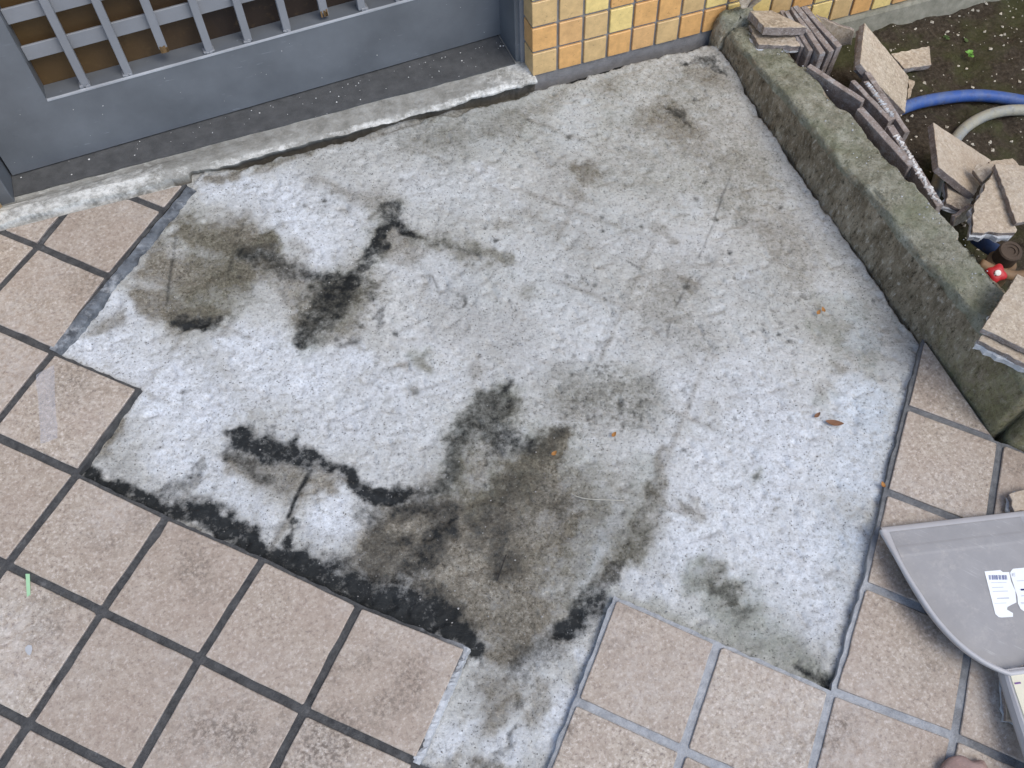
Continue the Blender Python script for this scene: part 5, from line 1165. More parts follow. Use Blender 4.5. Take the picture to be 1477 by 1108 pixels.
drop = sstep(0.0, 0.009, GY - edge) * np.where(GX > 0, 1.0, sstep(0.32, 0.5, fbm(GX, GX * 0 + 2.0, 5, 3, 210)) * sstep(-0.62, -0.5, GX))
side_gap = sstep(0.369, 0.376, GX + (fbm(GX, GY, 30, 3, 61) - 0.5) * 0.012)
lift = 0.010 * sstep(-0.32, -0.02, GY) + 0.012 * sstep(-0.2, 0.0, GY) * sstep(-0.1, 0.25, GX)
under = (UU < -1.0) | (VV < -0.05) & (UU < 4.0) | (UU > 7.06)
Z = base + relief + lift - 0.026 * drop - 0.016 * side_gap
Z = np.where(under, np.minimum(Z, -0.012), Z)
field['brown'] = np.maximum(field['brown'], np.maximum(drop * 0.8, side_gap * 0.9))  # drop: dirt plus painted shade in the gap below the sill
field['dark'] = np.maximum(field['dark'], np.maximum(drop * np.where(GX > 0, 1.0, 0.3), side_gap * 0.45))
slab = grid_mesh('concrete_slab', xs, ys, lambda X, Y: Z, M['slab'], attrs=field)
tag(slab, kind='structure')

# ------------------------------------------------------------------ tiled floor
TILE_T = 0.0105; JOINT = 0.0112
def tile_exists(i, j):
    if (i, j) not in GRID or (i + 1, j) not in GRID or (i, j + 1) not in GRID or (i + 1, j + 1) not in GRID: return False
    if i <= -2: return True
    if i == -1: return j <= 0
    if i in (0, 1, 2, 3): return j <= -1
    if i == 4: return j <= -2
    if i in (5, 6): return j <= 0
    if i == 7: return j <= 4
    return True
def region(poly, m):
    """clip a floor polygon against the door sill and the kerb, m = gap left"""
    poly = clip_poly(poly, (0.0, -0.016 - m), (0, -1))
    cxy = (sum(p[0] for p in poly) / len(poly), sum(p[1] for p in poly) / len(poly)) if poly else None
    if not poly: return poly
    u, v = grid_uv(*cxy)
    if v > 4.0:
        poly = clip_poly(poly, (0.374 - m, 0.0), (-1, 0))
    return poly
pav_v, pav_f = [], []
cells = {}
for (i, j) in GRID:
    if not tile_exists(i, j): continue
    q = [tuple(GRID[k]) for k in ((i, j), (i + 1, j), (i + 1, j + 1), (i, j + 1))]
    if i >= 8 and j >= 4: continue
    cells[(i, j)] = q
def ragged(a, b, outward, n=14):
    """points from a to b (b excluded), pushed to and fro: the broken rim of the grout"""
    pts = []
    L = math.hypot(b[0] - a[0], b[1] - a[1]); nx, ny = (b[1] - a[1]) / L, -(b[0] - a[0]) / L
    for k in range(n):
        t = k / n; amp = 0.0 if k == 0 else rng.uniform(-0.0016, 0.0016)
        pts.append((a[0] + t * (b[0] - a[0]) + nx * amp, a[1] + t * (b[1] - a[1]) + ny * amp))
    return pts
pav = mesh_obj('pavement', [(0, 0, 0)], [], [M['grout']])
tag(pav, kind='structure')
tile_n = 0
for (i, j), q in cells.items():
    nb = [(i, j - 1), (i + 1, j), (i, j + 1), (i - 1, j)]
    ring = []; openings = []
    for k in range(4):
        a, b = q[k], q[(k + 1) % 4]
        if nb[k] not in cells and -1.1 < a[0] < 0.5 and a[1] > -1.35:
            ring += ragged(a, b, 1)
        else: ring.append(a)
    ring = region(ring, 0.0)
    if len(ring) < 3 or poly_area(ring) < 2e-5: continue
    n0 = len(pav_v)
    pav_v += [(p[0], p[1], -0.0030 - rng.uniform(0, 0.0006)) for p in ring] + [(p[0], p[1], -0.034) for p in ring]
    n = len(ring)
    pav_f.append(tuple(range(n0, n0 + n)))
    for k in range(n):
        k2 = (k + 1) % n; pav_f.append((n0 + k, n0 + n + k, n0 + n + k2, n0 + k2))
    # the tile itself
    jx = JOINT / 2 + rng.uniform(-0.0007, 0.0007)
    tp = region(inset_poly(q, jx), 0.002 if True else 0)
    if len(tp) < 3 or poly_area(tp) < 1.5e-4: continue
    rt = []
    for k in range(len(tp)):
        a_, b_ = tp[k], tp[(k + 1) % len(tp)]; L_ = math.hypot(b_[0] - a_[0], b_[1] - a_[1])
        if L_ < 1e-4: continue
        ex, ey = (b_[0] - a_[0]) / L_, (b_[1] - a_[1]) / L_
        cut = rng.uniform(0.0005, 0.0018) if rng.random() < 0.75 else rng.uniform(0.002, 0.0055)
        m_ = max(1, int(L_ / 0.022))
        cut = min(cut, L_ / 4); cut2 = min(rng.uniform(0.0005, 0.003), L_ / 4)
        for q_ in range(m_ + 1):
            t_ = cut + (L_ - cut - cut2) * q_ / m_
            am = 0.0 if q_ in (0, m_) else rng.uniform(-0.0003, 0.0004) + (rng.uniform(0.0008, 0.002) if rng.random() < 0.06 else 0)
            rt.append((a_[0] + ex * t_ - ey * am, a_[1] + ey * t_ + ex * am))
    tp = rt
    cx_, cy_ = sum(p[0] for p in tp) / len(tp), sum(p[1] for p in tp) / len(tp)
    ins = []
    for p in tp:
        l_ = math.hypot(cx_ - p[0], cy_ - p[1]); ins.append((p[0] + (cx_ - p[0]) / l_ * 0.0013, p[1] + (cy_ - p[1]) / l_ * 0.0013))
    c = (sum(p[0] for p in tp) / len(tp), sum(p[1] for p in tp) / len(tp), 0.0)
    dz = rng.uniform(-0.0006, 0.0006); tx, ty = rng.uniform(-0.004, 0.004), rng.uniform(-0.004, 0.004)
    zz = lambda p: dz + tx * (p[0] - c[0]) + ty * (p[1] - c[1])
    area = sum(tp[k][0] * tp[(k + 1) % len(tp)][1] - tp[(k + 1) % len(tp)][0] * tp[k][1] for k in range(len(tp)))
    bm = bmesh.new(); n = len(tp)
    lo = [bm.verts.new((p[0], p[1], -TILE_T)) for p in tp]
    md = [bm.verts.new((p[0], p[1], zz(p) - 0.0010)) for p in tp]
    up = [bm.verts.new((p[0], p[1], zz(p))) for p in (ins or inset_poly(tp, 0.0))] if ins else None
    for k in range(n):
        k2 = (k + 1) % n
        f = bm.faces.new((lo[k], lo[k2], md[k2], md[k])); f.material_index = 1
        if up: bm.faces.new((md[k], md[k2], up[k2], up[k]))
    bm.faces.new(up if up else md); bm.faces.new(lo[::-1])
    o = finish(bm, 'tile', [M['tile'], M['body']], pav, c)
    tile_n += 1
pm = bpy.data.meshes.new('pavement'); pm.from_pydata(pav_v, [], pav_f); pm.materials.append(M['grout']); pm.update()
pav.data = pm; fix_normals(pav)
# mortar strip left standing along the joint where the next row was lifted
def strip(name, p, q, w, z, mat, parent, h=0.012, seed=0, n=70, label=None, rag=1.0):
    r2 = random.Random(seed); L = math.hypot(q[0] - p[0], q[1] - p[1]); d = ((q[0] - p[0]) / L, (q[1] - p[1]) / L); nn = (d[1], -d[0])
    vs, fs = [], []
    lastl = lastr = 0
    for k in range(n + 1):
        t = k / n * L; lastl += r2.uniform(-1, 1) * 0.0008 * rag - lastl * 0.2; lastr = 0.7 * lastr + r2.uniform(-1, 1) * 0.0016 * rag
        for s, zz in ((-0.5 * w + lastl, z - h), (-0.5 * w + lastl + 0.001, z + r2.uniform(-.0006, .0006)), (0.0 + lastr, z + r2.uniform(-.0012, .0010)), (0.42 * w + lastr, z - 0.0015 + r2.uniform(-.0012, .0006)), (0.5 * w + lastr, z - h)):
            vs.append((p[0] + d[0] * t + nn[0] * s, p[1] + d[1] * t + nn[1] * s, zz))
    for k in range(n):
        for c in range(4): fs.append((k * 5 + c, k * 5 + c + 1, k * 5 + 6 + c, k * 5 + 5 + c))
    fs += [tuple(range(5)), tuple(range(n * 5 + 4, n * 5 - 1, -1))]
    o = mesh_obj(name, vs, fs, [mat], parent); fix_normals(o)
    if label: o['label'] = label
    return o
a, b = PTS['strip']
strip('mortar_strip', a, b, 0.018, -0.0008, M['strip'], pav, seed=3, label='bluish grey strip of bare mortar along the tile edge')
g74 = GRID[(3 + 1, 0)]; g7m = GRID[(4, -1)]
strip('mortar_edge', (g74[0] - 0.002, g74[1]), (g7m[0] - 0.002, g7m[1]), 0.011, -0.0015, M['mortar'], pav, seed=5, n=50, label='pale mortar edge beside the tile at the gap')
# ------------------------------------------------------------------ door sill
nx, prof = 420, [(0.17, 0), (0.13, 0), (0.09, 0), (0.055, 0), (0.045, 0), (0.033, 0), (0.02, 0), (0.008, 0), (-0.004, 0), (-0.010, -0.0012), (-0.0130, -0.004), (-0.0125, -0.008), (-0.002, -0.013), (0.006, -0.05)]
sxs = np.linspace(-1.5, 0.004, nx)
SV, SWH, SDI = [], [], []
for k, x in enumerate(sxs):
    rag = (float(fbm(x, 0.3, 9, 6, 8, 0.68)) - 0.5) * 0.030
    for m_, (y, dz) in enumerate(prof):
        if x < -0.63 and m_ >= 9:
            y, dz = ((-0.010, -0.0005), (-0.0135, -0.0015), (-0.0165, -0.004), (-0.0185, -0.010), (-0.0185, -0.05))[m_ - 9]
        yy = y + (rag * max(0.0, min(1.0, (0.02 - y) / 0.03)))
        z = 0.0165 + dz
        if m_ >= 4:
            P = WP(x, yy, z); lift = max(0.0, 0.0035 - P.z) if dz > -0.01 else max(0.0, -0.002 - WP(x, yy, 0.0165).z) 
            if m_ == len(prof) - 1: lift = 0
            z += lift * min(1.0, (0.05 - y) / 0.04)
            z += (float(fbm(x, yy, 45, 3, 28)) - 0.5) * 0.004 * (1 if y < 0.04 else 0.3)
        SV.append(tuple(WP(x, yy, z)))
        left = 1.0 if x < -0.72 else max(0.0, 1 - (x + 0.72) / 0.12)
        edge_w = (0.85 if -0.014 < y < -0.002 else 0.0) * (0.6 + 0.5 * float(sstep(0.38, 0.62, fbm(x, 7.0, 10, 3, 66))))
        corner = max(0.0, 1 - abs(x + 0.02) / 0.10) * 0.75
        SWH.append(max(left * (0.75 if y < 0.035 else 0.3), edge_w * 0.8, corner if y < 0.05 else 0))
        SDI.append(0.85 if m_ >= len(prof) - 2 and x > -0.66 else 0.0)  # lowest front rows: shade under the lip painted as brown
SF = []
npf = len(prof)
for k in range(nx - 1):
    for m_ in range(npf - 1):
        SF.append((k * npf + m_, k * npf + m_ + 1, (k + 1) * npf + m_ + 1, (k + 1) * npf + m_))
SF.append(tuple((nx - 1) * npf + m_ for m_ in range(npf)))
sill = mesh_obj('door_sill', SV, SF, [M['sill']], smooth=False)
for nm, arr in (('white', SWH), ('dirt_shade', SDI)):
    at = sill.data.attributes.new(nm, 'FLOAT', 'POINT'); at.data.foreach_set('value', np.array(arr, np.float32))
fix_normals(sill)
tag(sill, kind='structure')
# dark strip the gate runs on
bm = bmesh.new()
rows = []
for k in range(61):
    x = -0.915 + 0.898 * k / 60
    fy = 0.0635 - 0.020 * (k / 60) + (float(fbm(x, 5.0, 40, 3, 3)) - 0.5) * 0.004
    rows.append([bm.verts.new(WP(x, y, z)) for y, z in ((0.165, 0.0192), (fy, 0.0192), (fy - 0.001, 0.010))])
for k in range(60):
    for c in range(2): bm.faces.new((rows[k][c], rows[k][c + 1], rows[k + 1][c + 1], rows[k + 1][c]))
plate = finish(bm, 'threshold_strip', [M['plate']], sill)
plate['label'] = 'dark smooth strip under the gate'

# ------------------------------------------------------------------ tiled walls
def wall_row_z(x, r): return 0.0165 - 0.0295 * x + 0.0515 * r
known = {(0, 0): 1, (1, 0): 0, (2, 0): 1, (3, 0): 0, (4, 0): 4, (5, 0): 1, (6, 0): 0, (7, 0): 0, (0, 1): 0, (1, 1): 4, (2, 1): 1, (3, 1): 2, (4, 1): 0, (5, 1): 0, (6, 1): 1, (7, 1): 2,
         (0, 2): 1, (1, 2): 1, (2, 2): 2, (3, 2): 0, (9, 0): 2, (10, 0): 1, (11, 0): 0, (12, 0): 2, (13, 0): 3, (10, -1): 3, (11, -1): 1, (12, -1): 2, (13, -1): 1, (14, -1): 0, (15, -1): 2, (16, -1): 4}
def build_wall(label, x0, ncols, sign, footing):
    w = empty('tiled_wall', WP(x0, 0, 0))
    tag(w, label, 'wall', 'tiled walls beside the gate')
    xe = x0 + sign * ncols * 0.049
    lo, hi = min(x0, xe), max(x0, xe)
    # mortar core
    bm = bmesh.new(); e = 0.0025 * sign
    box_bm(bm, WP, lo + (0.0025 if sign > 0 else 0), hi - (0.0025 if sign < 0 else 0), 0.0045, 0.20, -0.24, 1.6)
    finish(bm, 'wall_core', [M['wallgrout']], w)
    if footing:
        bm = bmesh.new()
        vs = []
        for k in range(41):
            x = 0.46 + (hi - 0.46) * k / 40; zt = wall_row_z(x, -1) - 0.003
            rg = (float(fbm(x, 2.0, 20, 3, 4)) - 0.5) * 0.008
            vs.append([bm.verts.new(WP(x, y, z)) for y, z in ((0.02, zt), (-0.0035, zt), (-0.007 + rg * 0.3, zt - 0.006), (-0.010 + rg, zt - 0.05), (-0.012 + rg, -0.26))])
        for k in range(40):
            for c in range(4): bm.faces.new((vs[k][c], vs[k][c + 1], vs[k + 1][c + 1], vs[k + 1][c]))
        finish(bm, 'footing', [M['footing']], w)
    count = 0; fv, ff, fm = [], [], []
    for r in range(-1, 31):
        for c in range(ncols):
            xa = x0 + sign * (c * 0.049 + (0.0 if c == 0 else 0.0025)); xb = x0 + sign * (c * 0.049 + 0.0462)
            a, b = min(xa, xb), max(xa, xb)
            if r == -1 and (a < 0.44 or sign < 0): continue
            za = wall_row_z((a + b) / 2, r) if sign > 0 else 0.012 + 0.0515 * r; zb = za + 0.0460
            k = known.get((c, r)) if sign > 0 else None
            if k is None: k = rng.choice([0, 0, 1, 1, 2, 3, 4])
            depth = 0.040 if c == 0 else 0.008
            y0 = rng.uniform(-0.0006, 0.0006)
            if r < 9 and count < 230:
                bm = bmesh.new()
                sh = lambda x, y, z, _c=(a + b) / 2: WP(x, y, z - 0.0295 * (x - _c))
                box_bm(bm, sh, a, b, y0, y0 + depth, za, zb, bevel=0.0009)
                finish(bm, 'wall_tile', [WT[k]], w, WP((a + b) / 2, 0, (za + zb) / 2)); count += 1
            else:
                n0 = len(fv)
                for (x, y, z) in ((a, y0, za), (b, y0, za), (b, y0, zb), (a, y0, zb), (a, y0 + depth, za), (b, y0 + depth, za), (b, y0 + depth, zb), (a, y0 + depth, zb)):
                    fv.append(WP(x, y, z - 0.0295 * (x - (a + b) / 2)))
                ff += [tuple(n0 + t for t in f) for f in ((0, 1, 2, 3), (4, 7, 6, 5), (0, 4, 5, 1), (3, 2, 6, 7), (0, 3, 7, 4), (1, 5, 6, 2))]
                fm += [k] * 6
    o = mesh_obj('upper_wall_tile', fv, ff, WT, w, midx=fm); tag(o, kind='stuff'); fix_normals(o)
    return w
build_wall('wall of small square orange and yellow tiles right of the gate', 0.0, 34, 1, True)
build_wall('wall of small square orange tiles left of the gate, at the photo edge', -0.934, 9, -1, False)

# ------------------------------------------------------------------ gate and its jambs
def jamb(label, x0, x1):
    o = box('gate_jamb', WP, (x0, x1, 0.050, 0.165, -0.02, 1.62), M['gate'], bevel=0.0015)
    tag(o, label, 'door post', 'gate jambs')
jamb('grey painted jamb between the gate and the right-hand tiled wall', -0.0135, 0.03)
jamb('grey painted jamb between the gate and the left-hand tiled wall', -0.972, -0.916)
bm = bmesh.new(); box_bm(bm, WP, 0.0035, 0.012, 0.041, 0.050, 0.012, 1.6); box_bm(bm, WP, -0.006, 0.0032, 0.0445, 0.0495, 0.012, 1.6)
fil = finish(bm, 'sealant_strip', [M['bar']]); tag(fil, 'narrow grey sealing strip between jamb and the right-hand tiled wall', 'seal strip')
GA = (-0.9, 0.111); gl = math.hypot(0.884, 0.018); gt = (0.884 / gl, 0.018 / gl)
def GP(s, d, z):   # along the gate, depth behind its face, height
    return WP(GA[0] + gt[0] * s - gt[1] * d, GA[1] + gt[1] * s + gt[0] * d, z)
gate = empty('sliding_gate', GP(0.44, 0, 0.02))
tag(gate, 'grey metal sliding gate with square lattice and brown panel behind it', 'gate')
GW = 0.885; GT = 1.56; RAIL = 0.1445; STL = 0.0985
box('bottom_rail', GP, (-0.012, GW + 0.002, 0, 0.040, 0.0225, RAIL), M['gate'], gate)
box('stile', GP, (-0.012, STL - 0.0006, 0, 0.040, RAIL, GT), M['gate'], gate)
box('stile', GP, (GW - 0.0194, GW + 0.002, 0, 0.040, RAIL, GT), M['gate'], gate)
box('top_rail', GP, (STL, GW - 0.02, 0, 0.040, GT - 0.12, GT - 0.0005), M['gate'], gate, bevel=0.0012)
bm = bmesh.new()
prev = None
for k in range(91):
    s = STL + (GW - 0.02 - STL) * k / 90; r_ = 0.0008 * (float(vnoise(k * 0.31, 0.5, 1.0, 5)) - 0.4)
    cur = [bm.verts.new(GP(s, d, z)) for d, z in ((-0.0010, RAIL - 0.0022 - r_), (-0.0012 - r_, RAIL + 0.0004), (0.0022 + r_ * 2, RAIL + 0.0009))]
    if prev:
        for c in range(2): bm.faces.new((prev[c], prev[c + 1], cur[c + 1], cur[c]))
    prev = cur
ed = finish(bm, 'pale_edge', [M['ledge']], gate); ed['label'] = 'pale paint along the rail edge'  # pale strip along the top edge of the bottom rail
bars_s = [0.1627, 0.2322, 0.2998, 0.3688, 0.4352, 0.5029, 0.5710, 0.6363, 0.7045, 0.772, 0.839]
for k, s in enumerate(bars_s):
    z0 = RAIL + 0.0012
    if k == 2: z0 = 0.172
    if k == 6: z0 = 0.158
    bm = bmesh.new()
    if k in (2, 6):   # rusted through near its foot: open hollow end
        box_bm(bm, GP, s - 0.0068, s - 0.0052, 0.006, 0.017, z0 + rng.uniform(0, .004), GT - 0.121); box_bm(bm, GP, s + 0.0052, s + 0.0068, 0.006, 0.017, z0 - 0.004, GT - 0.121)
        box_bm(bm, GP, s - 0.0051, s + 0.0051, 0.0058, 0.0072, z0 + 0.002, GT - 0.121); box_bm(bm, GP, s - 0.0051, s + 0.0051, 0.0158, 0.0172, z0, GT - 0.121)
        o = finish(bm, 'lattice_bar', [M['bar']], gate); o['label'] = 'lattice bar rusted through at its foot'
        bm = bmesh.new()
        for t in range(7):
            x = s + rng.uniform(-0.007, 0.007); box_bm(bm, GP, x - 0.0014, x + 0.0014, 0.0050, 0.0058 + rng.uniform(0, .002), z0 - 0.005, z0 + 0.004 + rng.uniform(-.002, .004))
        finish(bm, 'rust', [m_plain('rust_%d' % k, (0.16, 0.10, 0.045), 0.9, 0.6)], o)
    else:
        box_bm(bm, GP, s - 0.0066, s + 0.0066, 0.005, 0.0175, z0, GT - 0.121, bevel=0.0010)
        for t in range(5):
            x = s + rng.uniform(-0.009, 0.009); h_ = rng.uniform(0.0015, 0.005); box_bm(bm, GP, x - 0.003, x + 0.003, 0.0022 + rng.uniform(0, .003), 0.018, z0 - 0.001, z0 + h_, bevel=0.0008)
        finish(bm, 'lattice_bar', [M['bar']], gate)
z = 0.2076
while z < GT - 0.2:
    box('cross_bar', GP, (STL, GW - 0.02, 0.0180, 0.0225, z, z + 0.0255), M['bar'], gate, bevel=0.0008)
    z += 0.0655
# board behind the lattice
def m_board():
    t = NT('brown_board'); v = t.coords(world=True)
    g = t.noise(v, 70, 6, 0.7); s = t.node('ShaderNodeSeparateXYZ'); t.l.new(v, s.inputs[0])
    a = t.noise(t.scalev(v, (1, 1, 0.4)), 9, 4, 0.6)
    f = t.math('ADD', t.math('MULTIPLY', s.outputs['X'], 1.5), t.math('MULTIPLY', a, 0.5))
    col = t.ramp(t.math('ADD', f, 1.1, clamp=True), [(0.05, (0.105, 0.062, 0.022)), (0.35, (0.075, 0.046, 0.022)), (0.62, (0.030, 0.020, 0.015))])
    col = t.mix(t.ramp(g, [(0.55, 0.0), (0.75, 0.4)]), col, (0.14, 0.09, 0.04))
    return t.done(col, 0.6, t.bump(g, 0.3, 0.001))
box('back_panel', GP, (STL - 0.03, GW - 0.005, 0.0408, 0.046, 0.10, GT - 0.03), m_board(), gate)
# lintel over the opening, above the view
lin = box('door_lintel', WP, (-0.972, 0.03, 0.046, 0.19, 1.624, 1.75), M['gate'], bevel=0.002)
tag(lin, 'grey lintel over the sliding gate, above the view', 'lintel')

# ------------------------------------------------------------------ stone kerb
def stone(name, label, P, length, width, ztop, zbot, n, seed, moss0, moss1, group='kerb stones round the garden bed', rnd=0.006, endround=0.012, amp=1.0):
    """P(s, w, z): along, across, height"""
    prof = []
    H = 12
    for k in range(24): prof.append((0.0, k / 23, 0.0))            # front face, fraction of height
    for k in range(1, 18): prof.append((k / 18, 1.0, 1.0))         # top
    for k in range(14): prof.append((1.0, 1 - k / 13, 0.3))        # back
    vs, tp, ms, fs = [], [], [], []
    m = len(prof)
    for a in range(n + 1):
        s = length * a / n
        zt = ztop(s)
        er = min(s, length - s); sh = max(0.0, 1 - er / endround) ** 2
        for (fw, fh, tpv) in prof:
            w = fw * width; z = zbot + (zt - zbot) * fh
            # rounded long edges
            dtop = zt - z; dside = min(w, width - w)
            if dtop < rnd and dside < rnd:
                q = (1 - dtop / rnd); p = (1 - dside / rnd)
                k = max(0.0, (q * q + p * p) ** 0.5 - 1.0)
                z -= rnd * k * 0.8; w += (rnd * k * 0.8) * (1 if w < width / 2 else -1)
            z -= sh * 0.010 * (1 if fh > 0.6 else 0)
            w += sh * 0.006 * (1 if fw < 0.5 else -1)
            nz = ((float(fbm(s + w * .3 + seed, z * 2 + w, 18, 3, seed)) - 0.5) * 0.011 + (float(fbm(s + seed, z + w * 1.7, 75, 4, seed + 1, 0.65)) - 0.5) * 0.0085) * amp
            if fh > 0.93 and fw < 0.12:
                ch = max(0.0, float(fbm(s, 3.0 + seed, 20, 3, seed + 5)) - 0.55) * 0.022; z -= ch * 0.6; w += ch * 0.7
            if fh > 0.93 and fw > 0.88:
                ch = max(0.0, float(fbm(s, 9.0 + seed, 16, 3, seed + 6)) - 0.48) * 0.075; z -= ch * 0.3; w -= ch * 0.9
            if fh >= 0.999: z += nz
            else: w += nz * (1 if fw < 0.5 else -1) * 0.8
            vs.append(tuple(P(s, w, z)))
            rim = 0.55 if (fh > 0.9 and fw < 0.5) else 0.0
            tp.append(max(tpv, rim)); t = s / length
            ms.append(max(0.0, min(1.0, (t - moss0) / max(1e-3, moss1 - moss0))) * (0.6 + 0.8 * float(fbm(s, z + w, 12, 3, 77)) - 0.2))
    for a in range(n):
        for b in range(m - 1): fs.append((a * m + b, a * m + b + 1, (a + 1) * m + b + 1, (a + 1) * m + b))
    fs.append(tuple(range(m))); fs.append(tuple(n * m + b for b in range(m - 1, -1, -1)))
    o = mesh_obj(name, vs, fs, [M['kerb']], smooth=True)
    for nm, arr in (('top', tp), ('moss', ms)):
        at = o.data.attributes.new(nm, 'FLOAT', 'POINT'); at.data.foreach_set('value', np.array(arr, np.float32))
    fix_normals(o)
    return tag(o, label, 'kerb', group)
stone('kerb_stone', 'long rough stone kerb with grey-green top between the bare concrete and garden bed', lambda s, w, z: (0.3755 + w, -0.018 - s, z), 0.875, 0.079, lambda s: 0.0485 + 0.1 * s - max(0, s - 0.78) * 0.12, -0.09, 260, 11, 0.66, 0.98)
stone('kerb_stone', 'small rounded block at the wall end of the long kerb', lambda s, w, z: (0.362 + w, 0.012 - s, z), 0.033, 0.085, lambda s: 0.072, -0.09, 14, 23, 5, 6, endround=0.02, rnd=0.022)
c84 = GRID[(8, 4)]
stone('kerb_stone', 'dark green mossy stone continuing past the near end of the long kerb', lambda s, w, z: (c84[0] + 0.006 + S2 * s + S2 * w, c84[1] - 0.002 - S2 * s + S2 * w, z), 1.4, 0.09, lambda s: 0.112 - 0.03 * s, -0.12, 240, 31, -1.0, -0.5)

# ------------------------------------------------------------------ lifted tiles and offcuts
def rough_ring(face, n, amp, r, seg=0.012):
    out = []
    n = Vector(n)
    for k in range(len(face)):
        a, b = Vector(face[k]), Vector(face[(k + 1) % len(face)])
        m = max(1, int((b - a).length / seg)); e = (b - a).normalized(); t = e.cross(n)
        for q in range(m):
            p = a.lerp(b, q / m)
            if q: p = p + t * r.uniform(-amp, amp)
            out.append(p)
    return out
def slab_piece(name, ring, n, th, mats, parent, r, amp, chamfer=0.0008):
    n = Vector(n); c = sum(ring, Vector()) / len(ring); bm = bmesh.new(); N = len(ring)
    def inn(p, d): 
        v = (c - p); return p + v.normalized() * d
    top = [bm.verts.new(inn(p, chamfer)) for p in ring]
    up = [bm.verts.new(p - n * chamfer) for p in ring]
    mid = [bm.verts.new(p - n * th * 0.55 + (p - c).normalized() * r.uniform(-amp, amp * 0.6)) for p in ring]
    low = [bm.verts.new(p - n * (th + r.uniform(-amp, amp) * 0.5) + (p - c).normalized() * r.uniform(-amp * 2, amp * 0.3)) for p in ring]
    f = bm.faces.new(top); f.material_index = 0
    for A, B in ((top, up), (up, mid), (mid, low)):
        for k in range(N):
            f = bm.faces.new((A[k], A[(k + 1) % N], B[(k + 1) % N], B[k])); f.material_index = 1 if A is not top else 0
    f = bm.faces.new(low[::-1]); f.material_index = 1
    return finish(bm, name, mats, parent, c)
GRP = 'lifted tiles and offcuts heaped along the kerb'
for k, pc in enumerate(PIECES):
    r = random.Random(100 + k); n = Vector(pc['n'])
    ring = rough_ring(pc['face'], n, pc['rough'] * 1.7, r, 0.008)
    if pc['mortar'] > 0:
        c = sum(ring, Vector()) / len(ring)
        root = empty('broken_tile', c); tag(root, pc['label'], 'broken tile', GRP)
        slab_piece('tile_layer', ring, n, pc['th'], [M['oldtile'], M['body']], root, r, pc['rough'])
        ring2 = [p - n * (pc['th'] + 0.0002) + (p - c).normalized() * r.uniform(-0.002, 0.0045) for p in ring]
        slab_piece('mortar_layer', ring2, n, pc['mortar'], [M['mortar'], M['mortar']], root, r, 0.0022)
    else:
        o = slab_piece('broken_tile', ring, n, pc['th'], [M['oldtile'], M['body']], None, r, pc['rough'])
        tag(o, pc['label'], 'broken tile', GRP)
for k, sd_ in enumerate(STAND):
    r = random.Random(300 + k)
    a, b = Vector(sd_['a']), Vector(sd_['b']); d = (b - a).normalized(); side = d.cross(Vector((0, 0, 1))).normalized()
    if side.x < 0: side = -side                       # towards the garden
    down = (Vector((0, 0, -1)) + side * math.tan(sd_['lean'])).normalized()
    n = -side if False else (down.cross(d)).normalized()
    if n.x > 0: n = -n                                # face looks at the porch
    tw = side * sd_['th'] * 0.5
    face = [a - tw, b - tw, b - tw + down * sd_['h'], a - tw + down * sd_['h']]
    ring = rough_ring(face, n, 0.0005, r, 0.02)
    if sd_['white'] > 0:
        root = empty('broken_tile', sum(ring, Vector()) / len(ring)); tag(root, sd_['label'], 'broken tile', GRP)
        slab_piece('tile_layer', ring, n, sd_['th'], [M['body'], M['body']], root, r, 0.0006)
        bm = bmesh.new(); m = 90; prev = None
        L = (b - a).length
        for q in range(m + 1):
            s = L * (0.12 + 0.86 * q / m) if sd_['white'] > 0.8 else L * (0.05 + 0.9 * q / m)
            wv = sd_['th'] * (0.12 + 0.42 * float(vnoise(q * 0.9, k, 1.0, 5))) * (0.25 if q in (0, m) else 1); off = (float(vnoise(q * 0.5, k + 9, 1.0, 6)) - 0.5) * sd_['th'] * 0.55
            hgt = (0.0004 + 0.0036 * float(vnoise(q * 0.8, k + 3, 1.0, 7))) * (0.2 if q in (0, m) else 1) * (1 if sd_['white'] > 0.8 or vnoise(q * 0.3, 4.0, 1.0, 9) > 0.45 else 0.1)
            base_ = a + d * s
            cur = [bm.verts.new(base_ + side * (off + t * wv) + Vector((0, 0, 1)) * hz) for t, hz in ((-1, -0.001), (-0.6, hgt * 0.8), (0.1, hgt), (0.7, hgt * 0.7), (1, -0.001))]
            if prev:
                for c in range(4): bm.faces.new((prev[c], prev[c + 1], cur[c + 1], cur[c]))
            prev = cur
        finish(bm, 'mortar_crust', [M['whitemortar'] if sd_['white'] > 0.8 else M['mortar']], root, smooth=False)
    else:
        o = slab_piece('broken_tile', ring, n, sd_['th'], [M['body'], M['body']], None, r, 0.0006)
        tag(o, sd_['label'], 'broken tile', GRP)

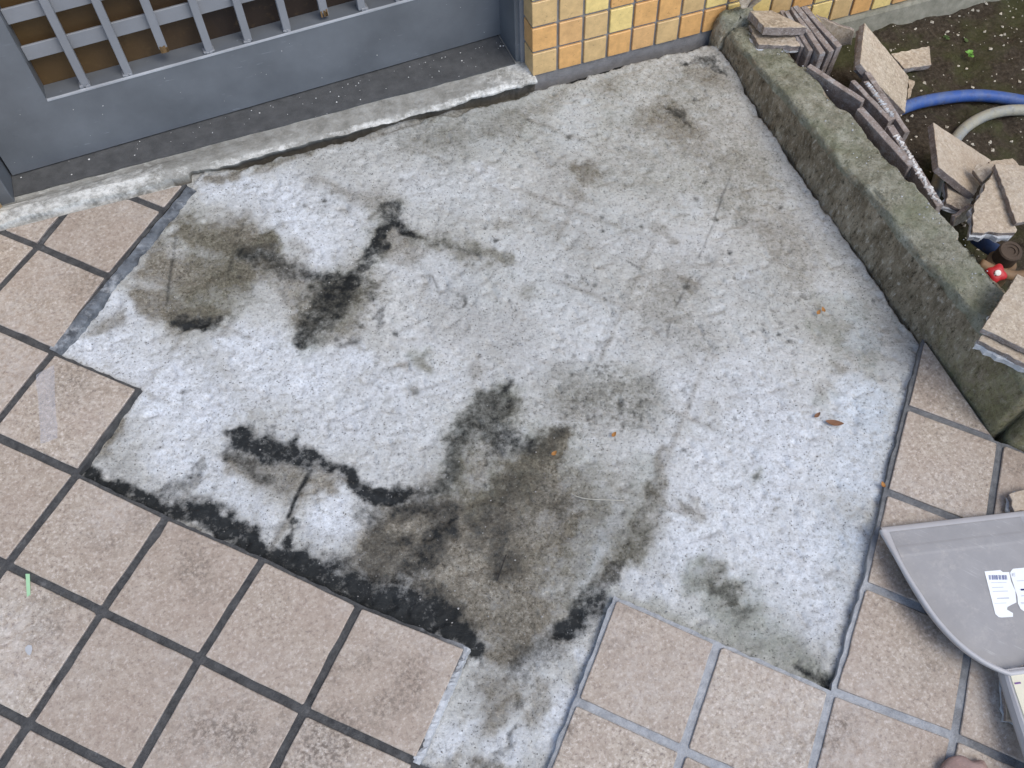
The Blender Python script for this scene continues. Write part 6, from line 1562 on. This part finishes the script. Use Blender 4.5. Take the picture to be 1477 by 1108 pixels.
# ------------------------------------------------------------------ tubes: hoses, pipe, tap
def catmull(P, n=12):
    P = [Vector(p) for p in P]; P = [2 * P[0] - P[1]] + P + [2 * P[-1] - P[-2]]; out = []
    for k in range(1, len(P) - 2):
        for q in range(n):
            t = q / n; p0, p1, p2, p3 = P[k - 1:k + 3]
            out.append(0.5 * ((2 * p1) + (p2 - p0) * t + (2 * p0 - 5 * p1 + 4 * p2 - p3) * t * t + (3 * p1 - p0 - 3 * p2 + p3) * t ** 3))
    out.append(P[-2]); return out
def tube(name, pts, rad, mat, parent=None, seg=14, cap=True):
    bm = bmesh.new(); rings = []
    for k, p in enumerate(pts):
        t = (pts[min(k + 1, len(pts) - 1)] - pts[max(k - 1, 0)]).normalized()
        u = t.cross(Vector((0, 0, 1)));  u = u.normalized() if u.length > 1e-4 else Vector((1, 0, 0))
        v = u.cross(t); rr = rad[k] if isinstance(rad, list) else rad
        rings.append([bm.verts.new(p + (u * math.cos(a) + v * math.sin(a)) * rr) for a in (2 * math.pi * q / seg for q in range(seg))])
    for A, B in zip(rings[:-1], rings[1:]):
        for q in range(seg): bm.faces.new((A[q], A[(q + 1) % seg], B[(q + 1) % seg], B[q]))
    if cap: bm.faces.new(rings[0][::-1]); bm.faces.new(rings[-1])
    return finish(bm, name, [mat], parent, smooth=True)
def m_hose(name, base, dirt_shade):
    t = NT(name); v = t.coords(world=True); a = t.noise(v, 30, 5, 0.65); g = t.noise(v, 240, 3, 0.7)
    col = t.mix(t.ramp(a, [(0.42, 0.0), (0.66, 0.85)]), base, dirt_shade)
    col = t.mix(t.ramp(t.noise(v, 90, 5, 0.7), [(0.55, 0.0), (0.70, 0.5)]), col, (0.08, 0.07, 0.055))
    col = t.mix(t.ramp(g, [(0.62, 0.0), (0.74, 0.5)]), col, tuple(min(1, c * 2.2) for c in base))
    return t.done(col, 0.5, t.bump(g, 0.2, 0.0008))
o = tube('garden_hose', catmull(PTS['blue_hose'][:-1] + [[1.07, -0.48, -0.036], [1.25, -0.57, -0.028], [1.65, -0.60, -0.026], [2.4, -0.5, -0.03]]), 0.0118, m_hose('blue_hose', (0.035, 0.090, 0.30), (0.11, 0.15, 0.25)))
tag(o, 'blue garden hose curving over the soil', 'hose')
o = tube('garden_hose', catmull(PTS['faded_hose'][:-1] + [[1.02, -0.35, -0.042], [1.2, -0.33, -0.043], [1.6, -0.22, -0.05], [2.4, -0.2, -0.052]]), 0.0105, m_hose('faded_hose', (0.30, 0.29, 0.23), (0.16, 0.19, 0.25)))
tag(o, 'faded beige-grey hose arching beside the blue hose', 'hose')
brass = m_plain('weathered_brass', (0.17, 0.105, 0.055), 0.6, 0.5, 180, 0.35)
darkbrass = m_plain('dark_brass', (0.075, 0.052, 0.035), 0.7, 0.5, 180, 0.3)
tap = empty('garden_tap', PTS['valve'][0]); tag(tap, 'brown weathered tap fitting with round cap under the heaped tiles', 'tap')
vc = Vector(PTS['valve'][0])
def lathe(name, prof, axis_o, mat, parent, seg=28, ax=Vector((0, 0, 1))):
    ax = ax.normalized(); u = ax.orthogonal().normalized(); w = ax.cross(u); bm = bmesh.new(); rings = []
    for r_, h in prof:
        rings.append([bm.verts.new(axis_o + ax * h + (u * math.cos(2 * math.pi * q / seg) + w * math.sin(2 * math.pi * q / seg)) * r_) for q in range(seg)])
    for A, B in zip(rings[:-1], rings[1:]):
        for q in range(seg): bm.faces.new((A[q], A[(q + 1) % seg], B[(q + 1) % seg], B[q]))
    bm.faces.new(rings[0][::-1]); bm.faces.new(rings[-1])
    return finish(bm, name, [mat], parent, smooth=False)
lathe('cap', [(0.016, -0.03), (0.0185, -0.028), (0.0185, 0.0), (0.0165, 0.0022), (0.0125, 0.0022), (0.0118, 0.0004), (0.0075, 0.0004), (0.0068, -0.0015), (0.003, -0.0015)], vc, darkbrass, tap, ax=Vector((-0.1, -0.1, 1)))
lathe('collar', [(0.021, -0.075), (0.024, -0.07), (0.024, -0.03), (0.018, -0.026)], vc, brass, tap)
tube('spout', catmull([Vector(p) - Vector((0, 0, 0.018)) for p in PTS['lever']], 6), [0.0085] * 19, brass, tap, 10)
tube('pipe', catmull([Vector(p) - Vector((0, 0, 0.01)) for p in PTS['pipe']], 6), 0.012, m_hose('blue_pipe', (0.03, 0.06, 0.16), (0.05, 0.06, 0.09)), tap, 12)
kn = Vector(PTS['knob'][0]) - Vector((0, 0, 0.006))
red = m_plain('red_plastic', (0.42, 0.018, 0.022), 0.4, 0.1, 120, 0.2)
knob = empty('tap_handle', kn); tag(knob, 'small red tap handle with white screw beside the kerb', 'tap handle')
bm = bmesh.new(); seg = 40; rings = []
for h, rr, lob in ((-0.006, 0.011, 0.10), (-0.004, 0.0135, 0.16), (0.004, 0.0138, 0.16), (0.0075, 0.0115, 0.12), (0.0085, 0.007, 0.0), (0.0085, 0.001, 0)):
    ax = Vector((-0.35, -0.35, 0.85)).normalized(); u = ax.orthogonal().normalized(); w = ax.cross(u)
    rings.append([bm.verts.new(kn + Vector((0, 0, 0.004)) + ax * h + (u * math.cos(t) + w * math.sin(t)) * rr * (1 + lob * math.cos(4 * t))) for t in (2 * math.pi * q / seg for q in range(seg))])
for A, B in zip(rings[:-1], rings[1:]):
    for q in range(seg): bm.faces.new((A[q], A[(q + 1) % seg], B[(q + 1) % seg], B[q]))
bm.faces.new(rings[0][::-1]); bm.faces.new(rings[-1])
finish(bm, 'handle_body', [red], knob, smooth=True)
ax = Vector((-0.35, -0.35, 0.85))
lathe('screw', [(0.0045, 0.0), (0.0045, 0.003), (0.003, 0.0036)], kn + Vector((0, 0, 0.004)) + ax.normalized() * 0.0082, m_plain('white_screw', (0.72, 0.70, 0.64), 0.4), knob, 12, ax)
lathe('stem', [(0.005, -0.05), (0.005, 0.0)], kn, darkbrass, knob, 10)

# ------------------------------------------------------------------ dustpan
lipL, lipR = Vector(PTS['pan_lip'][0]), Vector(PTS['pan_lip'][1])
e1 = (lipR - lipL); e1.z = 0; e1.normalize(); e2 = Vector((e1.y, -e1.x, 0))
if e2.y > 0: e2 = -e2
D0 = Vector((lipL.x, lipL.y, 0))
def DP(s, t, z): return D0 + e1 * s + e2 * t + Vector((0, 0, z))
AX = 0.109
half = [(0.000, 0.000), (0.0005, 0.030), (0.003, 0.060), (0.008, 0.090), (0.016, 0.120), (0.027, 0.147), (0.042, 0.172), (0.060, 0.192), (0.078, 0.206), (0.092, 0.214)]
def smooth_line(P, n=5):
    return [Vector((p.x, p.y)) for p in catmull([Vector((q[0], q[1], 0)) for q in P], n)]
hl = smooth_line(half)
outer = hl + [Vector((2 * AX - p.x, p.y)) for p in reversed(hl)]
def m_pan():
    t = NT('mauve_grey_plastic'); v = t.coords(world=True)
    a = t.noise(v, 18, 5, 0.65); g = t.noise(v, 300, 3, 0.6)
    col = t.ramp(a, [(0.3, (0.265, 0.258, 0.256)), (0.7, (0.32, 0.312, 0.31))])
    rm = t.node('ShaderNodeMapping'); rm.inputs['Rotation'].default_value = (0, 0, 0.9); t.l.new(v, rm.inputs['Vector'])
    sc = t.noise(t.scalev(rm.outputs[0], (0.05, 1.0, 1.0)), 420, 2, 0.6)
    col = t.mix(t.math('MULTIPLY', t.ramp(sc, [(0.64, 0.0), (0.69, 0.5)]), t.ramp(a, [(0.45, 0.0), (0.6, 1.0)])), col, (0.46, 0.45, 0.45))
    dust = t.math('MULTIPLY', t.ramp(t.noise(v, 26, 6, 0.75), [(0.50, 0.0), (0.72, 0.6)]), t.ramp(t.noise(v, 150, 4, 0.7), [(0.40, 0.0), (0.60, 1.0)]))
    col = t.mix(dust, col, (0.45, 0.42, 0.39))
    return t.done(col, t.ramp(a, [(0.3, 0.34), (0.7, 0.52)]), t.bump(g, 0.08, 0.0006), spec=0.4)
plastic = m_pan()
rimmat = m_plain('pale_plastic_rim', (0.42, 0.41, 0.415), 0.38, 0.06, 300, 0.05, 0.4)
pan = empty('dustpan', DP(AX, 0.1, 0.0)); tag(pan, 'mauve-grey plastic dustpan with torn white label lying on the tiles', 'dustpan')
def floor_z(t): return 0.021 + 0.004 * (lambda q: q * q * (3 - 2 * q))(min(1.0, t / 0.045))
rim_h = lambda t: 0.020 * min(1.0, max(0.06, t / 0.10)) ** 0.7
N = len(outer); c2 = Vector((AX, 0.10))
nrm = []
for k in range(N):
    a = outer[max(0, k - 1)]; b = outer[min(N - 1, k + 1)]; d = (b - a).normalized(); nrm.append(Vector((-d.y, d.x)) * 1.0)
if (outer[5] + nrm[5] * 0.01 - c2).length > (outer[5] - c2).length: nrm = [-v for v in nrm]
# nrm now points inwards
def loop(off, zf): return [DP((outer[k] + nrm[k] * off).x, max(0.0, (outer[k] + nrm[k] * off).y) if 0 < k < N - 1 else outer[k].y, zf(outer[k].y)) for k in range(N)]
bm = bmesh.new()
L0 = [bm.verts.new(p) for p in loop(0.013, lambda t: floor_z(t))]
L1 = [bm.verts.new(p) for p in loop(0.0075, lambda t: floor_z(t) + rim_h(t) * 0.75)]
L2 = [bm.verts.new(p) for p in loop(0.0045, lambda t: floor_z(t) + rim_h(t))]
L3 = [bm.verts.new(p) for p in loop(0.0005, lambda t: floor_z(t) + rim_h(t))]
L4 = [bm.verts.new(p) for p in loop(0.0000, lambda t: floor_z(t) + rim_h(t) - 0.004)]
L5 = [bm.verts.new(p) for p in loop(0.0040, lambda t: floor_z(t) + rim_h(t) * 0.4 - 0.003)]
L6 = [bm.verts.new(p) for p in loop(0.012, lambda t: floor_z(t) - 0.003)]
for A, B in ((L0, L1), (L1, L2), (L2, L3), (L3, L4), (L4, L5), (L5, L6)):
    for k in range(N - 1): bm.faces.new((A[k], A[k + 1], B[k + 1], B[k]))
finish(bm, 'rim', [rimmat], pan, smooth=True)
bm = bmesh.new()
rows = 60; T = max(p.y for p in outer) - 0.004
ring = [outer[k] + nrm[k] * 0.0131 for k in range(N)]
def half_at(t):
    best = None
    for a, b in zip(ring[:N // 2], ring[1:N // 2 + 1]):
        if a.y <= t <= b.y and b.y > a.y: return a.x + (b.x - a.x) * (t - a.y) / (b.y - a.y)
    return ring[0].x if t < ring[0].y else AX
for sgn, mat in ((0, plastic),):
    prev = None
    for k in range(rows + 1):
        t = T * k / rows; x0 = max(half_at(t), 0.001); x1 = 2 * AX - x0
        if k == 0: x0, x1 = 0.001, 2 * AX - 0.001
        bump_ = 0.0004 if abs(t - 0.034) < 0.006 else 0.0
        cur = [bm.verts.new(DP(x0 + (x1 - x0) * q / 8, t, floor_z(t) + bump_ + 0.0001)) for q in range(9)]
        low_ = [bm.verts.new(DP(x0 + (x1 - x0) * q / 8, t, floor_z(t) - 0.0028)) for q in range(9)]
        if prev:
            for q in range(8):
                bm.faces.new((prev[0][q], prev[0][q + 1], cur[q + 1], cur[q])); bm.faces.new((prev[1][q], low_[q], low_[q + 1], prev[1][q + 1]))
        else:
            for q in range(8): bm.faces.new((cur[q], cur[q + 1], low_[q + 1], low_[q]))
        prev = (cur, low_)
finish(bm, 'pan_floor', [plastic], pan, smooth=False)
bm = bmesh.new()
prev = None
for k in range(25):
    s = 0.003 + (2 * AX - 0.006) * k / 24
    cur = [bm.verts.new(DP(s, t, z)) for t, z in ((-0.003, 0.0185), (-0.0045, 0.0205), (-0.003, 0.0225), (0.004, 0.0228))]
    if prev:
        for c in range(3): bm.faces.new((prev[c], prev[c + 1], cur[c + 1], cur[c]))
    prev = cur
finish(bm, 'lip', [rimmat], pan, smooth=True)
# handle
cream = m_plain('yellowed_cream_plastic', (0.66, 0.62, 0.48), 0.4, 0.05, 300, 0.05, 0.4)
bm = bmesh.new(); prev = None
for k in range(15):
    q = k / 14; t = 0.205 + 0.155 * q; hw = 0.020 + 0.017 * q ** 0.8; z1 = 0.040 + 0.012 * q; z0 = z1 - 0.018
    cur = [bm.verts.new(DP(AX + s * hw, t, z)) for s, z in ((-1.0, z0), (-1.05, z0 + 0.006), (-1.0, z1 - 0.003), (-0.88, z1), (0.88, z1), (1.0, z1 - 0.003), (1.05, z0 + 0.006), (1.0, z0))]
    if prev:
        for c in range(8): bm.faces.new((prev[c], prev[(c + 1) % 8], cur[(c + 1) % 8], cur[c]))
    else: bm.faces.new(cur[::-1])
    prev = cur
bm.faces.new(prev)
hd = finish(bm, 'handle', [rimmat], pan, smooth=False)
bm = bmesh.new(); prev = None
for k in range(13):
    q = k / 12; t = 0.213 + 0.135 * q; qq = (t - 0.205) / 0.155; hw = (0.020 + 0.017 * qq ** 0.8) * 0.80; z1 = 0.040 + 0.012 * qq
    cur = [bm.verts.new(DP(AX + s * hw, t, z)) for s, z in ((-1.0, z1 - 0.001), (-0.95, z1 + 0.0016), (0.95, z1 + 0.0016), (1.0, z1 - 0.001))]
    if prev:
        for c in range(3): bm.faces.new((prev[c], prev[c + 1], cur[c + 1], cur[c]))
    else: bm.faces.new(cur[::-1])
    prev = cur
bm.faces.new(prev)
gp_ = finish(bm, 'grip_plate', [cream], hd); gp_['label'] = 'cream plate on the handle'
mk = box('mark', lambda x, y, z: DP(AX + x, y, z), (-0.016, -0.008, 0.2225, 0.2245, 0.0425, 0.0437), m_plain('purple_print', (0.16, 0.08, 0.22), 0.5), hd)
# label: two torn white pieces, barcode and fine print
LW = m_plain('label_paper', (0.80, 0.82, 0.83), 0.55, 0.1, 300, 0.03); LI = m_plain('label_ink', (0.20, 0.22, 0.34), 0.6, 0.0, 300, 0.1); LG = m_plain('label_grey_print', (0.48, 0.50, 0.55), 0.6, 0.0, 300, 0.1); LN = m_plain('label_navy', (0.03, 0.03, 0.12), 0.6, 0.0, 300, 0.05)
def flat(name, poly, zoff, mat, parent):
    pts = [(p[0], p[1], p[2] + zoff) for p in poly]
    o = mesh_obj(name, pts, [tuple(range(len(pts)))], [mat], parent); fix_normals(o)
    if o.data.polygons[0].normal.z < 0: o.data.flip_normals()
    return o
lab = flat('label', LABEL['left'], 0.0004, LW, pan); lab['label'] = 'torn white label, left piece with barcode'
lab2 = flat('label', LABEL['right'], 0.0004, LW, pan); lab2['label'] = 'torn white label, right piece with navy bar'
for q in LABEL['bars']: flat('barcode_bar', q, 0.0008, LI, lab)
for q in LABEL['print']: flat('print_line', q, 0.0008, LG, lab)
for q in LABEL['print2']: flat('print_line', q, 0.0008, LG, lab2)
for q in LABEL['navy']: flat('navy_bar', q, 0.0008, LN, lab2)

# ------------------------------------------------------------------ small litter
def leaf(loc, ang, L, W, mat, name, label, cat, group=None, curl=0.004):
    bm = bmesh.new(); prev = None
    ca, sa = math.cos(ang), math.sin(ang)
    for k in range(9):
        q = k / 8; w = W * math.sin(math.pi * min(1, 0.06 + q * 0.92)) ** 0.8 * 0.5; x = (q - 0.5) * L
        cur = []
        for s in (-1, 0, 1):
            y = s * w; zz = 0.0006 + curl * (q - 0.4) ** 2 * 2 + (0.0016 if s else 0)
            cur.append(bm.verts.new((loc[0] + ca * x - sa * y, loc[1] + sa * x + ca * y, loc[2] + zz)))
        if prev:
            for c in range(2): bm.faces.new((prev[c], prev[c + 1], cur[c + 1], cur[c]))
        prev = cur
    o = finish(bm, name, [mat], None, loc, smooth=True)
    tag(o, label, cat, group); return o
brown_leaf = m_plain('dead_leaf', (0.20, 0.10, 0.055), 0.7, 0.3, 400, 0.3)
leaf(PTS['leaf'][0], -0.55, 0.026, 0.010, brown_leaf, 'dead_leaf', 'larger curled brown leaf on the pale concrete near the right tiles', 'leaf', 'dead leaves on the slab')
leaf(PTS['leaf'][1], 0.3, 0.012, 0.006, brown_leaf, 'dead_leaf', 'tiny brown leaf just left of the larger brown leaf', 'leaf', 'dead leaves on the slab')
ol = m_plain('orange_leaf', (0.36, 0.17, 0.05), 0.7, 0.3, 400, 0.3)
for p, l_ in zip(PTS['orange'], ('orange leaf scrap in the middle of the pale concrete', 'yellowish leaf scrap on the dark damp patch', 'orange scrap lying on the right tile edge', 'yellow scrap near the kerb on the concrete', 'pale scrap beside the yellow scrap near the kerb')):
    leaf(p, rng.uniform(0, 3), 0.009, 0.006, ol, 'leaf_scrap', l_, 'leaf scrap', 'leaf scraps on the slab')
o = tube('straw', catmull(PTS['stem'], 8), 0.0007, m_plain('dry_straw', (0.42, 0.40, 0.34), 0.6), None, 6); tag(o, 'pale dry straw lying across the brown stain', 'straw')
o = tube('twig', catmull([PTS['twig'][0], [(a + b) / 2 for a, b in zip(*PTS['twig'])], PTS['twig'][1]], 5), 0.0009, m_plain('dark_twig', (0.03, 0.027, 0.024), 0.8), None, 6); tag(o, 'thin dark twig lying on the brown stain', 'twig')
def patch(name, pts, th, mat, label, cat):
    bm = bmesh.new(); lo = [bm.verts.new(p) for p in pts]; hi = [bm.verts.new((p[0], p[1], p[2] + th)) for p in pts]; n = len(pts)
    bm.faces.new(hi); bm.faces.new(lo[::-1])
    for k in range(n): bm.faces.new((lo[k], lo[(k + 1) % n], hi[(k + 1) % n], hi[k]))
    o = finish(bm, name, [mat]); return tag(o, label, cat)
tt = NT('clear_tape'); tt.bsdf.inputs['Alpha'].default_value = 0.17
tape_m = tt.done((0.62, 0.62, 0.66), 0.35)
def sub_edge(P, n, amp, seed):
    r = random.Random(seed); out = []
    for k in range(len(P)):
        a, b = Vector(P[k]), Vector(P[(k + 1) % len(P)]); e = (b - a).normalized(); t = Vector((e.y, -e.x, 0))
        for q in range(n): out.append(a.lerp(b, q / n) + (t * r.uniform(-amp, amp) if q else Vector()))
    return out
patch('tape', sub_edge(PTS['tape'], 6, 0.001, 4), 0.0003, tape_m, 'strip of clear sticky tape on the tile beside the mortar strip', 'tape')
patch('tape', PTS['green'], 0.0006, m_plain('green_tape', (0.34, 0.56, 0.34), 0.5), 'small pale green tape scrap on a joint at the left', 'tape')
fl = PTS['flake'][0]
patch('flake', [(fl[0] + 0.006 * math.cos(t) * (0.7 + 0.3 * math.sin(3 * t)), fl[1] + 0.007 * math.sin(t), fl[2]) for t in (k * 0.7854 for k in range(8))], 0.001, m_plain('white_flake', (0.42, 0.43, 0.45), 0.6), 'pale flake on the dirty tile near the left edge', 'flake')
# paint flecks and grit: nobody could count them
def grit(name, spots, mat, kind='stuff', label=None):
    vs, fs = [], []
    for (p, s) in spots:
        n0 = len(vs); r = rng
        for v in ((1, 0, 0), (0, 1, 0), (-1, 0, 0), (0, -1, 0), (0, 0, 0.8), (0, 0, -0.5)):
            k = s * r.uniform(0.6, 1.25); vs.append((p[0] + v[0] * k + r.uniform(-.2, .2) * s, p[1] + v[1] * k + r.uniform(-.2, .2) * s, p[2] + v[2] * k))
        fs += [(n0 + a, n0 + b, n0 + c) for a, b, c in ((0, 1, 4), (1, 2, 4), (2, 3, 4), (3, 0, 4), (1, 0, 5), (2, 1, 5), (3, 2, 5), (0, 3, 5))]
    o = mesh_obj(name, vs, fs, [mat]); fix_normals(o)
    tag(o, label, None, None, kind); return o
sp = []
for k in range(75):
    x = max(-0.9, min(-0.02, rng.choice([-0.8, -0.62, -0.5, -0.35, -0.2, -0.08]) + rng.gauss(0, 0.07))); y = max(0.05, min(0.112, rng.gauss(0.095, 0.02)))
    sp.append((tuple(WP(x, y, 0.0196)), rng.choice([0.0006, 0.0008, 0.0009, 0.0012, 0.0017])))
for k in range(22):
    s_ = rng.uniform(0.0, 0.86); sp.append((tuple(GP(s_, -0.0003, rng.uniform(0.03, 0.14))), rng.choice([0.0005, 0.0006, 0.0009])))
grit('paint_flecks', sp, m_plain('white_fleck', (0.70, 0.70, 0.68), 0.7), label='white paint flecks scattered on the gate rail and dark strip under it')
sp = []
for k in range(700):
    x = rng.uniform(-0.8, 0.36); y = rng.uniform(-1.25, -0.02); u, v = grid_uv(x, y)
    sp.append(((x, y, -0.0118), rng.choice([0.0006, 0.0008, 0.001, 0.0012, 0.0015])))
grit('grit', sp, m_plain('concrete_grit', (0.30, 0.29, 0.275), 0.9, 0.5, 300, 0.5), label='loose concrete grit on the bare slab')
sp = []
for k in range(900):
    x = rng.uniform(0.48, 1.5); y = rng.uniform(-0.75, 0.0)
    sp.append(((x, y, float(soil_z(np.array(x), np.array(y))) + 0.001), rng.choice([0.001, 0.0012, 0.0015, 0.0015, 0.002, 0.002, 0.003, 0.0038, 0.005])))
grit('pebbles', sp, m_plain('pale_pebble', (0.46, 0.42, 0.34), 0.85, 0.5, 300, 0.4), label='pale pebbles scattered over the garden soil')
sp = []
for k in range(260):
    y = rng.uniform(-0.80, -0.03); x = 0.462 + abs(rng.gauss(0, 0.05)) + 0.03 * rng.random()
    sp.append(((x, y, float(soil_z(np.array(x), np.array(y))) + 0.002), rng.choice([0.0015, 0.002, 0.003, 0.004, 0.006])))
for k in range(70):
    y = rng.uniform(-0.72, -0.05); sp.append(((rng.uniform(0.40, 0.45), y, 0.0505 - 0.1 * (y + 0.018)), rng.choice([0.0008, 0.0011, 0.0015, 0.002])))
grit('crumbs', sp, M['mortar'], label='crumbs of mortar and tile along the kerb')
# weeds
def weed(loc, label, n, size, col, seed):
    r = random.Random(seed); root = empty('weed', loc); tag(root, label, 'weed', 'weeds in the garden bed')
    mat = m_plain('weed_leaf_%d' % seed, col, 0.5, 0.2, 300, 0.3)
    for k in range(n):
        a = r.uniform(0, 6.28); L = size * r.uniform(0.5, 1); bm = bmesh.new(); prev = None; el = r.uniform(0.2, 0.9)
        ox, oy = r.uniform(-.4, .4) * size, r.uniform(-.4, .4) * size
        for q in range(6):
            t = q / 5; w = L * 0.33 * math.sin(math.pi * min(1, 0.08 + t * 0.9)); x = t * L
            cur = [bm.verts.new((loc[0] + ox + math.cos(a) * x * math.cos(el) - math.sin(a) * s * w, loc[1] + oy + math.sin(a) * x * math.cos(el) + math.cos(a) * s * w, loc[2] + x * math.sin(el) - 0.3 * x * t + 0.002)) for s in (-1, 0, 1)]
            if prev:
                for c in range(2): bm.faces.new((prev[c], prev[c + 1], cur[c + 1], cur[c]))
            prev = cur
        finish(bm, 'leaf', [mat], root, smooth=True)
weed(PTS['sprout'][0], 'bright green sprout in the garden soil', 11, 0.013, (0.13, 0.30, 0.05), 3)
weed(PTS['sprout'][1], 'dull green weed on the soil near the wall footing', 12, 0.012, (0.07, 0.115, 0.035), 5)
weed(PTS['sprout'][2], 'small dull green weed between the wall and the bright sprout', 6, 0.009, (0.08, 0.12, 0.04), 8)
# rounded brown-pink cloth just inside the bottom of the view
bm = bmesh.new(); bmesh.ops.create_uvsphere(bm, u_segments=48, v_segments=26, radius=1.0)
pk = PINK
for v in bm.verts:
    x_, y_ = v.co.x, v.co.y
    k = 1 + 0.10 * math.sin(4.3 * x_ + 2.1 * y_) + 0.06 * math.sin(9 * y_ - 4 * x_)
    v.co = Vector((pk[0] + x_ * 0.046 * k, pk[1] + y_ * 0.030 * k, 0.009 + v.co.z * 0.011 + 0.0015 * math.sin(11 * x_ + 5 * y_)))
o = finish(bm, 'cloth', [m_plain('brown_pink_cloth', (0.30, 0.21, 0.185), 0.95, 0.8, 420, 0.2)], None, smooth=True)
tag(o, 'brown-pink rounded cloth at the bottom edge beside the dustpan handle', 'cloth')
